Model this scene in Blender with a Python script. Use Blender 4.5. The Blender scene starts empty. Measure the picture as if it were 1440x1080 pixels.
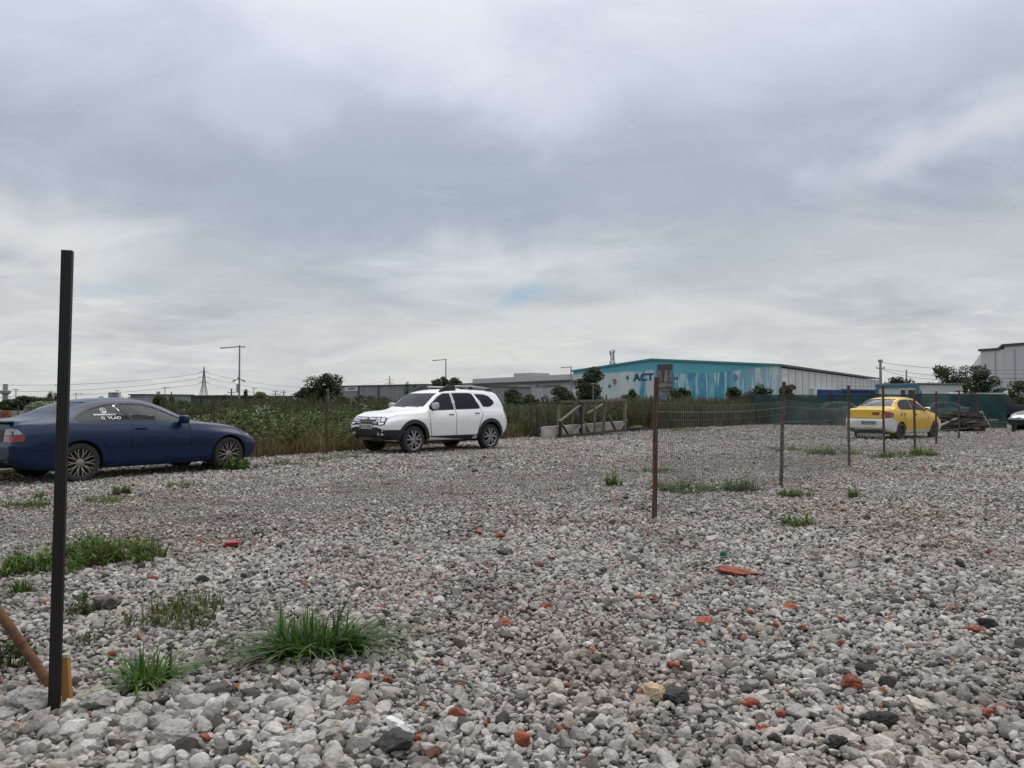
import bpy, bmesh, math, random
import numpy as np
from mathutils import Vector, Matrix, noise as mnoise
from mathutils.bvhtree import BVHTree
rnd = random.Random(7)
nr = np.random.default_rng(11)
S = bpy.context.scene
COL = S.collection
R = math.radians
H = 1.26                      # camera height
F = 1080.0                    # focal length in photo pixels (1440 wide)
TILT = math.atan(28 / F)
CT, ST = math.cos(TILT), math.sin(TILT)

# ---------------------------------------------------------------- camera
cam = bpy.data.cameras.new('camera')
cam.sensor_width = 36; cam.lens = 27.0
cam.clip_start = 0.05; cam.clip_end = 6000
co = bpy.data.objects.new('camera', cam); COL.objects.link(co)
co.location = (0, 0, H); co.rotation_euler = (R(90) + TILT, 0, 0)
S.camera = co

def ray(px, py):
    u = (px - 720) / F; v = (540 - py) / F
    return u, CT - v * ST, ST + v * CT
def at(px, py, d):            # world point seen at a photo pixel, at distance d along the view
    u, y, z = ray(px, py); k = d / y
    return Vector((u * k, d, H + z * k))
def gp(px, py, z0=0.0):       # ground point under a photo pixel
    u, y, z = ray(px, py); k = (z0 - H) / z
    return Vector((u * k, y * k, z0))

# ---------------------------------------------------------------- scene helpers
def tag(o, label=None, cat=None, group=None, kind=None):
    if label: o['label'] = label
    if cat: o['category'] = cat
    if group: o['group'] = group
    if kind: o['kind'] = kind
    return o
def empty(name, loc=(0, 0, 0), rz=0.0, parent=None):
    o = bpy.data.objects.new(name, None); COL.objects.link(o)
    o.location = loc; o.rotation_euler = (0, 0, rz); o.empty_display_size = 0.2
    if parent: o.parent = parent
    return o
def copy_tree(o, parent=None):
    c = o.copy(); COL.objects.link(c); c.parent = parent
    for ch in list(o.children):
        copy_tree(ch, c)
    return c

class MB:
    """collects shapes, builds ONE mesh object"""
    def __init__(s): s.v = []; s.f = []; s.m = []; s.cm = 0
    def raw(s, vs, fs, m=None):
        b = len(s.v); s.v += [tuple(p) for p in vs]
        for f in fs: s.f.append(tuple(i + b for i in f)); s.m.append(s.cm if m is None else m)
        return s
    def box(s, c, d, rz=0.0, rot=None, m=None, taper=1.0):
        x, y, z = d[0] / 2, d[1] / 2, d[2] / 2
        vs = [(-x, -y, -z), (x, -y, -z), (x, y, -z), (-x, y, -z), (-x * taper, -y * taper, z), (x * taper, -y * taper, z), (x * taper, y * taper, z), (-x * taper, y * taper, z)]
        M = rot if rot is not None else Matrix.Rotation(rz, 3, 'Z')
        vs = [M @ Vector(p) + Vector(c) for p in vs]
        return s.raw(vs, [(0, 3, 2, 1), (4, 5, 6, 7), (0, 1, 5, 4), (1, 2, 6, 5), (2, 3, 7, 6), (3, 0, 4, 7)], m)
    def bar(s, a, b, w, h=None, m=None, up=(0, 0, 1)):
        a, b = Vector(a), Vector(b); h = h or w
        t = (b - a).normalized(); u = Vector(up)
        if abs(t.dot(u)) > .98: u = Vector((1, 0, 0))
        x = t.cross(u).normalized(); y = x.cross(t).normalized()
        vs = []
        for p in (a, b):
            for i, j in ((-1, -1), (1, -1), (1, 1), (-1, 1)):
                vs.append(p + x * (i * w / 2) + y * (j * h / 2))
        return s.raw(vs, [(0, 1, 2, 3)[::-1], (4, 5, 6, 7), (0, 1, 5, 4), (1, 2, 6, 5), (2, 3, 7, 6), (3, 0, 4, 7)], m)
    def tube(s, pts, rad, n=8, m=None, cap=True):
        pts = [Vector(p) for p in pts]
        if not hasattr(rad, '__len__'): rad = [rad] * len(pts)
        vs = []; prev = None
        for i, p in enumerate(pts):
            t = (pts[min(i + 1, len(pts) - 1)] - pts[max(i - 1, 0)]).normalized()
            if prev is None:
                u = Vector((0, 0, 1)) if abs(t.z) < .9 else Vector((1, 0, 0))
                x = t.cross(u).normalized()
            else:
                x = (prev - t * prev.dot(t)).normalized()
            prev = x; y = t.cross(x)
            for k in range(n):
                a = 2 * math.pi * k / n
                vs.append(p + (x * math.cos(a) + y * math.sin(a)) * rad[i])
        fs = []
        for i in range(len(pts) - 1):
            for k in range(n):
                k2 = (k + 1) % n
                fs.append((i * n + k, i * n + k2, (i + 1) * n + k2, (i + 1) * n + k))
        if cap:
            fs.append(tuple(range(n))[::-1]); fs.append(tuple((len(pts) - 1) * n + k for k in range(n)))
        return s.raw(vs, fs, m)
    def lathe(s, prof, n=24, axis='Z', c=(0, 0, 0), m=None):   # prof (r, z)
        vs = []; c = Vector(c)
        for k in range(n):
            a = 2 * math.pi * k / n
            for r, z in prof:
                p = (r * math.cos(a), r * math.sin(a), z)
                if axis == 'Y': p = (p[0], p[2], p[1])
                if axis == 'X': p = (p[2], p[0], p[1])
                vs.append(Vector(p) + c)
        L = len(prof); fs = []
        for k in range(n):
            k2 = (k + 1) % n
            for i in range(L - 1):
                fs.append((k * L + i, k2 * L + i, k2 * L + i + 1, k * L + i + 1))
        return s.raw(vs, fs, m)
    def prism(s, poly, z0, z1, m=None, tf=None):   # polygon (x,y) extruded in z
        n = len(poly)
        vs = [Vector((x, y, z0)) for x, y in poly] + [Vector((x, y, z1)) for x, y in poly]
        if tf: vs = [tf(p) for p in vs]
        fs = [tuple(range(n))[::-1], tuple(range(n, 2 * n))] + [(i, (i + 1) % n, n + (i + 1) % n, n + i) for i in range(n)]
        return s.raw(vs, fs, m)
    def ball(s, c, r, sub=2, sc=(1, 1, 1), m=None):
        bm = bmesh.new(); bmesh.ops.create_icosphere(bm, subdivisions=sub, radius=1)
        vs = [Vector((p.co.x * sc[0] * r, p.co.y * sc[1] * r, p.co.z * sc[2] * r)) + Vector(c) for p in bm.verts]
        fs = [tuple(q.index for q in f.verts) for f in bm.faces]; bm.free()
        return s.raw(vs, fs, m)
    def build(s, name, mats, parent=None, smooth=None, bevel=0.0, fix=True, loc=None):
        me = bpy.data.meshes.new(name)
        me.from_pydata([tuple(p) for p in s.v], [], s.f)
        mats = mats if isinstance(mats, (list, tuple)) else [mats]
        for q in mats: me.materials.append(q)
        if len(mats) > 1: me.polygons.foreach_set('material_index', s.m)
        if fix or bevel:
            bm = bmesh.new(); bm.from_mesh(me)
            if fix: bmesh.ops.recalc_face_normals(bm, faces=bm.faces)
            if bevel:
                eds = [e for e in bm.edges if len(e.link_faces) == 2 and e.calc_face_angle(0) > .6]
                bmesh.ops.bevel(bm, geom=eds, offset=bevel, segments=2, profile=.6, affect='EDGES', clamp_overlap=True)
            bm.to_mesh(me); bm.free()
        if smooth is not None:
            me.polygons.foreach_set('use_smooth', [True] * len(me.polygons))
            if smooth < 180: me.set_sharp_from_angle(angle=R(smooth))
        o = bpy.data.objects.new(name, me); COL.objects.link(o)
        if parent: o.parent = parent
        if loc is not None: o.location = loc
        return o

def np_mesh(name, V, Fq, mats, parent=None, smooth=False, mi=None, fattr=None):
    """fast mesh from numpy: V (n,3), Fq (m,k)"""
    me = bpy.data.meshes.new(name); V = np.asarray(V, np.float32); Fq = np.asarray(Fq, np.int32)
    k = Fq.shape[1]; m = len(Fq)
    me.vertices.add(len(V)); me.vertices.foreach_set('co', V.ravel())
    me.loops.add(m * k); me.loops.foreach_set('vertex_index', Fq.ravel())
    me.polygons.add(m); me.polygons.foreach_set('loop_start', np.arange(m, dtype=np.int32) * k)
    mats = mats if isinstance(mats, (list, tuple)) else [mats]
    for q in mats: me.materials.append(q)
    if mi is not None: me.polygons.foreach_set('material_index', np.asarray(mi, np.int32))
    me.polygons.foreach_set('use_smooth', np.full(m, smooth))
    me.update(calc_edges=True)
    if fattr is not None:
        a = me.attributes.new('v', 'FLOAT', 'FACE'); a.data.foreach_set('value', np.asarray(fattr, np.float32))
    o = bpy.data.objects.new(name, me); COL.objects.link(o)
    if parent: o.parent = parent
    return o

# ---------------------------------------------------------------- materials
def new_mat(name):
    m = bpy.data.materials.new(name); m.use_nodes = True
    nt = m.node_tree; nt.nodes.clear()
    out = nt.nodes.new('ShaderNodeOutputMaterial')
    return m, nt, out
def N(nt, t, **kw):
    n = nt.nodes.new(t)
    for k, v in kw.items():
        if k.startswith('_'): n.inputs[k[1:]].default_value = v
        else: setattr(n, k, v)
    return n
def L(nt, a, b): nt.links.new(a, b)
def ramp(nt, fac, stops, interp='LINEAR'):
    r = nt.nodes.new('ShaderNodeValToRGB'); cr = r.color_ramp; cr.interpolation = interp
    while len(cr.elements) < len(stops): cr.elements.new(.5)
    for e, (p, c) in zip(cr.elements, stops):
        e.position = p; e.color = (*c, 1) if len(c) == 3 else c
    if fac is not None: L(nt, fac, r.inputs['Fac'])
    return r
def c3(c): return (*c, 1.0)
def mixc(nt, fac, a, b, mode='MIX'):
    n = nt.nodes.new('ShaderNodeMix'); n.data_type = 'RGBA'; n.blend_type = mode
    for sock, v in ((0, fac), (6, a), (7, b)):
        if hasattr(v, 'is_linked'): L(nt, v, n.inputs[sock])
        else: n.inputs[sock].default_value = v if sock == 0 else (c3(v) if len(v) == 3 else v)
    return n.outputs[2]
def math_(nt, op, a, b=None, c=None, clamp=False):
    n = nt.nodes.new('ShaderNodeMath'); n.operation = op; n.use_clamp = clamp
    for i, v in enumerate((a, b, c)):
        if v is None: continue
        if hasattr(v, 'is_linked'): L(nt, v, n.inputs[i])
        else: n.inputs[i].default_value = v
    return n.outputs[0]
def noisef(nt, vec, scale, detail=4, rough=.55, dist=0.0):
    n = N(nt, 'ShaderNodeTexNoise', _Scale=scale, _Detail=detail, _Roughness=rough, _Distortion=dist)
    if vec is not None: L(nt, vec, n.inputs['Vector'])
    return n.outputs['Fac']
def mat(name, col, rough=.6, metal=0.0, var=.15, scale=6.0, col2=None, bump=0.0, bscale=40., spec=.5, coat=0.0, rand=0.0, stretch=None, thr=(.35, .65), fv=0.0):
    """principled with noise-driven colour variation (col -> col2), optional bump, random per object (rand) and per face (fv)"""
    m, nt, out = new_mat(name)
    p = nt.nodes.new('ShaderNodeBsdfPrincipled')
    p.inputs['Roughness'].default_value = rough; p.inputs['Metallic'].default_value = metal
    p.inputs['Specular IOR Level'].default_value = spec; p.inputs['Coat Weight'].default_value = coat
    p.inputs['Coat Roughness'].default_value = .06
    tc = nt.nodes.new('ShaderNodeTexCoord'); vec = tc.outputs['Object']
    if stretch:
        mp = N(nt, 'ShaderNodeMapping'); mp.inputs['Scale'].default_value = stretch; L(nt, vec, mp.inputs['Vector']); vec = mp.outputs[0]
    if col2 is None: col2 = tuple(c * (1 - var) for c in col); 
    f = noisef(nt, vec, scale, 5, .6)
    r = ramp(nt, f, [(thr[0], col), (thr[1], col2)])
    c = r.outputs['Color']
    if rand or fv:
        hs = N(nt, 'ShaderNodeHueSaturation')
        if rand:
            oi = nt.nodes.new('ShaderNodeObjectInfo'); src = oi.outputs['Random']; amt = rand
        else:
            av = N(nt, 'ShaderNodeAttribute', attribute_name='v'); src = av.outputs['Fac']; amt = fv
        vv = math_(nt, 'MULTIPLY_ADD', src, 2 * amt, 1 - amt)
        L(nt, vv, hs.inputs['Value']); L(nt, c, hs.inputs['Color']); c = hs.outputs[0]
        if rand and fv:
            av = N(nt, 'ShaderNodeAttribute', attribute_name='v')
            h2 = N(nt, 'ShaderNodeHueSaturation'); L(nt, math_(nt, 'MULTIPLY_ADD', av.outputs['Fac'], 2 * fv, 1 - fv), h2.inputs['Value']); L(nt, c, h2.inputs['Color']); c = h2.outputs[0]
    L(nt, c, p.inputs['Base Color'])
    if bump:
        bn = noisef(nt, vec, bscale, 4, .6)
        b = N(nt, 'ShaderNodeBump', _Strength=bump, _Distance=.01); L(nt, bn, b.inputs['Height']); L(nt, b.outputs[0], p.inputs['Normal'])
    L(nt, p.outputs[0], out.inputs['Surface'])
    return m
def glass_mat(name, tint, rough=.02, alpha=.55):
    m, nt, out = new_mat(name)
    g = N(nt, 'ShaderNodeBsdfGlossy', _Roughness=rough); g.inputs['Color'].default_value = (.9, .95, 1, 1)
    t = N(nt, 'ShaderNodeBsdfTransparent'); t.inputs['Color'].default_value = c3(tint)
    ge = nt.nodes.new('ShaderNodeNewGeometry'); dp = N(nt, 'ShaderNodeVectorMath', operation='DOT_PRODUCT'); L(nt, ge.outputs['Incoming'], dp.inputs[0]); L(nt, ge.outputs['Normal'], dp.inputs[1])
    sch = math_(nt, 'POWER', math_(nt, 'SUBTRACT', 1.0, math_(nt, 'ABSOLUTE', dp.outputs['Value'])), 5.0)
    fa = math_(nt, 'MULTIPLY_ADD', sch, .85, .035, True)
    mx = nt.nodes.new('ShaderNodeMixShader'); L(nt, fa, mx.inputs[0]); L(nt, t.outputs[0], mx.inputs[1]); L(nt, g.outputs[0], mx.inputs[2])
    L(nt, mx.outputs[0], out.inputs['Surface'])
    return m
def leaf_mat(name, col, col2, trans=.25, fv=.35, scale=.6, rand=0.0, rough=.6):
    m, nt, out = new_mat(name)
    tc = nt.nodes.new('ShaderNodeTexCoord')
    f = noisef(nt, tc.outputs['Object'], scale, 3)
    c = ramp(nt, f, [(.35, col), (.65, col2)]).outputs[0]
    av = N(nt, 'ShaderNodeAttribute', attribute_name='v')
    hs = N(nt, 'ShaderNodeHueSaturation'); L(nt, math_(nt, 'MULTIPLY_ADD', av.outputs['Fac'], 2 * fv, 1 - fv), hs.inputs['Value']); L(nt, c, hs.inputs['Color']); c = hs.outputs[0]
    if rand:
        oi = nt.nodes.new('ShaderNodeObjectInfo'); h2 = N(nt, 'ShaderNodeHueSaturation')
        L(nt, math_(nt, 'MULTIPLY_ADD', oi.outputs['Random'], 2 * rand, 1 - rand), h2.inputs['Value']); L(nt, c, h2.inputs['Color']); c = h2.outputs[0]
    d = N(nt, 'ShaderNodeBsdfPrincipled', _Roughness=rough); d.inputs['Specular IOR Level'].default_value = .25
    t = nt.nodes.new('ShaderNodeBsdfTranslucent')
    L(nt, c, d.inputs['Base Color']); L(nt, c, t.inputs['Color'])
    mx = nt.nodes.new('ShaderNodeMixShader'); mx.inputs[0].default_value = trans
    L(nt, d.outputs[0], mx.inputs[1]); L(nt, t.outputs[0], mx.inputs[2]); L(nt, mx.outputs[0], out.inputs['Surface'])
    return m

# ---------------------------------------------------------------- text
def text_polys(s, bold=0.0, res=3):
    cu = bpy.data.curves.new('lettering', 'FONT'); cu.body = s; cu.size = 1; cu.resolution_u = res; cu.offset = bold
    o = bpy.data.objects.new('lettering', cu); COL.objects.link(o)
    dg = bpy.context.evaluated_depsgraph_get(); dg.update()
    me = o.evaluated_get(dg).to_mesh()
    vs = [tuple(v.co) for v in me.vertices]; fs = [tuple(p.vertices) for p in me.polygons]
    o.evaluated_get(dg).to_mesh_clear()
    bpy.data.objects.remove(o); bpy.data.curves.remove(cu)
    x0 = min(v[0] for v in vs); x1 = max(v[0] for v in vs); y0 = min(v[1] for v in vs); y1 = max(v[1] for v in vs)
    return [((v[0] - x0) / (x1 - x0), (v[1] - y0) / (y1 - y0)) for v in vs], fs
def put_text(mb, s, x, z, w, h, y, bold=0.0, m=None, thick=0.0):
    """flat lettering in the local x/z plane facing -y"""
    vs, fs = text_polys(s, bold)
    mb.raw([(x + a * w, y, z + b * h) for a, b in vs], [f for f in fs], m)

# ---------------------------------------------------------------- scatter (one object, geometry-nodes instances; for stuff nobody could count)
def scatter_group():
    g = bpy.data.node_groups.new('scatter', 'GeometryNodeTree')
    g.interface.new_socket('Geometry', in_out='INPUT', socket_type='NodeSocketGeometry')
    g.interface.new_socket('Geometry', in_out='OUTPUT', socket_type='NodeSocketGeometry')
    nn = g.nodes; i = nn.new('NodeGroupInput'); o = nn.new('NodeGroupOutput')
    def na(nm, t):
        n = nn.new('GeometryNodeInputNamedAttribute'); n.data_type = t; n.inputs[0].default_value = nm; return n.outputs[0]
    sep = nn.new('GeometryNodeSeparateGeometry'); sep.domain = 'POINT'
    g.links.new(i.outputs[0], sep.inputs[0]); g.links.new(na('isp', 'BOOLEAN'), sep.inputs[1])
    spl = nn.new('GeometryNodeSplitToInstances'); spl.domain = 'POINT'
    g.links.new(sep.outputs[1], spl.inputs[0]); g.links.new(na('idx', 'INT'), spl.inputs['Group ID'])
    iop = nn.new('GeometryNodeInstanceOnPoints')
    g.links.new(sep.outputs[0], iop.inputs['Points']); g.links.new(spl.outputs[0], iop.inputs['Instance'])
    iop.inputs['Pick Instance'].default_value = True
    g.links.new(na('idx', 'INT'), iop.inputs['Instance Index'])
    g.links.new(na('rot', 'FLOAT_VECTOR'), iop.inputs['Rotation'])
    g.links.new(na('scl', 'FLOAT_VECTOR'), iop.inputs['Scale'])
    g.links.new(iop.outputs[0], o.inputs[0])
    return g
SG = scatter_group()
def scatter(name, variants, P, rot, scl, idx, mats, smooth=True):
    """variants: list of (V, faces list, mat idx list, fattr)"""
    vs = []; fs = []; mi = []; ids = []; fa = []
    for k, (V, Fc, M, A) in enumerate(variants):
        b = len(vs); vs += [tuple(p) for p in V]; fs += [tuple(q + b for q in f) for f in Fc]; mi += list(M); ids += [k] * len(V); fa += list(A)
    nv = len(vs); n = len(P)
    me = bpy.data.meshes.new(name)
    me.from_pydata(vs + [tuple(p) for p in np.asarray(P).tolist()], [], fs)
    for q in mats: me.materials.append(q)
    me.polygons.foreach_set('material_index', mi); me.polygons.foreach_set('use_smooth', [bool(smooth)] * len(fs))
    if smooth and smooth is not True: me.set_sharp_from_angle(angle=R(smooth))
    def at_(nm, t, key, arr):
        a = me.attributes.new(nm, t, 'POINT'); a.data.foreach_set(key, arr)
    at_('isp', 'BOOLEAN', 'value', [False] * nv + [True] * n)
    at_('idx', 'INT', 'value', ids + list(map(int, idx)))
    z = np.zeros((nv, 3), np.float32)
    at_('rot', 'FLOAT_VECTOR', 'vector', np.concatenate([z, np.asarray(rot, np.float32)]).ravel())
    at_('scl', 'FLOAT_VECTOR', 'vector', np.concatenate([z + 1, np.asarray(scl, np.float32)]).ravel())
    a = me.attributes.new('v', 'FLOAT', 'FACE'); a.data.foreach_set('value', fa)
    o = bpy.data.objects.new(name, me); COL.objects.link(o)
    md = o.modifiers.new('scatter', 'NODES'); md.node_group = SG
    return o

def stone_variant(seed, sub=3, planes=16, sq=(1, .8, .6), rough=.05):  # facets from random planes, then noise
    r = random.Random(seed)
    bm = bmesh.new(); bmesh.ops.create_icosphere(bm, subdivisions=sub, radius=1)
    pl = []
    for _ in range(planes):
        d = Vector((r.gauss(0, 1), r.gauss(0, 1), r.gauss(0, 1))).normalized(); pl.append((d, r.uniform(.58, .98)))
    off = Vector((r.uniform(0, 50), r.uniform(0, 50), r.uniform(0, 50)))
    V = []
    for v in bm.verts:
        d = v.co.normalized()
        acc = 0.0
        for q, h in pl:
            c = d.dot(q)
            if c > .05: acc += (c / h) ** 36
        rad = min(1.25, acc ** (-1 / 36)) if acc > 0 else 1.2
        rad *= 1 + rough * mnoise.noise(d * 3.2 + off) + rough * .6 * mnoise.noise(d * 8 + off)
        V.append((d.x * rad * sq[0], d.y * rad * sq[1], d.z * rad * sq[2]))
    Fc = [tuple(q.index for q in f.verts) for f in bm.faces]; bm.free()
    return V, Fc
# ================================================================ sky and light
def build_world():
    w = bpy.data.worlds.new('World'); S.world = w; w.use_nodes = True
    nt = w.node_tree; nt.nodes.clear()
    out = nt.nodes.new('ShaderNodeOutputWorld'); bg = nt.nodes.new('ShaderNodeBackground')
    sky = N(nt, 'ShaderNodeTexSky', sky_type='NISHITA', sun_disc=False)
    sky.sun_elevation = SUN_EL; sky.sun_rotation = SUN_ROT; sky.air_density = 1.0; sky.dust_density = 2.0; sky.altitude = 80
    skyc = N(nt, 'ShaderNodeVectorMath', operation='SCALE'); L(nt, sky.outputs[0], skyc.inputs[0]); skyc.inputs['Scale'].default_value = 1.0
    tc = nt.nodes.new('ShaderNodeTexCoord'); d = tc.outputs['Generated']
    sx = nt.nodes.new('ShaderNodeSeparateXYZ'); L(nt, d, sx.inputs[0])
    z = math_(nt, 'MAXIMUM', sx.outputs['Z'], 0.0)
    k = math_(nt, 'DIVIDE', 1.0, math_(nt, 'ADD', z, .30))
    pl = N(nt, 'ShaderNodeVectorMath', operation='SCALE'); L(nt, d, pl.inputs[0]); L(nt, k, pl.inputs['Scale'])
    fl = N(nt, 'ShaderNodeVectorMath', operation='MULTIPLY'); L(nt, pl.outputs[0], fl.inputs[0]); fl.inputs[1].default_value = (1, 1, 0)
    pv = fl.outputs[0]
    big = noisef(nt, pv, 1.0, 6, .5, .6)
    wn = N(nt, 'ShaderNodeTexNoise', _Scale=3.2, _Detail=6, _Roughness=.58); L(nt, d, wn.inputs['Vector'])
    w0 = N(nt, 'ShaderNodeVectorMath', operation='SUBTRACT'); L(nt, wn.outputs['Color'], w0.inputs[0]); w0.inputs[1].default_value = (.5, .5, .5)
    w1 = N(nt, 'ShaderNodeVectorMath', operation='MULTIPLY'); L(nt, w0.outputs[0], w1.inputs[0]); w1.inputs[1].default_value = (.34, .34, .16)
    w2 = N(nt, 'ShaderNodeVectorMath', operation='ADD'); L(nt, d, w2.inputs[0]); L(nt, w1.outputs[0], w2.inputs[1]); dw = w2.outputs[0]
    mp = N(nt, 'ShaderNodeMapping'); mp.inputs['Location'].default_value = (3.1, 7.7, 0); mp.inputs['Rotation'].default_value = (0, 0, .5); mp.inputs['Scale'].default_value = (1.0, 1.5, 1); L(nt, pv, mp.inputs[0])
    fine = noisef(nt, mp.outputs[0], 2.4, 9, .56, .7)
    # warp the elevation so that the cloud layers have no straight edges
    zz = math_(nt, 'ADD', z, math_(nt, 'MULTIPLY', math_(nt, 'SUBTRACT', big, .5), .30))
    base = ramp(nt, zz, [(0.0, (.535, .54, .54)), (.07, (.51, .52, .525)), (.15, (.44, .468, .492)), (.235, (.350, .390, .455)), (.31, (.365, .408, .478)), (.40, (.49, .53, .605)), (.52, (.66, .69, .76)), (.66, (.85, .88, .94)), (.9, (1.15, 1.17, 1.2))]).outputs[0]
    # bright broken edges / dark bellies from the fine noise
    det = ramp(nt, fine, [(.28, (.86, .87, .89)), (.47, (.98, .98, .98)), (.60, (1.06, 1.055, 1.05)), (.76, (1.22, 1.20, 1.18))]).outputs[0]
    col = mixc(nt, 1.0, base, det, 'MULTIPLY')
    k2 = math_(nt, 'DIVIDE', 1.0, math_(nt, 'ADD', z, .10))
    p2 = N(nt, 'ShaderNodeVectorMath', operation='SCALE'); L(nt, d, p2.inputs[0]); L(nt, k2, p2.inputs['Scale'])
    f2_ = N(nt, 'ShaderNodeVectorMath', operation='MULTIPLY'); L(nt, p2.outputs[0], f2_.inputs[0]); f2_.inputs[1].default_value = (1, 1, 0)
    wisp = noisef(nt, f2_.outputs[0], 2.1, 10, .60, .9); patch = noisef(nt, f2_.outputs[0], .55, 3, .5)
    wd = ramp(nt, wisp, [(.30, (.80, .825, .86)), (.46, (.95, .96, .975)), (.56, (1.06, 1.055, 1.045)), (.72, (1.34, 1.31, 1.27))]).outputs[0]
    wm_ = ramp(nt, zz, [(.0, (.18,) * 3), (.06, (.55,) * 3), (.17, (.95,) * 3), (.24, (.30,) * 3), (.34, (.12,) * 3)]).outputs[0]
    wp = ramp(nt, patch, [(.40, (.25,) * 3), (.60, (1, 1, 1))]).outputs[0]
    wk = mixc(nt, 1.0, wm_, wp, 'MULTIPLY'); ws_ = nt.nodes.new('ShaderNodeSeparateColor'); L(nt, wk, ws_.inputs[0])
    col = mixc(nt, 1.0, col, mixc(nt, ws_.outputs[0], (1, 1, 1), wd), 'MULTIPLY')
    def blob(px, py, ax, ay, ang=0.0, nz=.6, lo=.35, hi=.75):
        """soft patch around a compass direction, broken up by the noise"""
        u, y, v = ray(px, py); c = Vector((u, y, v)).normalized()
        rt = Vector((c.y, -c.x, 0)).normalized(); up = rt.cross(c)
        a = rt * math.cos(ang) + up * math.sin(ang); b = up * math.cos(ang) - rt * math.sin(ang)
        def dt(vv, sc):
            n = N(nt, 'ShaderNodeVectorMath', operation='DOT_PRODUCT'); L(nt, dw, n.inputs[0]); n.inputs[1].default_value = vv / sc; return n.outputs['Value']
        rr = math_(nt, 'SQRT', math_(nt, 'ADD', math_(nt, 'POWER', math_(nt, 'ABSOLUTE', dt(a, ax)), 2.0), math_(nt, 'POWER', math_(nt, 'ABSOLUTE', dt(b, ay)), 2.0)))
        q = math_(nt, 'SUBTRACT', 1.0, rr, None, True)
        fr = N(nt, 'ShaderNodeVectorMath', operation='DOT_PRODUCT'); L(nt, d, fr.inputs[0]); fr.inputs[1].default_value = c
        q = math_(nt, 'MULTIPLY', q, math_(nt, 'GREATER_THAN', fr.outputs['Value'], .2))
        q = math_(nt, 'ADD', q, math_(nt, 'MULTIPLY', math_(nt, 'SUBTRACT', fine, .5), nz * 2.2))
        m = N(nt, 'ShaderNodeMapRange', interpolation_type='SMOOTHSTEP'); L(nt, q, m.inputs['Value']); m.inputs['From Min'].default_value = lo; m.inputs['From Max'].default_value = hi
        return math_(nt, 'MULTIPLY', m.outputs[0], math_(nt, 'GREATER_THAN', 1.25, rr))
    def over(col, f, amt, c): return mixc(nt, math_(nt, 'MULTIPLY', f, amt), col, c)
    col = over(col, blob(640, 290, .55, .20, 0, .35, .05, .8), .60, (.305, .352, .415))
    col = over(col, blob(980, 330, .35, .16, 0, .35, .05, .8), .40, (.375, .415, .45))
    col = over(col, blob(560, 40, .42, .13, -.25, .5, .2, .9), .55, (.70, .72, .79))
    col = over(col, blob(900, 60, .30, .12, .3, .5, .2, .9), .30, (.60, .63, .69))
    col = over(col, blob(375, 150, .11, .06, 0, .5, .1, .8), .50, (.52, .55, .62))
    col = over(col, blob(1360, 175, .20, .06, .38, .45, .05, .9), .70, (.58, .61, .66))
    col = over(col, blob(60, 325, .18, .07, 0, .7, .0, 1.0), .80, (.62, .635, .635))
    col = over(col, blob(720, 365, .28, .075, 0, .8, .0, 1.1), .70, (.63, .65, .655))
    col = over(col, blob(800, 465, .40, .055, 0, .5, .05, .8), .50, (.60, .61, .58))
    col = over(col, blob(802, 312, .06, .035, -.5, .6, .1, .8), .7, (.40, .44, .49))
    col = over(col, blob(741, 404, .075, .03, 0, .7, .05, .7), .82, (.31, .42, .52))
    col = over(col, blob(165, 415, .07, .02, 0, .6, .15, .8), .5, (.38, .47, .56))
    # the clear sky above shows only faintly through the cloud deck
    skyd = N(nt, 'ShaderNodeVectorMath', operation='SCALE'); L(nt, skyc.outputs[0], skyd.inputs[0]); skyd.inputs['Scale'].default_value = .08
    fin = mixc(nt, .93, skyd.outputs[0], col)
    L(nt, fin, bg.inputs['Color']); bg.inputs['Strength'].default_value = 1.0
    L(nt, bg.outputs[0], out.inputs[0])

SUN_EL = R(66); SUN_AZ = R(25)      # azimuth clockwise from +Y: high, ahead of the camera, behind the cloud deck
SUN_ROT = SUN_AZ
build_world()
sl = bpy.data.lights.new('sun', 'SUN'); sl.energy = 1.35; sl.angle = R(60); sl.color = (1, .97, .93)
so = bpy.data.objects.new('sun', sl); COL.objects.link(so)
sd = Vector((math.sin(SUN_AZ) * math.cos(SUN_EL), math.cos(SUN_AZ) * math.cos(SUN_EL), math.sin(SUN_EL)))
so.rotation_euler = sd.to_track_quat('Z', 'Y').to_euler(); so.location = (0, -20, 40)
S.view_settings.view_transform = 'Standard'; S.view_settings.look = 'None'; S.view_settings.exposure = 0.32; S.view_settings.gamma = 1
S.view_settings.use_curve_mapping = False
S.cycles.max_bounces = 6; S.cycles.diffuse_bounces = 3; S.cycles.glossy_bounces = 3; S.cycles.transparent_max_bounces = 24

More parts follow.
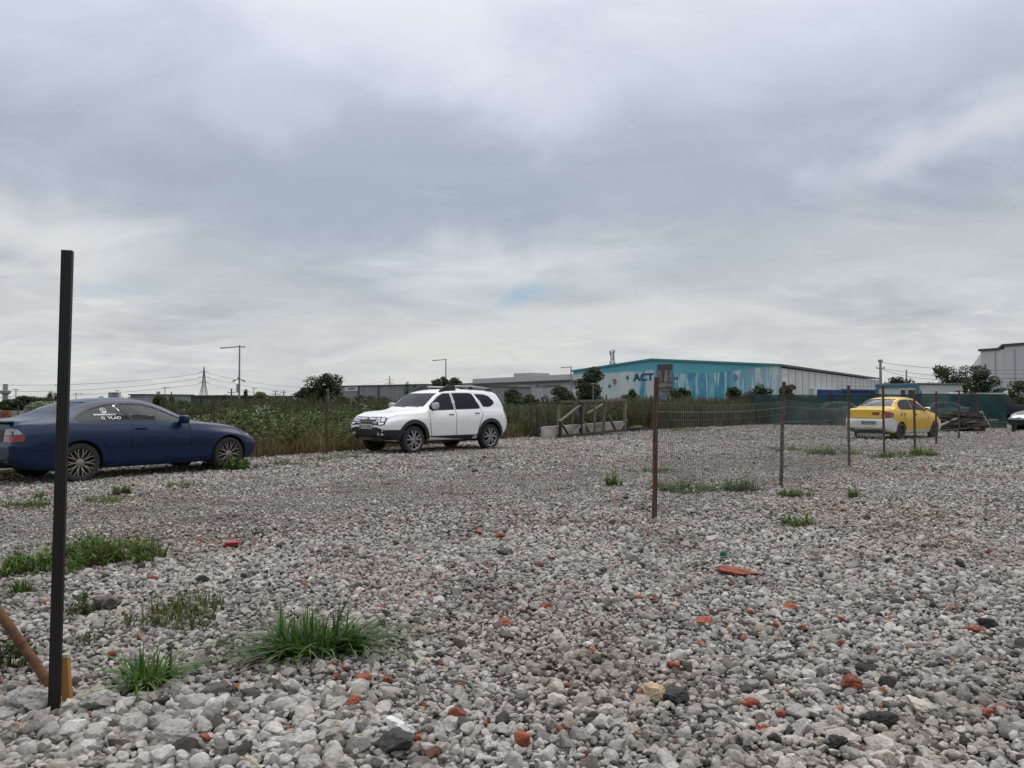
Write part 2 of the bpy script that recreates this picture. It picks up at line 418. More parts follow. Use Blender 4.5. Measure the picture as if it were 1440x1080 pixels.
# ================================================================ ground
def ground_mats():
    m, nt, out = new_mat('field_soil')
    g = N(nt, 'ShaderNodeNewGeometry'); P = g.outputs['Position']
    a = noisef(nt, P, .15, 6, .6); b = noisef(nt, P, 2.5, 5, .65)
    c1 = ramp(nt, a, [(.35, (.055, .062, .028)), (.65, (.095, .080, .045))]).outputs[0]
    c = mixc(nt, .45, c1, ramp(nt, b, [(.3, (.03, .035, .015)), (.7, (.13, .115, .07))]).outputs[0])
    p = N(nt, 'ShaderNodeBsdfPrincipled', _Roughness=.95); L(nt, c, p.inputs['Base Color']); L(nt, p.outputs[0], out.inputs[0])
    soil = m
    m, nt, out = new_mat('crushed_stone_bed')
    g = N(nt, 'ShaderNodeNewGeometry'); P = g.outputs['Position']
    v1 = N(nt, 'ShaderNodeTexVoronoi', _Scale=22., _Randomness=1.0); L(nt, P, v1.inputs['Vector'])
    v2 = N(nt, 'ShaderNodeTexVoronoi', _Scale=55., _Randomness=1.0); L(nt, P, v2.inputs['Vector'])
    s1 = nt.nodes.new('ShaderNodeSeparateColor'); L(nt, v1.outputs['Color'], s1.inputs[0])
    s2 = nt.nodes.new('ShaderNodeSeparateColor'); L(nt, v2.outputs['Color'], s2.inputs[0])
    cr = [(0, (.02, .018, .017)), (.12, (.045, .042, .039)), (.4, (.10, .095, .09)), (.8, (.20, .19, .18)), (.94, (.30, .265, .235)), (.975, (.22, .11, .075)), (1, (.42, .41, .40))]  # bed colours darkened so the gaps between stones look shaded
    c1 = ramp(nt, s1.outputs[0], cr).outputs[0]; c2 = ramp(nt, s2.outputs[0], cr).outputs[0]
    low = noisef(nt, P, .22, 5, .6, .4); mid = noisef(nt, P, 1.3, 5, .65)
    lm = ramp(nt, low, [(.40, (0, 0, 0)), (.58, (1, 1, 1))]).outputs[0]
    c = mixc(nt, lm, c2, c1)
    tint = ramp(nt, mid, [(.3, (.80, .76, .73)), (.6, (1, .99, .98))]).outputs[0]
    c = mixc(nt, .8, c, tint, 'MULTIPLY')
    warm = ramp(nt, noisef(nt, P, .35, 4, .55, .3), [(.5, (1, 1, 1)), (.68, (.93, .83, .78))]).outputs[0]
    c = mixc(nt, 1.0, c, warm, 'MULTIPLY')
    p = N(nt, 'ShaderNodeBsdfPrincipled', _Roughness=.92); L(nt, c, p.inputs['Base Color'])
    hgt = math_(nt, 'SUBTRACT', 1.0, math_(nt, 'ADD', v1.outputs['Distance'], math_(nt, 'MULTIPLY', v2.outputs['Distance'], .5)))
    b = N(nt, 'ShaderNodeBump', _Strength=.9, _Distance=.03); L(nt, hgt, b.inputs['Height']); L(nt, b.outputs[0], p.inputs['Normal'])
    L(nt, p.outputs[0], out.inputs[0])
    return soil, m
SOIL, BED = ground_mats()
xs = [-4000, -1500, -600, -250, -120, -60, -30, 0, 30, 60, 120, 250, 600, 1500, 4000]
gm = MB()
n = len(xs)
gm.raw([(x, y, 0) for y in xs for x in xs], [(j * n + i, j * n + i + 1, (j + 1) * n + i + 1, (j + 1) * n + i) for j in range(n - 1) for i in range(n - 1)])
tag(gm.build('ground', SOIL), 'bare soil of the field reaching to the horizon', None, None, 'structure')
# the gravel lot: its far-left edge runs along the weeds
EDGE = [gp(-420, 760), gp(40, 668), gp(350, 645), gp(560, 630), gp(770, 612), gp(930, 603.5), gp(1060, 597.5)]
lot = [(p.x, p.y) for p in EDGE] + [(26, 44), (60, 44), (60, -15), (-30, -15)]
lm = MB(); lm.raw([(x, y, .004) for x, y in lot], [tuple(range(len(lot)))])
tag(lm.build('gravel_lot', BED), 'crushed grey stone surface of the parking lot', None, None, 'structure')
def edge_x(y):
    pts = [(p.y, p.x) for p in EDGE]
    if y <= pts[0][0]: return pts[0][1]
    for (a, b), (c, e) in zip(pts, pts[1:]):
        if y <= c: return b + (e - b) * (y - a) / (c - a)
    return 16 + (y - pts[-1][0]) * 3.0

# stones
def smooth01(t): t = min(1, max(0, t)); return t * t * (3 - 2 * t)
def stone_mat():
    m, nt, out = new_mat('crushed_stone')
    oi = nt.nodes.new('ShaderNodeObjectInfo')
    c = ramp(nt, oi.outputs['Random'], [(0, (.19, .178, .162)), (.20, (.315, .298, .276)), (.58, (.41, .388, .360)), (.77, (.52, .495, .462)), (.81, (.36, .325, .285)), (.86, (.28, .240, .205)),
                                         (.885, (.16, .142, .125)), (.925, (.085, .075, .066)), (.974, (.05, .045, .040)), (.976, (.24, .09, .055)), (.987, (.28, .095, .052)), (.9885, (.43, .37, .28)), (.995, (.45, .39, .30)), (.997, (.58, .57, .55)), (1, (.6, .59, .57))]).outputs[0]
    g = N(nt, 'ShaderNodeNewGeometry'); P = g.outputs['Position']
    f = noisef(nt, P, 60, 6, .7); f2 = noisef(nt, P, 220, 3, .6)
    t = ramp(nt, f, [(.30, (.60, .58, .56)), (.55, (1, 1, 1)), (.72, (1.20, 1.19, 1.17))]).outputs[0]
    c = mixc(nt, 1.0, c, t, 'MULTIPLY')
    pit = ramp(nt, f2, [(.30, (.62, .60, .58)), (.42, (1, 1, 1))]).outputs[0]
    c = mixc(nt, .8, c, pit, 'MULTIPLY')
    warm = ramp(nt, noisef(nt, P, .35, 4, .55, .3), [(.5, (1, 1, 1)), (.68, (.94, .85, .80))]).outputs[0]
    c = mixc(nt, 1.0, c, warm, 'MULTIPLY')
    grime = ramp(nt, noisef(nt, P, 1.1, 6, .68, .5), [(.34, (.68, .655, .63)), (.48, (.97, .965, .955)), (.60, (1.07, 1.07, 1.065))]).outputs[0]
    c = mixc(nt, 1.0, c, grime, 'MULTIPLY')
    p = N(nt, 'ShaderNodeBsdfPrincipled', _Roughness=.93); p.inputs['Specular IOR Level'].default_value = .25; L(nt, c, p.inputs['Base Color'])
    b = N(nt, 'ShaderNodeBump', _Strength=.8, _Distance=.009); L(nt, math_(nt, 'ADD', f, math_(nt, 'MULTIPLY', f2, .4)), b.inputs['Height']); L(nt, b.outputs[0], p.inputs['Normal'])
    L(nt, p.outputs[0], out.inputs[0])
    return m
STONE = stone_mat()
def hnoise(x, y, s, o=0.0): return mnoise.noise(Vector((x * s + o, y * s - o, o)))
def build_gravel():
    var = []
    for k in range(16):
        r = random.Random(100 + k)
        V, Fc = stone_variant(100 + k, 3 if k < 10 else 2, 8 + k % 6 * 2, (1, r.uniform(.66, .95), r.uniform(.5, .8)), .10)
        var.append((V, Fc, [0] * len(Fc), [0.5] * len(Fc)))
    P = []; Rt = []; Sc = []; Ix = []
    def zone(y0, y1, step, smed, ssd, lift, near=True, keep=1.0, smin=.008, smax=.075):
        y = y0
        while y < y1:
            hw = .70 * y + 1.6
            xx = -hw
            while xx < hw:
                px = xx + nr.uniform(-.5, .5) * step; py = y + nr.uniform(-.5, .5) * step
                xx += step
                if keep < 1 and nr.random() > keep: continue
                if px < edge_x(py) - .25 + .5 * hnoise(px, py, .8): continue
                # the driven lane is finer; rough band in front is coarse
                coarse = hnoise(px, py, .22, 3.1) * .5 + .5
                lane = max(0.0, 1 - abs((px * .62 - py * .78) + 9.6) / 3.4)      # strip that the cars drive on
                sm = smed * (1.0 - .42 * lane) * (.80 + .4 * coarse)
                s = min(smax, max(smin, sm * math.exp(nr.normal(0, ssd))))
                if px < -.5 and py < 3.4: s *= 1.22
                s *= 1 + .18 * smooth01((4.4 - py) / 1.6)
                hz = .018 * hnoise(px, py, .9) + .010 * hnoise(px, py, 2.3, 9)
                P.append((px, py, .004 + s * nr.uniform(.05, .42) + lift * nr.random() + max(0, hz)))
                a = 2 * math.pi * nr.random()
                Rt.append((nr.normal(0, .35), nr.normal(0, .35), a)); Sc.append((s * nr.uniform(.85, 1.25), s * nr.uniform(.85, 1.15), s * nr.uniform(.8, 1.1)))
                Ix.append(int(nr.integers(0, 16 if not near else 10)))
            y += step
    zone(1.6, 7.0, .040, .0072, .40, .004, True, .7)   # fines between
    zone(1.6, 7.0, .0285, .0132, .38, .013)            # main stones
    zone(1.6, 7.0, .13, .0245, .25, .010)              # big ones
    zone(7.0, 14.0, .037, .0140, .38, .012, False)
    zone(7.0, 14.0, .20, .024, .25, .010, False)
    zone(14.0, 26.0, .062, .0185, .38, .010, False)
    zone(26.0, 47.0, .13, .024, .35, .008, False)
    o = scatter('gravel', var, P, Rt, Sc, Ix, [STONE], 30)
    tag(o, 'loose crushed grey concrete gravel covering the lot', None, None, 'stuff')
    print('stones', len(P))
build_gravel()
# ================================================================ vehicles
def pchip(pts):
    xs = [p[0] for p in pts]; ys = [p[1] for p in pts]; n = len(xs)
    hh = [xs[i + 1] - xs[i] for i in range(n - 1)]; dl = [(ys[i + 1] - ys[i]) / hh[i] for i in range(n - 1)]
    m = [dl[0]] + [0.0] * (n - 2) + [dl[-1]]
    for i in range(1, n - 1):
        if dl[i - 1] * dl[i] > 0:
            w1 = 2 * hh[i] + hh[i - 1]; w2 = hh[i] + 2 * hh[i - 1]; m[i] = (w1 + w2) / (w1 / dl[i - 1] + w2 / dl[i])
    def f(x):
        if x <= xs[0]: return ys[0]
        if x >= xs[-1]: return ys[-1]
        i = max(k for k in range(n - 1) if xs[k] <= x); t = (x - xs[i]) / hh[i]
        return ys[i] * (1 + 2 * t) * (1 - t) ** 2 + hh[i] * m[i] * t * (1 - t) ** 2 + ys[i + 1] * t * t * (3 - 2 * t) + hh[i] * m[i + 1] * t * t * (t - 1)
    return f
def smooth01(t): t = min(1, max(0, t)); return t * t * (3 - 2 * t)

class Shape:
    def __init__(s, sp):
        s.sp = sp; s.L = sp['L']
        s.c = {k: pchip(sp[k]) for k in ('zb', 'zs', 'zt', 'wm', 'ws', 'zr', 'wr')}
        s.ff = pchip(sp['front']); s.rf = pchip(sp['rear'])
    def section(s, x, inner=0.0, floor=None):
        c = {k: f(x) for k, f in s.c.items()}
        zb, zs, zt, wm, ws, zr, wr = (c[k] for k in ('zb', 'zs', 'zt', 'wm', 'ws', 'zr', 'wr'))
        cr = zt - zr
        pts = [(0, zb), (wm * .55, zb), (wm * .90, zb + .01), (wm * .965, zb + .09), (wm * .99, zb + .42 * (zs - zb)), (wm, zb + .62 * (zs - zb)), (wm * .995, zb + .80 * (zs - zb)), (ws + .012, zs - .03), (ws - .012, zs + .012),
               (ws + (wr - ws) * .5 + .012, zs + (zr - zs) * .52), (wr + .004, zr - .012), (wr - .03, zr + .02), (wr * .72, zt - cr * .30), (wr * .40, zt - cr * .08), (0, zt)]
        # subdivide and relax
        q = []
        for (a, b), (e, f) in zip(pts, pts[1:]):
            for k in range(4): q.append((a + (e - a) * k / 4, b + (f - b) * k / 4))
        q.append(pts[-1])
        for _ in range(1):
            q = [q[0]] + [((q[i - 1][0] + 2 * q[i][0] + q[i + 1][0]) / 4, (q[i - 1][1] + 2 * q[i][1] + q[i + 1][1]) / 4) for i in range(1, len(q) - 1)] + [q[-1]]
        out = []
        for y, z in q:
            if inner:
                y = y * (1 - inner / max(.3, wm)); z = max(floor, min(z, zt - inner * .7) if z > zr - .2 else z)
            xx = x
            wF = smooth01((x - (s.L - .6)) / .6); wR = smooth01((.6 - x) / .6)
            xx -= wF * s.ff(z); xx += wR * s.rf(z)
            out.append((xx, y, z))
        return out
    def mesh(s, x0=None, x1=None, n=110, inner=0.0, floor=None):
        a = 0 if x0 is None else x0; b = s.L if x1 is None else x1
        st = []
        for i in range(n + 1):
            t = i / n
            if x0 is None: t = t + .045 * -math.sin(2 * math.pi * t)      # denser at the ends
            st.append(a + (b - a) * t)
        secs = [s.section(x, inner, floor) for x in st]
        k = len(secs[0]); V = []; Fc = []
        ring = 2 * k - 2
        for sec in secs:
            V += sec; V += [(p[0], -p[1], p[2]) for p in sec[-2:0:-1]]
        for i in range(len(secs) - 1):
            for j in range(ring):
                j2 = (j + 1) % ring
                Fc.append((i * ring + j, i * ring + j2, (i + 1) * ring + j2, (i + 1) * ring + j))
        for base, flip in ((0, True), ((len(secs) - 1) * ring, False)):   # end caps as strips, so that they stay clean
            for j in range(k - 1):
                a_, b_ = base + j, base + j + 1
                c_, d_ = base + (ring - (j + 1)) % ring, base + (ring - j) % ring
                f = [a_, b_, c_, d_]
                f = [q for i_, q in enumerate(f) if q not in f[:i_]]
                Fc.append(tuple(f if flip else f[::-1]))
        return V, Fc

def temp_obj(V, Fc, mats, mi):
    me = bpy.data.meshes.new('cutter'); me.from_pydata(V, [], Fc)
    for m in mats: me.materials.append(m)
    me.polygons.foreach_set('material_index', [mi] * len(Fc))
    bm = bmesh.new(); bm.from_mesh(me); bmesh.ops.recalc_face_normals(bm, faces=bm.faces); bm.to_mesh(me); bm.free()
    o = bpy.data.objects.new('cutter', me); COL.objects.link(o); return o
def cut(o, cutters):
    for c in cutters:
        md = o.modifiers.new('b', 'BOOLEAN'); md.operation = 'DIFFERENCE'; md.solver = 'EXACT'; md.object = c
    dg = bpy.context.evaluated_depsgraph_get(); dg.update()
    me = bpy.data.meshes.new_from_object(o.evaluated_get(dg)); old = o.data
    o.modifiers.clear(); o.data = me; bpy.data.meshes.remove(old)
    for c in cutters:
        m = c.data; bpy.data.objects.remove(c); bpy.data.meshes.remove(m)

class Car:
    def __init__(s, name, label, loc, rz, sp, paint, dark, cat='car', group=None):
        s.sp = sp; s.shape = Shape(sp); s.paint = paint; s.dark = dark
        s.root = empty(name, loc, rz); tag(s.root, label, cat, group)
        s.off = (-sp['L'] / 2, 0, 0)
        V, Fc = s.shape.mesh()
        s.bvh = BVHTree.FromPolygons(V, Fc); s.V, s.F = V, Fc
    def P(s, o): o.parent = s.root; o.location = s.off; return o
    def body(s, name='body', mats=None):
        sp = s.sp; mats = mats or [s.paint, s.dark]
        o = temp_obj(s.V, s.F, mats, 0); o.name = o.data.name = name
        cs = []
        ix0, ix1 = sp['cabin']
        V, Fc = s.shape.mesh(ix0, ix1, 40, .07, .42); cs.append(temp_obj(V, Fc, mats, 1))
        for poly in sp['side_windows']:
            mb = MB(); mb.prism(poly, -1.3, 1.3, tf=lambda p: Vector((p.x, p.z, p.y)))
            cs.append(temp_obj(mb.v, mb.f, mats, 1))
        for key, xa, xb in (('windshield', (ix0 + ix1) / 2, sp['L'] + .5), ('rear_window', -.5, (ix0 + ix1) / 2)):
            if key not in sp: continue
            poly = sp[key]; full = poly + [(-y, z) for y, z in poly[::-1]]
            mb = MB(); mb.prism(full, xa, xb, tf=lambda p: Vector((p.z, p.x, p.y)))
            cs.append(temp_obj(mb.v, mb.f, mats, 1))
        for ax in sp['axles']:
            for sg in (1, -1):
                mb = MB(); y0 = sg * (sp['W'] / 2 - .30); y1 = sg * (sp['W'] / 2 + .3)
                mb.prism([(ax + sp['arch'] * math.cos(a), sp['wr_'] + sp['arch'] * math.sin(a)) for a in [2 * math.pi * k / 40 for k in range(40)]], y0, y1, tf=lambda p: Vector((p.x, p.z, p.y)))
                cs.append(temp_obj(mb.v, mb.f, mats, 1))
        cut(o, cs)
        me = o.data; me.polygons.foreach_set('use_smooth', [True] * len(me.polygons)); me.set_sharp_from_angle(angle=R(32))
        s.P(o); s.bodyobj = o; return o
    # panel laid on the body as seen from yaw phi (90 = from the left side, 0 = front, 180 = rear)
    def panel(s, name, poly, phi, off, mats, thick=.012, mirror=None, parent=None, cell=.05, smooth=True, sides=(1, -1), holes=None):
        """returns objects for side +y and -y (or one when phi is 0/180 and the polygon spans the middle)"""
        ph = R(phi); vd = Vector((math.cos(ph), math.sin(ph), 0)); ax = Vector((math.sin(ph), -math.cos(ph), 0))
        bm = bmesh.new(); vs = [bm.verts.new((p[0], p[1], 0)) for p in poly]; bm.faces.new(vs)
        bmesh.ops.triangulate(bm, faces=bm.faces[:])
        for axis in (0, 1):
            lo = min(p[axis] for p in poly); hi = max(p[axis] for p in poly); q = math.floor(lo / cell) * cell
            while q < hi:
                n = (1, 0, 0) if axis == 0 else (0, 1, 0)
                bmesh.ops.bisect_plane(bm, geom=bm.verts[:] + bm.edges[:] + bm.faces[:], plane_co=tuple(q * c for c in n), plane_no=n)
                q += cell
        bmesh.ops.dissolve_limit(bm, angle_limit=.001, verts=[], edges=[e for e in bm.edges if not e.is_boundary], use_dissolve_boundaries=False) if False else None
        last = None; ok = True
        miss = []
        for v in bm.verts:
            o = ax * v.co.x + Vector((0, 0, v.co.y)) + vd * 9
            hit, nor, _, _ = s.bvh.ray_cast(o, -vd)
            if hit is None: miss.append(v); continue
            if nor.dot(vd) < 0: nor = -nor
            nn = (nor + vd * .6).normalized()
            v.co = hit + nn * off
        good = [v for v in bm.verts if v not in set(miss)]
        for v in miss:      # off the outline: drop on the nearest hit point
            o = ax * v.co.x + Vector((0, 0, v.co.y))
            b = min(good, key=lambda g: (Vector((g.co.x, g.co.y, g.co.z)) - o - vd * (g.co.dot(vd))).length)
            v.co = b.co.copy()
        if miss: bmesh.ops.remove_doubles(bm, verts=bm.verts[:], dist=1e-5)
        bm.normal_update()
        for f in bm.faces:
            if f.normal.dot(vd) < 0: f.normal_flip()
        if thick:
            be = [e for e in bm.edges if e.is_boundary]
            r = bmesh.ops.extrude_edge_only(bm, edges=be)
            for v in r['geom']:
                if isinstance(v, bmesh.types.BMVert): v.co -= vd * thick
        V = [tuple(v.co) for v in bm.verts]; bm.verts.index_update(); Fc = [tuple(v.index for v in f.verts) for f in bm.faces]; bm.free()
        outs = []
        for sg in sides:
            mb = MB(); mb.raw([(x, y * sg, z) for x, y, z in V], [f if sg > 0 else f[::-1] for f in Fc])
            o = mb.build(name, mats, None, smooth=35 if smooth else None, fix=True)
            if parent is None: s.P(o)
            else: o.parent = parent if not isinstance(parent, dict) else parent[sg]
            outs.append(o)
        return dict(zip(sides, outs))
    def strip(s, name, pts, phi, w, off, mats, **kw):
        """ribbon along a polyline in panel space"""
        up = []; dn = []
        for i, p in enumerate(pts):
            a = pts[max(i - 1, 0)]; b = pts[min(i + 1, len(pts) - 1)]
            t = Vector((b[0] - a[0], b[1] - a[1])).normalized(); nx, ny = -t.y * w / 2, t.x * w / 2
            up.append((p[0] + nx, p[1] + ny)); dn.append((p[0] - nx, p[1] - ny))
        return s.panel(name, up + dn[::-1], phi, off, mats, **kw)
    def ring(s, name, c, r0, r1, a0, a1, phi, off, mats, n=20, zmin=None, **kw):
        A = [a0 + (a1 - a0) * k / n for k in range(n + 1)]
        poly = [(c[0] + r1 * math.cos(a), c[1] + r1 * math.sin(a)) for a in A] + [(c[0] + r0 * math.cos(a), c[1] + r0 * math.sin(a)) for a in A[::-1]]
        return s.panel(name, poly, phi, off, mats, **kw)
    def hit(s, x, z, sg):
        h, n, _, _ = s.bvh.ray_cast(Vector((x, 4 * sg, z)), Vector((0, -sg, 0))); return h
    def wheel(s, ax, sg, rad, width, tyre_m, rim_builder, squash=0.0):
        e = empty('wheel', (ax + s.off[0], sg * (s.sp['W'] / 2 - width / 2 - .015), rad), 0 if sg < 0 else math.pi, s.root)   # local -y is outward
        w = width / 2
        prof = [(rad * .70, -w * .55), (rad * .70, -w * .9), (rad * .80, -w), (rad * .93, -w * .96), (rad * .985, -w * .72), (rad, -w * .3), (rad, w * .3), (rad * .985, w * .72), (rad * .93, w * .96), (rad * .80, w), (rad * .70, w * .9)]
        mb = MB(); mb.lathe(prof, 40, 'Y')
        if squash:
            mb.v = [(x * (1 + .03 * (z < -rad * .6)), y * (1 + .10 * (z < -rad * .75)), max(z, -rad + squash)) for x, y, z in mb.v]
        for k in range(0):
            pass
        mb.build('tyre', tyre_m, e, smooth=40)
        rim_builder(e, rad, w)
        return e

def rim_multispoke(m_rim, m_dark):
    def f(e, rad, w):
        rr = rad * .755; mb = MB()
        mb.lathe([(rr * .90, -w * .35), (rr * .93, -w * .86), (rr, -w * .93), (rr * 1.03, -w * .80)], 40, 'Y')
        n = 10
        for k in range(n):
            a = 2 * math.pi * k / n
            for s_ in (-1, 1):
                a1 = a + s_ * math.pi / n * .50
                p0 = (rr * .26 * math.cos(a), -w * .70, rr * .26 * math.sin(a)); pm = (rr * .58 * math.cos(a + s_ * .055), -w * .80, rr * .58 * math.sin(a + s_ * .055)); p1 = (rr * .93 * math.cos(a1), -w * .82, rr * .93 * math.sin(a1))
                mb.bar(p0, pm, .016, .018, up=(0, 1, 0)); mb.bar(pm, p1, .014, .018, up=(0, 1, 0))
        mb.lathe([(0.001, -w * .82), (rr * .17, -w * .82), (rr * .28, -w * .72), (rr * .28, -w * .5)], 20, 'Y')
        mb.build('rim', m_rim, e, smooth=40)
        b = MB(); b.lathe([(.001, -w * .1), (rr * .93, -w * .1), (rr * .98, -w * .6)], 32, 'Y'); b.lathe([(.001, -w * .38), (rr * .62, -w * .38), (rr * .62, -w * .2)], 24, 'Y')
        b.build('brake_disc', m_dark, e, smooth=40)
    return f
def rim_fivespoke(m_rim, m_dark):
    def f(e, rad, w):
        rr = rad * .70; mb = MB()
        mb.lathe([(rr * .88, -w * .3), (rr * .92, -w * .80), (rr * .99, -w * .88), (rr * 1.02, -w * .75)], 36, 'Y')
        for k in range(5):
            a = 2 * math.pi * k / 5 + math.pi / 2
            for s_ in (-1, 1):
                b = a + s_ * .26; c = a + s_ * .20
                mb.bar((rr * .20 * math.cos(c), -w * .80, rr * .20 * math.sin(c)), (rr * .94 * math.cos(b), -w * .78, rr * .94 * math.sin(b)), .036, .03, up=(0, 1, 0))
            mb.bar((rr * .2 * math.cos(a), -w * .74, rr * .2 * math.sin(a)), (rr * .55 * math.cos(a), -w * .74, rr * .55 * math.sin(a)), .06, .02, up=(0, 1, 0))
        mb.lathe([(0.001, -w * .86), (rr * .16, -w * .86), (rr * .25, -w * .76), (rr * .25, -w * .5)], 20, 'Y')
        mb.build('rim', m_rim, e, smooth=40)
        b = MB(); b.lathe([(.001, -w * .2), (rr * .93, -w * .2), (rr * .98, -w * .6)], 32, 'Y')
        b.build('brake_disc', m_dark, e, smooth=40)
    return f
def rim_steel(m_rim):
    def f(e, rad, w):
        rr = rad * .70; mb = MB()
        mb.lathe([(.001, -w * .62), (rr * .22, -w * .62), (rr * .28, -w * .5), (rr * .60, -w * .45), (rr * .78, -w * .62), (rr * .90, -w * .50), (rr * .94, -w * .8), (rr * 1.02, -w * .8)], 36, 'Y')
        mb.build('rim', m_rim, e, smooth=40)
        b = MB()
        for k in range(10):
            a = 2 * math.pi * k / 10; b.lathe([(.001, -w * .60), (.018, -w * .60), (.02, -w * .5)], 8, 'Y', c=(rr * .62 * math.cos(a), 0, rr * .62 * math.sin(a)))
        b.build('hub_nut', m_rim, e)
    return f

def aim(A, u, wb):
    """heading so that a point wb along it falls on the column u of the picture"""
    k = (u * A.y - A.x) / wb; am = math.sqrt(1 + u * u); k = max(-1, min(1, k / am))
    return math.acos(k) - math.atan(u)

# shared car materials
M_TYRE = mat('tyre_rubber', (.018, .018, .018), .85, var=.3, scale=20, col2=(.035, .032, .03), bump=.3, bscale=120)
M_TYRE_DUST = mat('dusty_tyre', (.03, .028, .026), .9, scale=14, col2=(.085, .075, .068), bump=.3, bscale=120)
M_BLACKPL = mat('black_plastic', (.016, .016, .017), .55, var=.3, scale=9, col2=(.024, .023, .023))
M_CABIN = mat('dark_cabin', (.012, .012, .013), .8, var=.3)
M_SEAT = mat('seat_cloth', (.035, .035, .038), .9, var=.3)
M_CHROME = mat('chrome', (.75, .76, .78), .12, 1.0, var=.05)
M_ALLOY = mat("alloy_wheel", (.38, .38, .39), .32, .9, var=.1)
M_ALLOY_PINK = mat("dusty_alloy_wheel", (.34, .29, .265), .42, .7, var=.2)
M_STEEL_DARK = mat('brake_steel', (.05, .045, .04), .6, .5, var=.4)
M_REDLENS = mat('red_lens', (.22, .006, .010), .12, var=.35, scale=9, coat=.6)
M_CLEARLENS = mat('clear_lens', (.55, .57, .58), .10, .15, var=.35, scale=22, col2=(.24, .26, .28), coat=.8)
M_PLATE = mat('plate_white', (.52, .53, .53), .4, var=.12)
M_PLATE_DIRTY = mat('dusty_plate', (.34, .34, .34), .5, scale=30, col2=(.22, .22, .23))
M_INK = mat('plate_ink', (.015, .015, .02), .5)
M_BLUEBAND = mat('plate_blue', (.02, .04, .22), .4)
M_STICKER = mat('white_sticker', (.75, .75, .76), .5, var=.05)
M_MIRROR = mat('grey_mirror_cap', (.42, .42, .43), .45, 0, var=.1)
G_CLEAR = glass_mat('clear_glass', (.42, .50, .47))
G_TINT = glass_mat('tinted_glass', (.03, .033, .036))
G_MID = glass_mat('smoked_glass', (.40, .45, .43))

def seats(car, xf, xr, zseat=.55, hgt=.62, wy=.36):
    for sg in (1, -1):
        mb = MB(); mb.box((xf + .15, sg * wy, zseat - .04), (.5, .5, .16)); mb.bar((xf - .08, sg * wy, zseat), (xf - .26, sg * wy, zseat + hgt * .72), .13, .48, up=(0, 1, 0)); mb.bar((xf - .27, sg * wy, zseat + hgt * .76), (xf - .31, sg * wy, zseat + hgt), .1, .26, up=(0, 1, 0))
        mb.v = [p for p in mb.v]
        car.P(mb.build('seat', M_SEAT, None, bevel=.03, smooth=60))
    mb = MB(); mb.box((xr + .15, 0, zseat - .04), (.5, 1.2, .16)); mb.bar((xr - .08, 0, zseat), (xr - .26, 0, zseat + hgt * .7), .13, 1.2, up=(0, 1, 0))
    car.P(mb.build('rear_bench', M_SEAT, None, bevel=.03, smooth=60))
def plate(car, phi, y0, y1, z0, z1, text, off=.02, m=M_PLATE):
    o = car.panel('number_plate', [(y0, z0), (y1, z0), (y1, z1), (y0, z1)], phi, off, m, thick=.02, sides=(1,), smooth=False, cell=1)[1]
    # lay lettering just proud of the plate's own plane
    me = o.data; vd = Vector((math.cos(R(phi)), 0, 0)); sgn = 1 if phi == 0 else -1
    tops = sorted([v.co.copy() for v in me.vertices], key=lambda c: -c.x * sgn)[:4]
    xlo = [c.x for c in tops]; zz = [c.z for c in tops]
    def plane_x(y, z):
        a, b, c = tops[0], tops[1], tops[2]
        n = (b - a).cross(c - a)
        if abs(n.x) < 1e-6: return a.x
        return a.x - (n.y * (y - a.y) + n.z * (z - a.z)) / n.x
    vs, fs = text_polys(text, .02, 2); mb = MB(); W = y1 - y0; Hh = z1 - z0
    pts = []
    for a, b in vs:
        s_ = y1 - W * (.13 + .82 * a); z = z0 + Hh * (.18 + .64 * b); y = -s_ if phi == 0 else s_
        pts.append((plane_x(y, z) + sgn * .003, y, z))
    mb.raw(pts, fs); mb.build('plate_lettering', M_INK, o, fix=False)
    b = MB(); q = []
    for s_, z in ((y1 - .01, z0 + .008), (y1 - W * .09, z0 + .008), (y1 - W * .09, z1 - .008), (y1 - .01, z1 - .008)):
        y = -s_ if phi == 0 else s_
        q.append((plane_x(y, z) + sgn * .003, y, z))
    b.raw(q, [(0, 1, 2, 3)]); b.build('plate_band', M_BLUEBAND, o, fix=False)
    return o
def mirror_part(car, x, z, m, sc=(.085, .11, .075), stalk=M_BLACKPL, y_out=.13):
    for sg in (1, -1):
        h = car.hit(x, z - .05, sg)
        mb = MB(); y = h.y + sg * y_out
        mb.ball((0, 0, 0), 1, 3, (1, 1, 1)); sg3 = lambda q: math.copysign(abs(q) ** .55, q); mb.v = [(x + sg3(p[0]) * sc[0], y + sg3(p[1]) * sc[1], z + sg3(p[2]) * sc[2] * (1 + .12 * p[1] * sg)) for p in mb.v]
        mb.v = [(x + (p[0] - x) * (.55 if p[0] < x else 1), p[1], p[2]) for p in mb.v]
        o = car.P(mb.build('mirror', m, None, smooth=60))
        mb = MB(); mb.bar((x + .02, h.y - sg * .02, z - .05), (x + .01, y - sg * .03, z - .02), .06, .035); mb.build('mirror_arm', stalk, o)
def handle_part(car, x, z, m, parents, w=.16):
    for sg in (1, -1):
        h = car.hit(x, z, sg); mb = MB()
        mb.box((x, h.y + sg * .022, z), (w, .018, .030)); mb.box((x - w * .42, h.y + sg * .01, z), (.02, .03, .025)); mb.box((x + w * .42, h.y + sg * .01, z), (.02, .03, .025))
        o = mb.build('handle', m, None, bevel=.005, smooth=50); o.parent = parents[sg]

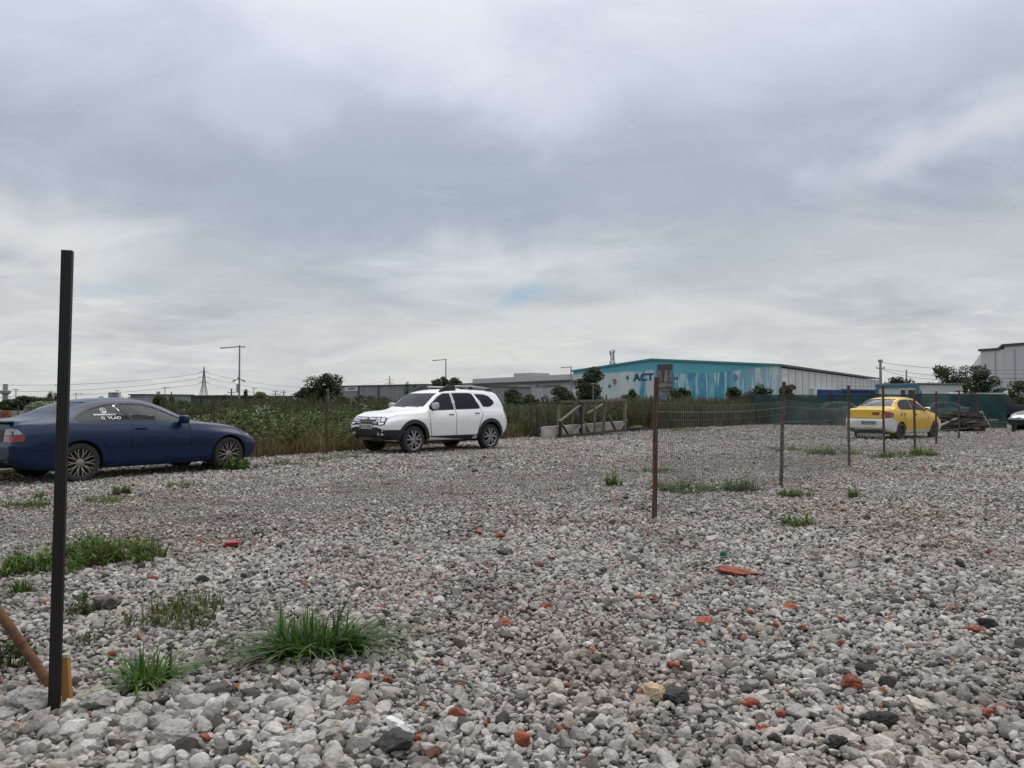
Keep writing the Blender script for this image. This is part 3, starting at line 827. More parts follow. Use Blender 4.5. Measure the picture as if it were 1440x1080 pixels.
# ------------------------------------------------ the blue coupe
def arcpts(cx, cz, r, a0, a1, n=14): return [(cx + r * math.cos(R(a0 + (a1 - a0) * k / n)), cz + r * math.sin(R(a0 + (a1 - a0) * k / n))) for k in range(n + 1)]
COUPE = dict(L=4.40, W=1.757, axles=(.985, 3.71), arch=.365, wr_=.318, cabin=(.62, 3.0),
    zb=[(0, .36), (.25, .24), (.7, .20), (3.9, .19), (4.25, .20), (4.40, .27)],
    zs=[(0, .88), (.3, .925), (.9, .955), (1.8, .945), (3.0, .905), (3.6, .845), (4.1, .755), (4.31, .68), (4.40, .61)],
    zt=[(0, .94), (.05, .99), (.4, 1.02), (.56, 1.045), (.85, 1.20), (1.15, 1.305), (1.5, 1.357), (1.9, 1.37), (2.2, 1.345), (2.42, 1.28), (3.04, .985), (3.16, .945), (3.6, .895), (4.1, .795), (4.31, .715), (4.40, .63)],
    wm=[(0, .72), (.12, .80), (.4, .855), (1.0, .878), (3.5, .878), (4.0, .862), (4.24, .81), (4.35, .765), (4.40, .69)],
    ws=[(0, .66), (.12, .74), (.4, .79), (1.0, .805), (3.0, .80), (3.6, .785), (4.1, .74), (4.31, .66), (4.40, .62)],
    zr=[(0, .925), (.05, .965), (.4, 1.00), (.58, 1.02), (.85, 1.13), (1.15, 1.235), (1.5, 1.295), (1.9, 1.31), (2.2, 1.285), (2.42, 1.225), (3.04, .955), (3.16, .93), (3.6, .875), (4.1, .778), (4.31, .70), (4.40, .622)],
    wr=[(0, .60), (.12, .66), (.4, .70), (.58, .69), (1.15, .575), (1.9, .565), (2.42, .575), (3.04, .68), (3.16, .69), (3.6, .68), (4.1, .64), (4.31, .57), (4.40, .46)],
    front=[(.2, .06), (.32, .0), (.50, .0), (.58, .05), (.75, .10)], rear=[(.3, .07), (.42, 0.0), (.62, 0.0), (.66, .035), (.98, .06)],
    side_windows=[[(.98, .985), (.93, 1.02), (1.02, 1.09), (1.22, 1.185), (1.42, 1.238), (1.60, 1.262), (1.655, 1.262), (1.84, .978)],
                  [(1.885, .976), (1.70, 1.264), (1.9, 1.268), (2.12, 1.255), (2.32, 1.21), (2.55, 1.115), (2.86, .952)]],
    windshield=[(.56, 1.03), (.50, 1.27)], rear_window=[(.555, 1.10), (.47, 1.29)])
def build_coupe():
    paint = mat('dark_blue_paint', (.0008, .0165, .058), .28, 0, var=.12, scale=1.5, col2=(.0007, .0135, .048), coat=.15, spec=.35)
    A = gp(109, 678.5); th = aim(A, (319 - 720) / F, 2.725)
    rearc = Vector((A.x, A.y, 0)); d = Vector((math.cos(th), math.sin(th), 0)); left = Vector((-d.y, d.x, 0))
    c = rearc + d * (COUPE['L'] / 2 - .985) + left * (COUPE['W'] / 2 - .12)
    car = Car('parked_car', 'dark blue two door coupe with multi spoke wheels and name sticker on side window', (c.x, c.y, 0), th, COUPE, paint, M_CABIN, 'car')
    car.body()
    # glass
    for i, poly in enumerate(COUPE['side_windows']):
        w = car.panel('side_window', poly, 90, -.006, G_TINT if i == 0 else G_CLEAR, thick=0, cell=.12)
        fr = [(x, z) for x, z in poly] + [poly[0]]
        for sg in (1, -1):
            pass
        car.strip('window_trim', fr, 90, .022, .003, M_BLACKPL, parent=w, thick=.01, cell=.15)
        if i == 0: qw = w
    # stickers on the visible (right) quarter window
    def sticker(text, x, z, w, h, bold=0):
        vs, fs = text_polys(text, bold); mb = MB(); pts = []
        for a, b in vs:
            hh = car.hit(x + a * w, z + b * h, -1); pts.append((hh.x, hh.y - .004, hh.z))
        mb.raw(pts, fs); mb.build('sticker_lettering', M_STICKER, qw[-1], fix=False)
    sticker('G. VLAD', 1.345, 1.005, .335, .048, .02)
    sticker('BIMMERMECH', 1.24, 1.070, .36, .028, .03)
    def dots(pts, r):
        mb = MB()
        for x, z, k in pts:
            q = []
            for j in range(10):
                hh = car.hit(x + r * k * math.cos(j * .628), z + r * k * math.sin(j * .628), -1); q.append((hh.x, hh.y - .004, hh.z))
            mb.raw(q, [tuple(range(10))])
        mb.build('sticker_lettering', M_STICKER, qw[-1], fix=False)
    dots([(1.615, 1.225, 1.2), (1.635, 1.232, .8), (1.655, 1.19, .6), (1.665, 1.165, .9), (1.675, 1.15, .7)], .018)
    mb = MB(); q = []
    for k in range(24):
        a = 2 * math.pi * k / 24
        for r in (.050, .042):
            hh = car.hit(1.415 + r * math.cos(a), 1.148 + r * .95 * math.sin(a), -1); q.append((hh.x, hh.y - .004, hh.z))
    mb.raw(q, [(2 * k, 2 * k + 1, (2 * k + 3) % 48, (2 * k + 2) % 48) for k in range(24)])
    for pl in ([(1.385, 1.165), (1.41, 1.17), (1.43, 1.15), (1.405, 1.135), (1.45, 1.12), (1.44, 1.112), (1.385, 1.122), (1.41, 1.15)], [(1.425, 1.135), (1.455, 1.15), (1.45, 1.125)]):
        q = []
        for x, z in pl:
            hh = car.hit(x, z, -1); q.append((hh.x, hh.y - .004, hh.z))
        mb.raw(q, [tuple(range(len(q)))])
    mb.build('sticker_lettering', M_STICKER, qw[-1], fix=False)
    car.panel('windshield', [(-.56, 1.03), (.56, 1.03), (.50, 1.27), (-.50, 1.27)], 0, -.004, G_CLEAR, thick=0, sides=(1,), cell=.12)
    car.panel('rear_window', [(-.555, 1.10), (.555, 1.10), (.47, 1.29), (-.47, 1.29)], 180, -.004, G_MID, thick=0, sides=(1,), cell=.12)
    # doors, lines, mouldings
    door = car.panel('door', [(1.86, .945), (1.83, .80), (1.80, .42), (1.83, .335), (2.86, .335), (2.885, .6), (2.89, .925)], 90, .003, paint, thick=.004, cell=.1)
    car.strip('door_gap', [(2.905, .92), (2.90, .6), (2.875, .32)], 90, .011, .0045, M_CABIN, cell=.1)
    car.strip('door_gap', [(1.845, .945), (1.815, .80), (1.785, .42), (1.80, .33)], 90, .011, .0045, M_CABIN, cell=.1)
    handle_part(car, 1.98, .845, paint, door, .19)
    for pts in ([(.22, .58), (.60, .585)], [(1.37, .59), (1.785, .59)], [(1.81, .59), (2.88, .585)], [(2.91, .585), (3.33, .58)]):
        car.strip('side_moulding', pts, 90, .045, .022, paint, thick=.026, cell=.12)
    car.strip('sill', [(1.38, .275), (2.3, .265), (3.33, .26)], 90, .05, .018, paint, thick=.02, cell=.12)
    car.strip('crease_shade_line', [(.45, .865), (1.5, .872), (2.88, .845), (3.6, .80)], 90, .010, .002, M_BLACKPL, thick=.003, cell=.12)  # thin black strip painted as the shade line of the shoulder crease
    car.panel('fuel_flap', [(.62, .70), (.80, .70), (.82, .72), (.82, .82), (.80, .84), (.62, .84), (.60, .82), (.60, .72)], 90, .004, paint, thick=.006, sides=(-1,), cell=.08)
    # lights
    tl = car.panel('tail_light', [(.42, .685), (.40, .76), (.76, .79), (.795, .745), (.78, .69), (.6, .675)], 150, .010, M_REDLENS, thick=.02, cell=.06)
    car.panel('tail_light_upper', [(.405, .768), (.44, .865), (.58, .885), (.68, .865), (.755, .798)], 150, .010, mat('smoked_clear_lens', (.30, .30, .31), .15, 0, var=.3, scale=22, col2=(.16, .16, .17), coat=.5), thick=.02, parent=tl, cell=.06)
    car.panel('headlight', [(3.02 + .0, .60), (3.02, .68), (3.14, .69), (3.40, .66), (3.46, .61), (3.40, .575), (3.1, .57)], 45, .006, M_CLEARLENS, thick=.02, cell=.05) if False else None
    hl = car.panel('headlight', [(2.50, .60), (2.48, .665), (2.65, .70), (2.86, .69), (2.90, .635), (2.82, .595)], 45, .008, M_CLEARLENS, thick=.02, cell=.05)
    car.panel('grille', [(.03, .52), (.03, .62), (.15, .615), (.20, .56), (.17, .515)], 0, .012, M_BLACKPL, thick=.02)
    car.panel('bumper_vent', [(-.5, .28), (.5, .28), (.55, .38), (-.55, .38)], 0, .008, M_BLACKPL, thick=.02, sides=(1,))
    plate(car, 180, -.26, .26, .70, .81, 'B 90 XCS')
    car.panel('plate_frame', [(-.28, .685), (.28, .685), (.28, .825), (-.28, .825)], 180, .006, M_CHROME, thick=.012, sides=(1,), cell=1, smooth=False)
    car.panel('boot_shade_panel', [(-.40, .675), (.40, .675), (.42, .86), (-.42, .86)], 180, .003, M_BLACKPL, thick=.006, sides=(1,), cell=.1)  # flat black panel painting the shade on the boot's rear face
    car.strip('bumper_line', [(-.78, .605), (.78, .605)], 180, .03, .010, paint, sides=(1,), thick=.012)
    car.strip('bumper_line', [(-.78, .44), (.78, .44)], 180, .02, .008, paint, sides=(1,), thick=.012)
    car.panel('rear_diffuser', [(-.66, .27), (.66, .27), (.68, .36), (-.68, .36)], 180, .006, M_BLACKPL, sides=(1,))
    mirror_part(car, 2.72, .985, paint)
    # boot lip
    mb = MB(); mb.prism([(-.62, .0), (.62, .0), (.60, .11), (-.60, .11)], 0, .03, tf=lambda p: Vector((p.y + .01, p.x, p.z + .968)))
    car.P(mb.build('boot_spoiler', paint, None, bevel=.01, smooth=50))
    # antenna, exhaust
    mb = MB(); mb.tube([(.15, -.45, .27), (-.02, -.45, .265)], .035, 12); mb.tube([(.15, -.36, .27), (-.02, -.36, .265)], .035, 12)
    car.P(mb.build('exhaust_pipe', M_CHROME, None, smooth=50))
    seats(car, 2.05, 1.15, .48, .66)
    mb = MB(); mb.lathe([(.175, -.012), (.19, 0), (.175, .012), (.162, 0), (.175, -.012)], 20, 'X', c=(2.5, .36, .86)); mb.bar((2.5, .2, .86), (2.5, .52, .86), .03); mb.bar((2.5, .36, .86), (2.75, .36, .75), .06)
    car.P(mb.build('steering_wheel', M_CABIN, None, smooth=50))
    for sg in (1, -1):
        for ax in COUPE['axles']:
            car.wheel(ax, sg, .318, .225, M_TYRE, rim_multispoke(M_ALLOY_PINK, M_STEEL_DARK))
    return car

# ------------------------------------------------ the white SUV
SUV = dict(L=4.315, W=1.822, axles=(.82, 3.493), arch=.415, wr_=.345, cabin=(.30, 3.15),
    zb=[(0, .48), (.2, .36), (.6, .30), (3.7, .29), (4.1, .32), (4.315, .44)],
    zs=[(0, 1.0), (.25, 1.06), (.8, 1.075), (1.6, 1.06), (2.9, 1.02), (3.3, .995), (3.9, .965), (4.15, .915), (4.28, .84), (4.315, .74)],
    zt=[(0, 1.04), (.05, 1.16), (.16, 1.38), (.30, 1.545), (.45, 1.585), (.9, 1.61), (1.6, 1.625), (2.2, 1.605), (2.42, 1.565), (2.55, 1.51), (3.13, 1.125), (3.3, 1.065), (3.8, 1.03), (4.1, .975), (4.26, .895), (4.315, .76)],
    wm=[(0, .79), (.1, .85), (.3, .89), (.8, .908), (3.5, .908), (3.85, .90), (4.1, .85), (4.25, .77), (4.315, .67)],
    ws=[(0, .73), (.1, .80), (.3, .84), (.8, .85), (2.9, .845), (3.3, .84), (3.85, .81), (4.1, .745), (4.25, .66), (4.315, .55)],
    zr=[(0, 1.03), (.05, 1.12), (.16, 1.31), (.30, 1.47), (.45, 1.515), (.9, 1.545), (1.6, 1.56), (2.2, 1.54), (2.42, 1.50), (2.55, 1.45), (3.13, 1.085), (3.3, 1.045), (3.8, 1.01), (4.1, .955), (4.26, .878), (4.315, .75)],
    wr=[(0, .70), (.05, .73), (.16, .70), (.30, .65), (.45, .635), (.9, .635), (1.6, .64), (2.42, .645), (2.55, .655), (3.13, .735), (3.3, .75), (3.85, .71), (4.1, .65), (4.25, .57), (4.315, .46)],
    front=[(.35, .10), (.50, .0), (.72, .0), (.76, .02), (.95, .05)], rear=[(.4, .12), (.55, .08), (.80, .08), (.95, .11), (1.6, .15)],
    side_windows=[[(2.12, 1.085), (2.16, 1.495), (2.38, 1.485), (2.56, 1.40), (2.80, 1.235), (2.90, 1.16), (2.92, 1.10), (2.85, 1.065)],
                  [(2.04, 1.088), (2.06, 1.497), (1.50, 1.505), (1.36, 1.49), (1.17, 1.14), (1.20, 1.105)],
                  [(1.03, 1.16), (1.245, 1.485), (.90, 1.47), (.74, 1.43), (.60, 1.295), (.60, 1.25), (.72, 1.18), (.85, 1.15)]],
    windshield=[(.66, 1.155), (.585, 1.50)], rear_window=[(.62, 1.16), (.55, 1.45)])
def build_suv():
    paint = mat('white_paint', (.80, .81, .80), .30, 0, var=.04, scale=2, col2=(.74, .75, .74), coat=.5)
    A = gp(579, 638.2); th = aim(A, (686.5 - 720) / F, 2.673)          # front axle -> rear axle
    d = -Vector((math.cos(th), math.sin(th), 0)); left = Vector((-d.y, d.x, 0))
    c = Vector((A.x, A.y, 0)) + d * (SUV['L'] / 2 - 3.493) - left * (SUV['W'] / 2 - .12)
    car = Car('parked_car', 'white compact SUV with roof rails and black wheel arch trim parked by the weeds', (c.x, c.y, 0), math.atan2(d.y, d.x), SUV, paint, M_CABIN, 'car')
    car.root.scale = (1, 1, 1.03)
    car.body()
    for i, poly in enumerate(SUV['side_windows']):
        w = car.panel('side_window', poly, 90, -.006, G_TINT if i else G_MID, thick=0, cell=.12)
        car.strip('window_trim', poly + [poly[0]], 90, .022, .002, M_BLACKPL, parent=w, thick=.008, cell=.15)
    car.panel('windshield', [(-.66, 1.155), (.66, 1.155), (.585, 1.50), (-.585, 1.50)], 0, -.004, G_CLEAR, thick=0, sides=(1,), cell=.12)
    car.panel('rear_window', [(-.62, 1.16), (.62, 1.16), (.55, 1.45), (-.55, 1.45)], 180, -.004, G_TINT, thick=0, sides=(1,), cell=.12)
    d1 = car.panel('door', [(2.10, .43), (2.09, 1.065), (2.95, 1.03), (2.97, .75), (2.90, .43)], 90, .003, paint, thick=.004, cell=.1)
    d2 = car.panel('door', [(2.075, .43), (2.065, 1.068), (1.16, 1.085), (1.12, .95), (1.25, .70), (1.32, .43)], 90, .003, paint, thick=.004, cell=.1)
    car.strip('door_gap', [(2.0825, .43), (2.077, 1.07), (2.11, 1.50)], 90, .011, .0045, M_CABIN, cell=.1)
    car.strip('door_gap', [(2.98, 1.03), (2.985, .75), (2.915, .42)], 90, .011, .0045, M_CABIN, cell=.1)
    car.strip('door_gap', [(1.15, 1.09), (1.105, .95), (1.235, .70), (1.305, .42)], 90, .011, .0045, M_CABIN, cell=.1)
    handle_part(car, 2.25, .96, M_ALLOY, d1); handle_part(car, 1.32, .985, M_ALLOY, d2)
    # black arch flares, sill and bumper cladding
    for ax in SUV['axles']:
        car.ring('arch_trim', (ax, .345), .405, .50, R(-8), R(188), 90, .018, M_BLACKPL, thick=.03, cell=.09)
    car.panel('sill_trim', [(1.28, .30), (1.24, .425), (3.02, .425), (3.02, .30)], 90, .016, M_BLACKPL, thick=.03, cell=.15)
    car.panel('sill_trim', [(1.28, .30), (1.22, .46), (1.36, .425), (1.60, .36), (1.60, .30)], 90, .020, M_BLACKPL, thick=.03, cell=.15)
    # front
    car.panel('front_bumper', [(-.90, .36), (.90, .36), (.93, .47), (.86, .60), (.72, .60), (.50, .60), (.44, .66), (-.44, .66), (-.50, .60), (-.72, .60), (-.86, .60), (-.93, .47)], 0, .012, M_BLACKPL, thick=.03, sides=(1,), cell=.09)
    car.panel('bumper_corner', [(2.45, .36), (2.45, .595), (2.8, .595), (3.05, .585), (3.10, .36)], 55, .014, M_BLACKPL, thick=.02, cell=.08) if False else None
    car.panel('bumper_corner', [(3.885, .36), (3.93, .60), (4.25, .60), (4.25, .36)], 90, .012, M_BLACKPL, thick=.02, cell=.08)
    car.panel('skid_plate', [(-.42, .335), (.42, .335), (.46, .43), (-.46, .43)], 0, .024, M_ALLOY, thick=.03, sides=(1,))
    gr = car.panel('grille', [(-.50, .715), (.50, .715), (.53, .875), (-.53, .875)], 0, .012, M_BLACKPL, thick=.02, sides=(1,))[1]
    mb = MB()
    for k in range(-7, 8):
        if abs(k) < 1: continue
        for z in (.79, .835):
            h, n_, _, _ = car.bvh.ray_cast(Vector((9, k * .064, z)), Vector((-1, 0, 0)))
            mb.box((h.x + .018, k * .064 + (.012 if z > .8 else -.012), z), (.02, .05, .026))
    mb.build('grille_grating', M_CHROME, gr, bevel=.004)
    h, n_, _, _ = car.bvh.ray_cast(Vector((9, 0, .81)), Vector((-1, 0, 0)))
    mb = MB(); mb.prism([(-.085, .055), (.085, .055), (.07, .0), (.03, -.055), (0, -.075), (-.03, -.055), (-.07, 0)], 0, .02, tf=lambda p: Vector((h.x + .03 + p.z * .8, p.x, .81 + p.y)))
    mb.build('emblem', M_CHROME, gr, bevel=.004)
    hl = car.panel('headlight', [(2.33, .72), (2.28, .885), (2.45, .905), (2.78, .90), (2.83, .87), (2.80, .80), (2.62, .735), (2.45, .70)], 42, .012, M_BLACKPL, thick=.02, cell=.05)
    for poly in ([(2.33, .80), (2.32, .88), (2.42, .89), (2.44, .80)], [(2.46, .78), (2.45, .885), (2.58, .89), (2.60, .79)], [(2.62, .83), (2.61, .885), (2.79, .885), (2.80, .84)], [(2.36, .73), (2.35, .77), (2.52, .77), (2.48, .72)], [(2.55, .745), (2.58, .775), (2.74, .80), (2.66, .76)]):
        car.panel('lamp_reflector', poly, 42, .018, M_CHROME, thick=.008, parent=hl, cell=.08)
    fg = car.panel('fog_light', arcpts(2.50, .50, .038, 0, 345), 42, .024, M_CLEARLENS, thick=.015, cell=.1)
    car.panel('tail_light', [(.66, .82), (.66, 1.10), (.80, 1.10), (.85, .95), (.84, .82)], 150, .008, M_REDLENS, thick=.02, cell=.06)
    plate(car, 0, -.26, .26, .615, .725, 'B 14 XZG', .035)
    plate(car, 180, -.26, .26, .76, .87, 'B 14 XZG', .02)
    mirror_part(car, 2.82, 1.175, M_MIRROR, (.06, .125, .085))
    car.strip('wiper', [(-.50, 1.15), (.10, 1.19)], 0, .016, .008, M_BLACKPL, sides=(1,))
    car.strip('wiper', [(.02, 1.145), (.55, 1.18)], 0, .016, .008, M_BLACKPL, sides=(1,))
    # roof rails
    for sg in (1, -1):
        mb = MB(); y = sg * .585
        mb.tube([(.55, y, 1.60), (.75, y, 1.655), (1.2, y, 1.685), (2.0, y, 1.69), (2.20, y, 1.67)], .021, 8)
        o = car.P(mb.build('roof_rail', M_ALLOY, None, smooth=50))
        mb = MB(); mb.prism([(1.86, 1.555), (2.44, 1.535), (2.36, 1.62), (2.14, 1.72), (1.90, 1.72)], y - .03, y + .03, tf=lambda p: Vector((p.x, p.z, p.y)))
        mb.build('rail_mount', M_BLACKPL, o, bevel=.01, smooth=50)
        mb = MB(); mb.box((.62, y, 1.605), (.2, .05, .06)); mb.build('rail_mount', M_BLACKPL, o, bevel=.01)
        mb = MB(); mb.box((1.3, y, 1.64), (.12, .04, .08)); mb.build('rail_mount', M_BLACKPL, o, bevel=.01)
    mb = MB(); mb.tube([(2.36, -.0, 1.56), (2.30, 0, 1.72)], .006, 6); car.P(mb.build('antenna', M_BLACKPL, None))
    seats(car, 2.35, 1.45, .70, .68)
    for sg in (1, -1):
        for ax in SUV['axles']:
            car.wheel(ax, sg, .345, .225, M_TYRE, rim_fivespoke(M_ALLOY, M_STEEL_DARK))
    mb = MB(); mb.box((2.1, 0, .31), (3.4, 1.1, .12)); mb.tube([(.82, -.7, .33), (.82, .7, .33)], .06, 8); car.P(mb.build('underbody', M_BLACKPL, None))
    return car

# ------------------------------------------------ the yellow saloon
SALOON = dict(L=4.26, W=1.672, axles=(.985, 3.458), arch=.335, wr_=.285, cabin=(.62, 3.2),
    zb=[(0, .38), (.2, .27), (.6, .21), (3.6, .20), (4.1, .22), (4.26, .30)],
    zs=[(0, .96), (.25, .99), (.9, 1.0), (1.8, .97), (3.0, .925), (3.5, .875), (3.9, .79), (4.15, .69), (4.26, .58)],
    zt=[(0, 1.0), (.05, 1.04), (.35, 1.065), (.58, 1.10), (.85, 1.24), (1.15, 1.365), (1.5, 1.425), (1.95, 1.44), (2.3, 1.42), (2.52, 1.36), (3.2, .995), (3.35, .945), (3.7, .885), (4.0, .79), (4.18, .69), (4.26, .60)],
    wm=[(0, .70), (.1, .76), (.35, .81), (.9, .832), (3.3, .832), (3.75, .815), (4.05, .75), (4.19, .68), (4.26, .58)],
    ws=[(0, .66), (.1, .715), (.35, .755), (.9, .765), (3.0, .765), (3.5, .755), (3.9, .70), (4.15, .60), (4.26, .48)],
    zr=[(0, .985), (.05, 1.015), (.35, 1.03), (.58, 1.05), (.85, 1.165), (1.15, 1.295), (1.5, 1.36), (1.95, 1.378), (2.3, 1.36), (2.52, 1.305), (3.2, .965), (3.35, .925), (3.7, .868), (4.0, .775), (4.18, .68), (4.26, .59)],
    wr=[(0, .60), (.1, .65), (.35, .68), (.58, .665), (1.15, .56), (1.9, .555), (2.52, .57), (3.2, .66), (3.35, .67), (3.75, .65), (4.0, .58), (4.18, .50), (4.26, .40)],
    front=[(.2, .05), (.35, .0), (.52, .0), (.6, .05), (.8, .10)], rear=[(.3, .06), (.45, .0), (.66, .0), (.70, .05), (1.05, .09)],
    side_windows=[[(1.02, 1.04), (.985, 1.09), (1.08, 1.19), (1.25, 1.28), (1.45, 1.325), (1.86, 1.335), (1.84, 1.01), (1.15, 1.015)],
                  [(1.91, 1.005), (1.93, 1.335), (2.15, 1.325), (2.36, 1.285), (2.62, 1.165), (2.92, .975)]],
    windshield=[(.58, 1.05), (.50, 1.35)], rear_window=[(.58, 1.125), (.48, 1.355)])
def build_saloon(name, label, loc, rz, upper, lower, hero=True, group=None):
    car = Car(name, label, loc, rz, SALOON, upper, M_CABIN, 'car', group)
    car.body()
    for i, poly in enumerate(SALOON['side_windows']):
        w = car.panel('side_window', poly, 90, -.006, G_MID, thick=0, cell=.12)
        if hero: car.strip('window_trim', poly + [poly[0]], 90, .022, .002, M_BLACKPL, parent=w, thick=.008, cell=.15)
    car.panel('windshield', [(-.58, 1.05), (.58, 1.05), (.50, 1.35), (-.50, 1.35)], 0, -.004, G_CLEAR, thick=0, sides=(1,), cell=.12)
    car.panel('rear_window', [(-.58, 1.125), (.58, 1.125), (.48, 1.355), (-.48, 1.355)], 180, -.004, G_MID, thick=0, sides=(1,), cell=.12)
    if hero: car.strip('rear_window_seal', [(-.58, 1.125), (.58, 1.125), (.48, 1.355), (-.48, 1.355), (-.58, 1.125)], 180, .02, .002, M_BLACKPL, thick=.006, sides=(1,), cell=.15)
    tl = car.panel('tail_light', [(.53, .735), (.54, .86), (.62, .95), (.80, .935), (.95, .87), (.93, .77), (.75, .73)], 150, .010, M_REDLENS, thick=.02, cell=.06)
    car.panel('headlight', [(2.38, .60), (2.36, .68), (2.55, .73), (2.80, .74), (2.84, .68), (2.70, .60)], 42, .008, M_CLEARLENS, thick=.02, cell=.06)
    mirror_part(car, 2.76, 1.02, M_CHROME if hero else lower, (.07, .10, .065))
    tail = M_TYRE_DUST
    for sg in (1, -1):
        for ax in SALOON['axles']:
            car.wheel(ax, sg, .285, .185, tail, rim_steel(mat('dark_steel_wheel', (.02, .019, .018), .6, .3, var=.4)) if hero else rim_fivespoke(M_ALLOY, M_STEEL_DARK), squash=.03 if hero else 0)
    if not hero: return car
    d1 = car.panel('door', [(1.90, .36), (1.88, .985), (2.88, .94), (2.92, .75), (2.86, .36)], 90, .003, upper, thick=.004, cell=.1)
    d2 = car.panel('door', [(1.875, .36), (1.855, .988), (1.10, 1.005), (1.18, .80), (1.33, .55), (1.36, .36)], 90, .003, upper, thick=.004, cell=.1)
    for pts in ([(1.888, .35), (1.868, .99), (1.895, 1.33)], [(2.90, .95), (2.935, .75), (2.875, .35)], [(1.09, 1.01), (1.165, .80), (1.315, .55), (1.345, .35)]):
        car.strip('door_gap', pts, 90, .010, .0045, M_CABIN, cell=.1)
    handle_part(car, 2.03, .845, M_BLACKPL, d1); handle_part(car, 1.22, .865, M_BLACKPL, d2)
    # white lower body: rear bumper, its wrap-round corners, sills, nose
    car.panel('rear_bumper', [(-.75, .31), (.75, .31), (.78, .5), (.78, .705), (-.78, .705), (-.78, .5)], 180, .014, lower, thick=.02, sides=(1,), cell=.07)
    car.panel('rear_bumper_side', [(.02, .30), (.03, .72), (.28, .72), (.55, .685), (.64, .60), (.645, .29)], 90, .012, lower, thick=.02, cell=.07)
    car.panel('sill_trim', [(1.33, .215), (1.33, .325), (3.10, .325), (3.10, .215)], 90, .010, lower, thick=.015, cell=.12)
    car.panel('front_bumper', [(-.70, .32), (.70, .32), (.70, .62), (-.70, .62)], 0, .012, lower, thick=.02, sides=(1,))
    car.panel('front_bumper_side', [(3.81, .30), (3.82, .60), (3.95, .62), (4.18, .55), (4.2, .30)], 90, .012, lower, thick=.02, cell=.07)
    car.strip('bumper_gap', [(-.80, .708), (.80, .708)], 180, .02, .006, M_CABIN, sides=(1,))
    car.panel('bumper_recess', [(-.46, .50), (.30, .50), (.34, .645), (-.50, .645)], 180, .016, mat('shabby_white', (.62, .62, .60), .6), thick=.01, sides=(1,))
    car.strip('boot_gap', [(-.60, 1.01), (-.60, .73), (.60, .73), (.60, 1.01)], 180, .012, .003, M_CABIN, sides=(1,), cell=.1)
    mb = MB()
    plate(car, 180, -.42, .10, .525, .635, 'B 93 EVE', .035, M_PLATE_DIRTY)
    car.panel('badge_patch', [(-.50, .83), (-.24, .83), (-.24, .92), (-.50, .92)], 180, .006, mat('bare_brown_patch', (.10, .025, .012), .6, col2=(.16, .05, .01)), thick=.008, sides=(1,))
    car.panel('fuel_flap', [(.92, .80), (1.0, .79), (1.02, .88), (.94, .90)], 90, .006, M_BLACKPL, thick=.008, sides=(-1,))
    car.panel('roof_lining_rear_shelf', [(-.5, 1.125), (.5, 1.125), (.5, 1.14), (-.5, 1.14)], 180, -.03, M_SEAT, thick=0, sides=(1,)) if False else None
    seats(car, 2.15, 1.20, .55, .66, .33)
    mb = MB(); mb.box((.55, 0, .26), (.9, .9, .14)); mb.tube([(.985, -.6, .285), (.985, .6, .285)], .05, 8); mb.tube([(.0, .3, .26), (.5, .3, .26)], .035, 8); mb.box((.16, 0, .36), (.2, 1.3, .1)); car.P(mb.build('underbody', M_BLACKPL, None, bevel=.01))
    mb = MB()
    for k in range(9):
        y = -.62 + .10 * k
        mb.tube([(-.02 + .02 * (k % 2), y - .05, .10), (-.06, y - .02, .19 + .02 * (k % 3)), (-.05, y + .03, .20), (.0, y + .06, .09)], .022, 6)
    mb.box((.02, -.22, .19), (.05, .95, .05))
    car.P(mb.build('torn_bumper_foam', mat('torn_pale_foam', (.45, .46, .44), .9, col2=(.20, .20, .19), scale=30), None, smooth=60))
    # torn bumper edge
    car.panel('bumper_underside', [(-.72, .27), (.72, .27), (.74, .34), (-.74, .34)], 180, -.01, M_BLACKPL, thick=.01, sides=(1,))
    return car

def build_cars():
    build_coupe(); build_suv()
    yellow = mat('faded_yellow_paint', (.66, .42, .012), .32, 0, var=.12, scale=3, col2=(.60, .36, .012), coat=.3)
    white = mat('dusty_white_plastic', (.66, .66, .64), .5, 0, var=.15, scale=5, col2=(.52, .51, .49))
    A = gp(1265, 618); th = aim(A, (1311 - 720) / F, 2.473)
    d = Vector((math.cos(th), math.sin(th), 0)); left = Vector((-d.y, d.x, 0))
    c = Vector((A.x, A.y, 0)) + d * (SALOON['L'] / 2 - .985) + left * (SALOON['W'] / 2 - .1)
    t = build_saloon('parked_car', 'yellow saloon with white rear bumper and soft dark tyres behind the rusty posts', (c.x, c.y, -.02), th, yellow, white)
    t.root.scale = (1, 1, 1.07)
    print('cars ok')
build_cars()
# ================================================================ weeds, reeds, grass tufts
M_WEED = leaf_mat('weed_green', (.050, .074, .020), (.082, .098, .032), .3, .55, 1.2, .38)
M_WEED2 = leaf_mat('weed_olive', (.085, .088, .038), (.12, .11, .05), .3, .45, 1.2, .25)
M_DRY = leaf_mat('dry_stalk', (.23, .165, .085), (.14, .085, .042), .25, .45, 2.0, .25)
M_REED = leaf_mat('reed_green', (.045, .060, .024), (.066, .076, .034), .25, .45, .8, .25)
M_FLOWER = leaf_mat('white_blossom', (.46, .46, .36), (.38, .38, .26), .2, .15, 1.2)
M_GRASS = leaf_mat('grass_green', (.058, .125, .016), (.095, .145, .030), .3, .5, 3.0, .15, .5)
M_GRASS_DARK = leaf_mat('grass_deep_green', (.042, .110, .015), (.075, .130, .026), .3, .5, 3.0, .15, .42)

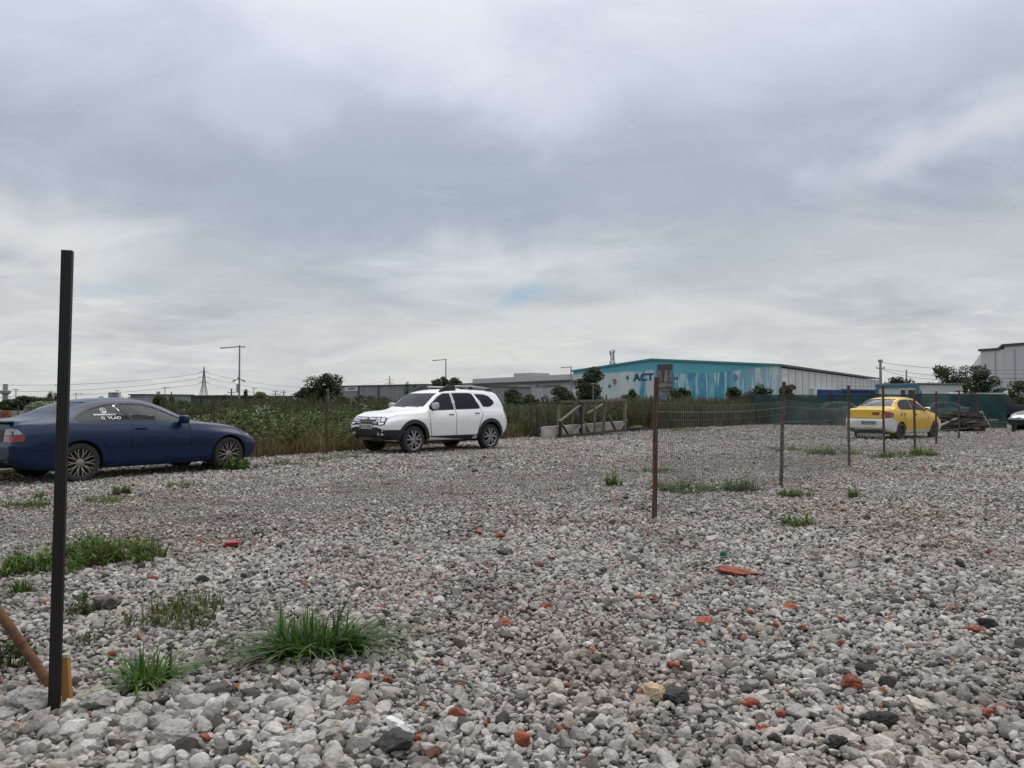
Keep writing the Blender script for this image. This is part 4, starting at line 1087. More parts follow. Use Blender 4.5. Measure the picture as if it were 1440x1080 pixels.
class Plant:
    def __init__(s): s.V = []; s.F = []; s.M = []; s.A = []
    def blade(s, p, d, h, w, bend, seg=3, m=0, r=rnd, ex=1.7):
        """bent tapering strip; p base, d heading angle, bend = how far the tip falls outward"""
        n = Vector((math.cos(d), math.sin(d), 0)); sd = Vector((-n.y, n.x, 0)); a = r.random(); b = len(s.V)
        tw = r.uniform(-.6, .6); sd = Vector((sd.x * math.cos(tw) - sd.y * math.sin(tw), sd.x * math.sin(tw) + sd.y * math.cos(tw), 0))
        for i in range(seg + 1):
            t = i / seg
            c = Vector(p) + n * (bend * h * t ** ex) + Vector((0, 0, h * (t - .60 * min(1.2, bend) * t ** 2.2)))
            ww = w * (1 - t ** 1.6) * .5 + w * .04
            s.V += [tuple(c - sd * ww), tuple(c + sd * ww)]
        for i in range(seg):
            s.F.append((b + 2 * i, b + 2 * i + 1, b + 2 * i + 3, b + 2 * i + 2)); s.M.append(m); s.A.append(a)
    def leaf(s, p, size, m=0, r=rnd, flat=.5):
        n = Vector((r.gauss(0, 1), r.gauss(0, 1), r.gauss(0, 1) + flat)).normalized()
        t = n.cross(Vector((r.gauss(0, 1), r.gauss(0, 1), r.gauss(0, 1)))).normalized(); u = n.cross(t)
        p = Vector(p); b = len(s.V); w = size * .42
        s.V += [tuple(p - t * size * .5), tuple(p + u * w), tuple(p + t * size * .5), tuple(p - u * w)]
        s.F.append((b, b + 1, b + 2, b + 3)); s.M.append(m); s.A.append(r.random())
    def data(s): return (s.V, s.F, s.M, s.A)

def weed_variants():
    out = []
    for k in range(4):            # 0-3 leafy green weeds with dry lower stalks
        r = random.Random(40 + k); p = Plant()
        for _ in range(16):
            x, y = r.gauss(0, .16), r.gauss(0, .16); h = r.uniform(.55, 1.0); d = r.uniform(0, 6.28); be = r.uniform(.05, .3)
            p.blade((x, y, 0), d, h, .014, be, 3, 2 if r.random() < .45 else 1, r)
            for _ in range(12):
                t = r.uniform(.28, 1); q = (x + math.cos(d) * be * h * t ** 1.7 + r.gauss(0, .05), y + math.sin(d) * be * h * t ** 1.7 + r.gauss(0, .05), h * t * .97)
                p.leaf(q, r.uniform(.05, .11), r.choice((0, 0, 0, 1)), r)
        out.append(p.data())
    for k in range(3):            # 4-6 dry brown grass
        r = random.Random(60 + k); p = Plant()
        for _ in range(70):
            p.blade((r.gauss(0, .15), r.gauss(0, .15), 0), r.uniform(0, 6.28), r.uniform(.35, 1.0), .010, r.uniform(.1, .7), 3, r.choice((2, 2, 2, 1)), r)
        out.append(p.data())
    for k in range(3):            # 7-9 flowering weed
        r = random.Random(80 + k); p = Plant()
        for _ in range(14):
            x, y = r.gauss(0, .15), r.gauss(0, .15); h = r.uniform(.7, 1.0); d = r.uniform(0, 6.28); be = r.uniform(.05, .25)
            p.blade((x, y, 0), d, h, .012, be, 3, 0, r)
            for _ in range(7): p.leaf((x + r.gauss(0, .06), y + r.gauss(0, .06), h * r.uniform(.2, .85)), r.uniform(.05, .10), r.choice((0, 1)), r)
            tip = (x + math.cos(d) * be * h, y + math.sin(d) * be * h, h * (1 - .38 * be))
            for _ in range(4): p.leaf((tip[0] + r.gauss(0, .04), tip[1] + r.gauss(0, .04), tip[2] + r.gauss(0, .03)), r.uniform(.024, .05), 3, r, 1.5)
        out.append(p.data())
    for k in range(4):            # 10-13 tall reeds / sorghum-like grass
        r = random.Random(120 + k); p = Plant()
        for _ in range(46):
            x, y = r.gauss(0, .20), r.gauss(0, .20); h = r.uniform(.7, 1.0); d = r.uniform(0, 6.28)
            p.blade((x, y, 0), d, h, .012, r.uniform(.02, .14), 3, 2 if r.random() < .22 else 4, r)
            for _ in range(3):
                z = h * r.uniform(.25, .9); p.blade((x, y, z), r.uniform(0, 6.28), r.uniform(.12, .26), .016, r.uniform(.5, 1.2), 2, r.choice((4, 4, 1, 0)), r)
        out.append(p.data())
    return out
def build_weeds():
    var = weed_variants(); mats = [M_WEED, M_WEED2, M_DRY, M_FLOWER, M_REED]
    sets = {'weeds': [], 'reeds': []}
    def put(key, x, y, k, h, w=None):
        w = w or h
        sets[key].append(((x, y, -.02), (nr.normal(0, .06), nr.normal(0, .06), nr.uniform(0, 6.28)), (w, w, h), k))
    def px_of(x, y): return 720 + F * x / y
    y = 8.0
    while y < 62:
        step = .30 if y < 40 else .42
        depth = 0.0
        while depth < 30:
            st = step * (1 + depth * .055)
            x = edge_x(y) - .15 - depth + nr.uniform(-.5, .5) * st; yy = y + nr.uniform(-.5, .5) * step
            depth += st
            if depth > 6 and nr.random() < .40: continue
            px = px_of(x, yy)
            if px < -60 or px > 1150: continue
            lf = .22 + .78 * smooth01((px - 235) / 90); rf = 1.0 - .30 * smooth01((px - 560) / 80) + .30 * smooth01((px - 790) / 110)
            if px < 235 and depth > .8: continue
            n1 = hnoise(x, yy, .30, 1.7); n2 = hnoise(x, yy, .11, 5.2)
            reed = smooth01((yy - 27.5) / 4.0) if x > -4 else 0
            if yy > 40: reed = 1
            if nr.random() < reed:
                put('reeds', x, yy, 10 + int(nr.integers(0, 4)), (1.78 + .20 * n1 + .14 * n2) * nr.uniform(.74, 1.09) * (.75 if depth < .7 else 1) * rf, 1.15)
                if depth < 1.0 and nr.random() < .6: put('reeds', x + .3 * nr.random(), yy, 4 + int(nr.integers(0, 3)), nr.uniform(.5, .9), 1.1)
            else:
                hh = (.98 + .25 * n1 + .22 * n2) * nr.uniform(.62, 1.22) * lf
                if depth > 8: hh *= 1.0 + .18 * n2
                u = nr.random()
                if depth < 1.3 and u < .62: put('weeds', x, yy, 4 + int(nr.integers(0, 3)), nr.uniform(.45, .95), 1.0)
                elif (n1 > .15 and u < .15) or u < .012: put('weeds', x, yy, 7 + int(nr.integers(0, 3)), hh * 1.06, 1.0)
                elif u > .74: put('weeds', x, yy, 4 + int(nr.integers(0, 3)), hh * .95, 1.0)
                else: put('weeds', x, yy, int(nr.integers(0, 4)), hh, 1.05)
        y += step
    # farther field, coarser and taller plants
    yy = 30.0
    while yy < 150:
        st = .8 + yy * .012
        x = -1.1 * yy - 8
        while x < min(edge_x(min(yy, 60)) - 18, 40) if yy < 62 else x < min(.26 * yy + 4, 40):
            q = x + nr.uniform(-.5, .5) * st; y2 = yy + nr.uniform(-.5, .5) * st; x += st
            n2 = hnoise(q, y2, .07, 2.2)
            h = (1.0 + .35 * n2) * nr.uniform(.75, 1.15); pxx = px_of(q, y2)
            if pxx < 245: h *= .30
            elif pxx < 330: h *= .65
            if q > -3: put('reeds', q, y2, 10 + int(nr.integers(0, 4)), h * 1.22, 1.9)
            else: put('weeds', q, y2, int(nr.choice([0, 1, 2, 3, 0, 1, 4, 5])), h * 1.05, 2.0)
        yy += st
    for key, lab in (('weeds', 'tangle of tall green and dry brown weeds with white flowers along the lot edge'), ('reeds', 'dense stand of tall dark green reeds behind the timber frame')):
        q = sets[key]
        o = scatter(key, var, [a[0] for a in q], [a[1] for a in q], [a[2] for a in q], [a[3] for a in q], mats, smooth=False)
        tag(o, lab, None, None, 'stuff'); print(key, len(q))
build_weeds()

def tuft(label, px, py, wpx, hpx, n=120, style='arch', mat_=None, elong=1.0, seed=0, name='grass_tuft', spread=None, z0=.0):
    """one clump of grass growing out of the gravel at a photo pixel; sizes in photo pixels"""
    r = random.Random(int(px * 7 + py * 13 + seed)); c = gp(px, py); d = c.y; m2 = d / F
    w = wpx * m2 / 2; h = hpx * m2; p = Plant()
    if style == 'flat': h *= 1.5; w *= 1.12; n = int(n * 2.6)
    elif style == 'arch': w *= 1.35; h *= 1.02; n = int(n * 1.9)
    else: h *= 1.15; n = int(n * 1.6)
    for _ in range(n):
        a = r.uniform(0, 6.28)
        if style == 'arch':            # long arching blades from one crown
            if not hasattr(p, 'cr'): p.cr = [(r.gauss(0, .20) * w, r.gauss(0, .16) * w, r.uniform(.6, 1.0)) for _ in range(9)]
            cx_, cy_, ch_ = r.choice(p.cr); x, y = cx_ + r.gauss(0, .05) * w, cy_ + r.gauss(0, .05) * w
            out = math.atan2(y, x); a2 = out + r.gauss(0, 1.0)
            L_ = r.uniform(.35, 1.0) * ch_; bend = abs(r.gauss(1.05, .65)) * (1.7 if r.random() < .07 else 1)
            p.blade((x, y, 0), a2, h * L_ * 1.2, (h * .036 + .003) * r.uniform(.6, 1.3), bend * w / h * .62, 7, 0, r, r.uniform(1.0, 1.6))
        elif style == 'flat':          # low leafy spread
            q = math.sqrt(r.random()) * (1 + .25 * math.sin(a * 3 + px)); x, y = math.cos(a) * q * w, math.sin(a) * q * w * elong
            nz = mnoise.noise(Vector((x / w * 2.2 + px, y / w * 2.2, py)))
            if nz < -.12: continue
            p.blade((x, y, 0), r.uniform(0, 6.28), h * r.uniform(.35, 1.0) * (.7 + 1.0 * max(0, nz)) * (1.15 - .5 * q), max(.0035, h * .045), r.uniform(.2, 1.2), 4, 0, r)
            if r.random() < .10: p.leaf((x + r.gauss(0, .02), y + r.gauss(0, .02), h * r.uniform(.15, .6)), r.uniform(.022, .05), 0, r, 1.2)
        elif style == 'leafy':
            q = math.sqrt(r.random()); x, y = math.cos(a) * q * w, math.sin(a) * q * w * elong
            p.leaf((x, y, h * r.uniform(.05, 1.0) * (1.1 - .7 * q)), r.uniform(.18, .36) * min(h, .20) + .010, 0, r, 1.0)
            if r.random() < .4: p.blade((x, y, 0), a, h * r.uniform(.4, .95), .006, .3, 2, 0, r)
    dr = {}; dryf = []
    for i_ in range(len(p.F)):
        if p.A[i_] not in dr: dr[p.A[i_]] = r.random() < .09
        dryf.append(dr[p.A[i_]])
    o = np_mesh(name, p.V, p.F, [mat_ or M_GRASS, M_DRY], None, False, [1 if i_ else 0 for i_ in dryf], p.A)
    o.location = (c.x, c.y, .024 + z0)
    tag(o, label, 'grass' if name == 'grass_tuft' else 'weed', 'clumps of grass in the gravel' if name == 'grass_tuft' else 'small weeds in the gravel')
    return o
def build_tufts():
    D = M_GRASS_DARK; G = M_GRASS
    tuft('largest deep green grass tuft with long arching blades, centre of the foreground gravel', 428, 928, 205, 84, 260, 'arch', D)
    tuft('arching grass tuft beside the yellow wooden stake and black post', 204, 975, 150, 66, 120, 'arch', D)
    tuft('broad patch of low grass with an orange chip on its far right edge', 140, 789, 130, 34, 620, 'flat', G, 1.1)
    tuft('grass patch in front of the black post, left of the broad patch', 40, 806, 110, 30, 320, 'flat', G, 1.0)
    tuft('spiky small grass tuft just below the left grass patch', 32, 838, 44, 34, 46, 'arch', G)
    tuft('sparse olive weeds above the stone beside the arching tuft', 255, 872, 100, 36, 150, 'flat', M_WEED, 1.3, name='small_weed')
    tuft('thin weed next to the dark stone by the black post', 112, 868, 46, 24, 70, 'flat', M_WEED, name='small_weed')
    tuft('pale sprig of weed right of the yellow stake', 124, 908, 36, 26, 30, 'flat', M_WEED2, name='small_weed')
    tuft('low dull weeds behind the rusty brace at the left edge', 8, 940, 70, 34, 60, 'leafy', M_WEED, name='small_weed')
    tuft('thin grass tuft left of the black post below the blue coupe', 36, 715, 60, 17, 110, 'flat', G, .8)
    tuft('small spiky tuft close behind the black post below the coupe', 57, 701, 26, 16, 36, 'arch', G)
    tuft('spiky tuft below the rear wheel of the blue coupe', 166, 697, 44, 24, 80, 'arch', G)
    tuft('low grass strip just below the spiky tuft near the coupe rear wheel', 150, 707, 56, 12, 110, 'flat', G, .8)
    tuft('low grass patch below the coupe door', 258, 686, 52, 12, 110, 'flat', G, .8)
    tuft('leafy weeds growing against the front wheel of the blue coupe', 318, 661, 66, 22, 420, 'leafy', G, .7, name='small_weed')
    tuft('thin creeping grass at the weed edge right of the coupe', 398, 655, 64, 10, 150, 'flat', G, .9)
    tuft('short grass strip between the coupe and the white car', 446, 649, 44, 9, 100, 'flat', G, .9)
    tuft('short grass in front of the white car bumper', 486, 645, 50, 9, 120, 'flat', M_WEED2, .9)
    tuft('upright tuft left of the tallest nearest rusty post', 863, 684, 34, 24, 70, 'arch', G)
    tuft('flat grass behind the nearest rusty post', 921, 665, 62, 11, 140, 'flat', G, .8)
    tuft('long low grass patch right of the nearest rusty post', 962, 692, 84, 20, 260, 'flat', G, .8)
    tuft('grass tuft midway between the first two rusty posts', 1040, 692, 46, 24, 150, 'flat', G, .8)
    tuft('grass tuft at the foot of the second rusty post', 1114, 700, 40, 15, 120, 'flat', G, .8)
    tuft('tuft alone in the gravel below the second rusty post', 1120, 741, 38, 19, 90, 'flat', G, .8)
    tuft('small upright tuft below the third rusty post', 1201, 702, 22, 20, 50, 'arch', G)
    tuft('limp green leaf lying on the gravel below the lone tuft', 1166, 775, 32, 12, 26, 'flat', M_WEED2, .6, name='small_weed')
    tuft('sparse grass left of the third rusty post, farther back', 1105, 634, 66, 9, 180, 'flat', G, .9)
    tuft('grass patch touching the foot of the third rusty post', 1165, 639, 72, 14, 260, 'flat', G, .8)
    tuft('leafy clump at the foot of the fifth rusty post', 1288, 641, 62, 13, 300, 'flat', G, .7, name='small_weed')
    tuft('low grass at the foot of the fourth rusty post', 1246, 644, 56, 10, 180, 'flat', G, .8)
    tuft('faint grass line behind the mesh near the stacked boards', 962, 606, 70, 7, 150, 'flat', M_WEED, .9)
build_tufts()

# ================================================================ trees
M_BARK = mat('bark', (.07, .055, .042), .9, scale=8, col2=(.035, .028, .022), bump=.5, bscale=30)
LEAF_DARK = leaf_mat('leaf_dark', (.024, .040, .016), (.046, .060, .024), .2, .5, .5)
LEAF_MID = leaf_mat('leaf_mid', (.034, .052, .018), (.055, .074, .026), .25, .5, .5)
LEAF_OLIVE = leaf_mat('leaf_olive', (.065, .075, .028), (.10, .10, .045), .25, .5, .5)
LEAF_YELLOW = leaf_mat('leaf_yellowish', (.16, .15, .045), (.10, .11, .04), .25, .5, .5)
LEAF_RED = leaf_mat('leaf_brownish', (.085, .062, .045), (.05, .045, .03), .2, .5, .5)
LEAF_PALE = leaf_mat('leaf_pale_blossom', (.34, .34, .25), (.10, .11, .06), .2, .45, 1.4)
def tree(label, px, pytop, wpx, d, leaf, kind='round', name='tree', trunk=.22, group=None, n=None, base=0.0, seed=0, gap=.5):
    top = at(px, pytop, d); h = top.z - base; w = wpx * d / F * 1.2
    r = random.Random(int(px * 3 + pytop * 17 + d) + seed); e = empty(name, (top.x, d, base))
    tag(e, label, 'bush' if name == 'shrub' else 'tree', group)
    th = h * trunk
    mb = MB(); R0 = max(.05, h * .022)
    lean = [(0, 0, -.1)] + [(r.gauss(0, .02) * h * t, r.gauss(0, .02) * h * t, h * t) for t in (.25, .5, .75, .92)]
    mb.tube(lean, [R0 * 1.3, R0, R0 * .75, R0 * .45, R0 * .12], 7)
    cl = []
    nc = {'round': 34, 'cone': 26, 'poplar': 24, 'shrub': 24, 'sparse': 30}[kind]
    for i in range(nc):
        t = (i + r.random()) / nc
        if kind in ('round', 'sparse'):
            z = th + (h - th) * (.08 + .84 * t); prof = math.sin(math.pi * min(1, .12 + .82 * t)) ** .6
        elif kind == 'shrub':
            z = h * (.10 + .75 * t); prof = (1 - t ** 2.2) ** .5
        elif kind == 'cone': z = th + (h - th) * (.04 + .92 * t); prof = 1.0 - t * .93
        else: z = th * .6 + (h - th * .6) * (.05 + .9 * t); prof = math.sin(math.pi * (.16 + .80 * t)) ** .7
        a = r.uniform(0, 6.28); q = math.sqrt(r.uniform(.05, 1)) * (.78 if kind != 'shrub' else .85)
        rad = w * .56 * prof * q * r.uniform(.85, 1.2)
        c = Vector((math.cos(a) * rad, math.sin(a) * rad, z))
        s_ = (w * .5) * r.uniform(.20, .56) * (.6 + .4 * prof)
        s_ = max(.30, s_); s_ = min(s_, max(.15, h - z))
        cl.append((c, s_))
        if rad > .12 * w:
            z0 = max(th * .7, z - rad * r.uniform(.5, .9)); mb.tube([(0, 0, z0), (c.x * .5, c.y * .5, (z0 + z) / 2 + .05 * h * .2), tuple(c)], [R0 * .45, R0 * .3, R0 * .1], 5)
    mb.build('trunk', M_BARK, e, smooth=60)
    ls = max(.09, min(.30, d * .0026)) * (1.0 if kind != 'poplar' else .7); ls = min(ls, max(.12, w * .09))
    V = []; Fq = []; A = []
    tot = n or {'round': 3000, 'sparse': 2600, 'shrub': 2300, 'cone': 1700, 'poplar': 1200}[kind]
    tot = int(tot * 1.5)
    wts = [s_ ** 2 for _, s_ in cl]; sw = sum(wts)
    for (c, s_), wt in zip(cl, wts):
        shade = r.random()
        for _ in range(int(tot * wt / sw)):
            u = Vector((r.gauss(0, 1), r.gauss(0, 1), r.gauss(0, 1))).normalized() * (s_ * r.uniform(gap, 1.08) ** .7)
            u.z *= 1.5 if kind == 'poplar' else .85
            p = c + u
            if p.z < .05: continue
            nn = (u.normalized() + Vector((r.gauss(0, .6), r.gauss(0, .6), r.gauss(0, .6) + .3))).normalized()
            t = nn.cross(Vector((r.gauss(0, 1), r.gauss(0, 1), r.gauss(0, 1)))).normalized(); q = nn.cross(t); z = ls * r.uniform(.6, 1.25); b = len(V)
            V += [tuple(p - t * z * .5), tuple(p + q * z * .36), tuple(p + t * z * .5), tuple(p - q * z * .36)]; Fq.append((b, b + 1, b + 2, b + 3)); A.append(min(1, max(0, .6 * r.random() + .4 * shade)))
    np_mesh('crown', V, Fq, leaf, e, False, None, A)
    return e
def build_trees():
    T = tree; g = 'trees and bushes beyond the weeds'
    T('big dark round tree left of the grey warehouse with the white sign', 458, 523.5, 46, 95, LEAF_DARK, group=g, n=4200)
    T('lower dark tree pressed against the left side of the big round tree', 432, 544, 30, 94, LEAF_DARK, group=g)
    T('wide dark tree covering the end of the blue mural warehouse', 829, 514.5, 36, 120, LEAF_DARK, group=g, n=4200, trunk=.12)
    T('small dark cone shaped tree just right of the tallest street lamp', 346, 547, 10, 110, LEAF_DARK, 'cone', group=g)
    T('yellowish tree left of the big dark round tree', 366, 550, 18, 110, LEAF_YELLOW, group=g)
    T('leftmost of the poplars above the white car windscreen', 573, 536, 9, 130, LEAF_DARK, 'poplar', group=g)
    T('leaning poplar pair right of the leftmost poplar', 583, 541, 13, 128, LEAF_DARK, 'poplar', group=g)
    T('dark tree left of the lamp post above the white car roof', 613, 531.5, 15, 120, LEAF_DARK, 'round', group=g)
    T('dark tree behind the lamp post above the white car roof', 624, 528, 16, 122, LEAF_DARK, 'round', group=g)
    T('dark tree right of the lamp post above the white car roof', 639, 530, 21, 120, LEAF_DARK, 'round', group=g)
    T('bushy tree before the window strip of the long pale warehouse', 722, 544, 30, 100, LEAF_MID, 'shrub', 'shrub', group=g)
    T('bush below the dark lettering of the long pale warehouse', 744, 552, 26, 98, LEAF_MID, 'shrub', 'shrub', group=g)
    T('rounded green bush hiding the end of the warehouse lettering', 787, 540, 42, 95, LEAF_DARK, 'shrub', 'shrub', group=g, n=2600)
    T('small leafy bush in front of the grey warehouse, leftmost of three', 507, 553, 22, 100, LEAF_MID, 'shrub', 'shrub', group=g)
    T('small leafy bush in front of the grey warehouse, middle of three', 522, 554, 18, 99, LEAF_MID, 'shrub', 'shrub', group=g)
    T('rounded brownish bush in front of the grey warehouse, rightmost of three', 540, 555, 20, 98, LEAF_RED, 'shrub', 'shrub', group=g)
    T('dark bush below the big round tree', 484, 556, 20, 97, LEAF_DARK, 'shrub', 'shrub', group=g)
    T('small bush below the painted balloons on the mural', 888, 545, 22, 110, LEAF_MID, 'shrub', 'shrub', group=g)
    T('small dark bush below the dark painted picture on the mural', 957, 541, 26, 105, LEAF_DARK, 'shrub', 'shrub', group=g)
    T('dark bush before the middle of the mural', 1031, 540, 24, 105, LEAF_DARK, 'shrub', 'shrub', group=g)
    T('wider dark bush before the right end of the mural', 1068, 537, 34, 105, LEAF_DARK, 'shrub', 'shrub', group=g)
    T('reddish brown bush at the corner of the mural warehouse', 1110, 535, 26, 100, LEAF_RED, 'shrub', 'shrub', group=g)
    T('large grey green tree left of the dark tree by the white hall', 1332, 511, 46, 72, LEAF_OLIVE if False else LEAF_MID, 'sparse', group=g, n=3600, trunk=.12)
    T('dark tree in front of the tall white hall', 1371, 512, 42, 74, LEAF_DARK, group=g, n=3800, trunk=.12)
    T('low trees behind the white site cabin', 1262, 529, 34, 110, LEAF_DARK, group=g)
    T('bright green bush above the parked truck, left part', 1404, 541, 30, 62, LEAF_MID, 'shrub', 'shrub', group=g)
    T('tall bright green bush at the right edge above the parked truck', 1432, 529, 46, 60, LEAF_MID, 'shrub', 'shrub', group=g, n=3000)
    T('dark bush under the dark tree by the white hall', 1352, 545, 50, 68, LEAF_DARK, 'shrub', 'shrub', group=g)
    T('tree clump behind the concrete wall, left of the black post', 34, 556, 26, 95, LEAF_MID, group=g)
    T('second tree clump behind the concrete wall', 58, 558, 24, 96, LEAF_MID, group=g)
    T('low dark tree at the left edge behind the brick stack', 14, 562, 22, 94, LEAF_DARK, group=g)
    T('slim dark tree just left of the black post', 71, 551, 6, 100, LEAF_DARK, 'poplar', group=g)
    T('slim dark tree touching the black post', 78, 553, 8, 100, LEAF_DARK, 'poplar', group=g)
    T('pale blossoming bush behind the concrete wall left of the black post', 66, 563, 34, 80, LEAF_PALE, 'shrub', 'shrub', group=g)
    T('small round tree above the coupe roof left of the white tower', 143, 556, 6, 110, LEAF_DARK, group=g, n=400)
    T('very small tree at the left of the pair above the coupe roof', 138, 558, 3.5, 110, LEAF_DARK, group=g, n=200)
    T('small tree above the coupe roof right of the white tower', 181, 557, 6, 110, LEAF_DARK, group=g, n=400)
    T('thin tree left of the grey box building', 173, 558, 4, 110, LEAF_DARK, 'poplar', group=g, n=250)
    T('leafy dark tree at the right end of the white low building', 226, 555, 20, 92, LEAF_MID, 'sparse', group=g)
    T('slim trees between the white low building and the dark building', 240, 556, 8, 94, LEAF_DARK, 'poplar', group=g)
    T('low shrub line before the dark building, left part', 256, 562, 22, 90, LEAF_MID, 'shrub', 'shrub', group=g)
    T('olive shrub under the lattice pylon', 292, 571, 44, 55, LEAF_OLIVE, 'shrub', 'shrub', group=g)
    T('dark shrub right of the dark building', 317, 553, 12, 100, LEAF_DARK, 'shrub', 'shrub', group=g)
    T('low green shrub at the foot of the tallest street lamp', 328, 560, 34, 80, LEAF_MID, 'shrub', 'shrub', group=g)
    T('low green shrub right of the tallest street lamp', 385, 556, 50, 90, LEAF_MID, 'shrub', 'shrub', group=g)
    T('dark shrub left of the big round tree, low', 410, 558, 36, 85, LEAF_DARK, 'shrub', 'shrub', group=g)
build_trees()
# ================================================================ buildings
def clad(name, col, col2, ribs=3.0, axis='x', rough=.55, dirt=.15):
    """ribbed metal cladding with rain streaks"""
    m, nt, out = new_mat(name); tc = nt.nodes.new('ShaderNodeTexCoord'); v = tc.outputs['Object']
    p = N(nt, 'ShaderNodeBsdfPrincipled', _Roughness=rough)
    mp = N(nt, 'ShaderNodeMapping'); mp.inputs['Scale'].default_value = (.9, .9, .06); L(nt, v, mp.inputs[0])
    st = noisef(nt, mp.outputs[0], 1.2, 5, .65)
    c = ramp(nt, st, [(.30, col2), (.62, col)]).outputs[0]
    L(nt, c, p.inputs['Base Color'])
    w = N(nt, 'ShaderNodeTexWave', wave_type='BANDS', bands_direction='X' if axis == 'x' else 'Z', _Scale=ribs); L(nt, v, w.inputs['Vector'])
    b = N(nt, 'ShaderNodeBump', _Strength=.35, _Distance=.03); L(nt, w.outputs['Fac'], b.inputs['Height']); L(nt, b.outputs[0], p.inputs['Normal'])
    L(nt, p.outputs[0], out.inputs[0]); return m
M_WHITECLAD = clad('white_cladding', (.56, .57, .57), (.46, .47, .475))
M_GREYCLAD = clad('grey_cladding', (.21, .225, .245), (.165, .175, .19), 2, 'z')
M_PALECLAD = clad('pale_grey_cladding', (.40, .41, .41), (.32, .33, .335), 2, 'z')
M_HALLCLAD = clad('hall_cladding', (.50, .52, .53), (.43, .45, .465), 1.2)
M_DARKCLAD = clad('dark_cladding', (.035, .04, .045), (.025, .028, .03))
M_CONC = mat('concrete', (.30, .295, .28), .9, scale=2.0, col2=(.20, .195, .185), bump=.3)
M_DARKTRIM = mat('dark_trim', (.06, .065, .07), .6)
M_ROOF = mat('roof_sheet', (.30, .31, .32), .6, scale=.4)
M_NAVY = mat('navy_lettering', (.012, .045, .16), .5, var=.05)
M_LETTER = mat('dark_lettering', (.03, .033, .04), .5)
M_WIN = mat('dark_window', (.03, .036, .042), .12, var=.3, scale=.6)
M_TEAL = mat('teal_trim', (.035, .15, .19), .5)
M_STEEL = mat('galvanised_steel', (.26, .27, .28), .5, .4, var=.2)
M_STEEL_DK = mat('weathered_steel', (.10, .105, .11), .6, .3, var=.2)
M_RUST = mat('rusty_steel', (.098, .038, .019), .85, scale=18, col2=(.048, .023, .015), bump=.4, bscale=90)
M_RUST_DK = mat('dark_rusty_steel', (.050, .030, .022), .85, scale=18, col2=(.085, .042, .026), bump=.4, bscale=90)
M_WOOD_OLD = mat('old_grey_timber', (.17, .145, .115), .9, scale=5, col2=(.10, .085, .07), stretch=(1, 1, .25), rand=.35, bump=.4)
M_WOOD_DARK = mat('dark_wet_timber', (.050, .040, .034), .9, scale=6, col2=(.028, .023, .02), rand=.45, bump=.4)
M_WOOD_PALE = mat('pale_board', (.36, .34, .30), .9, scale=5, col2=(.22, .20, .175), rand=.25)

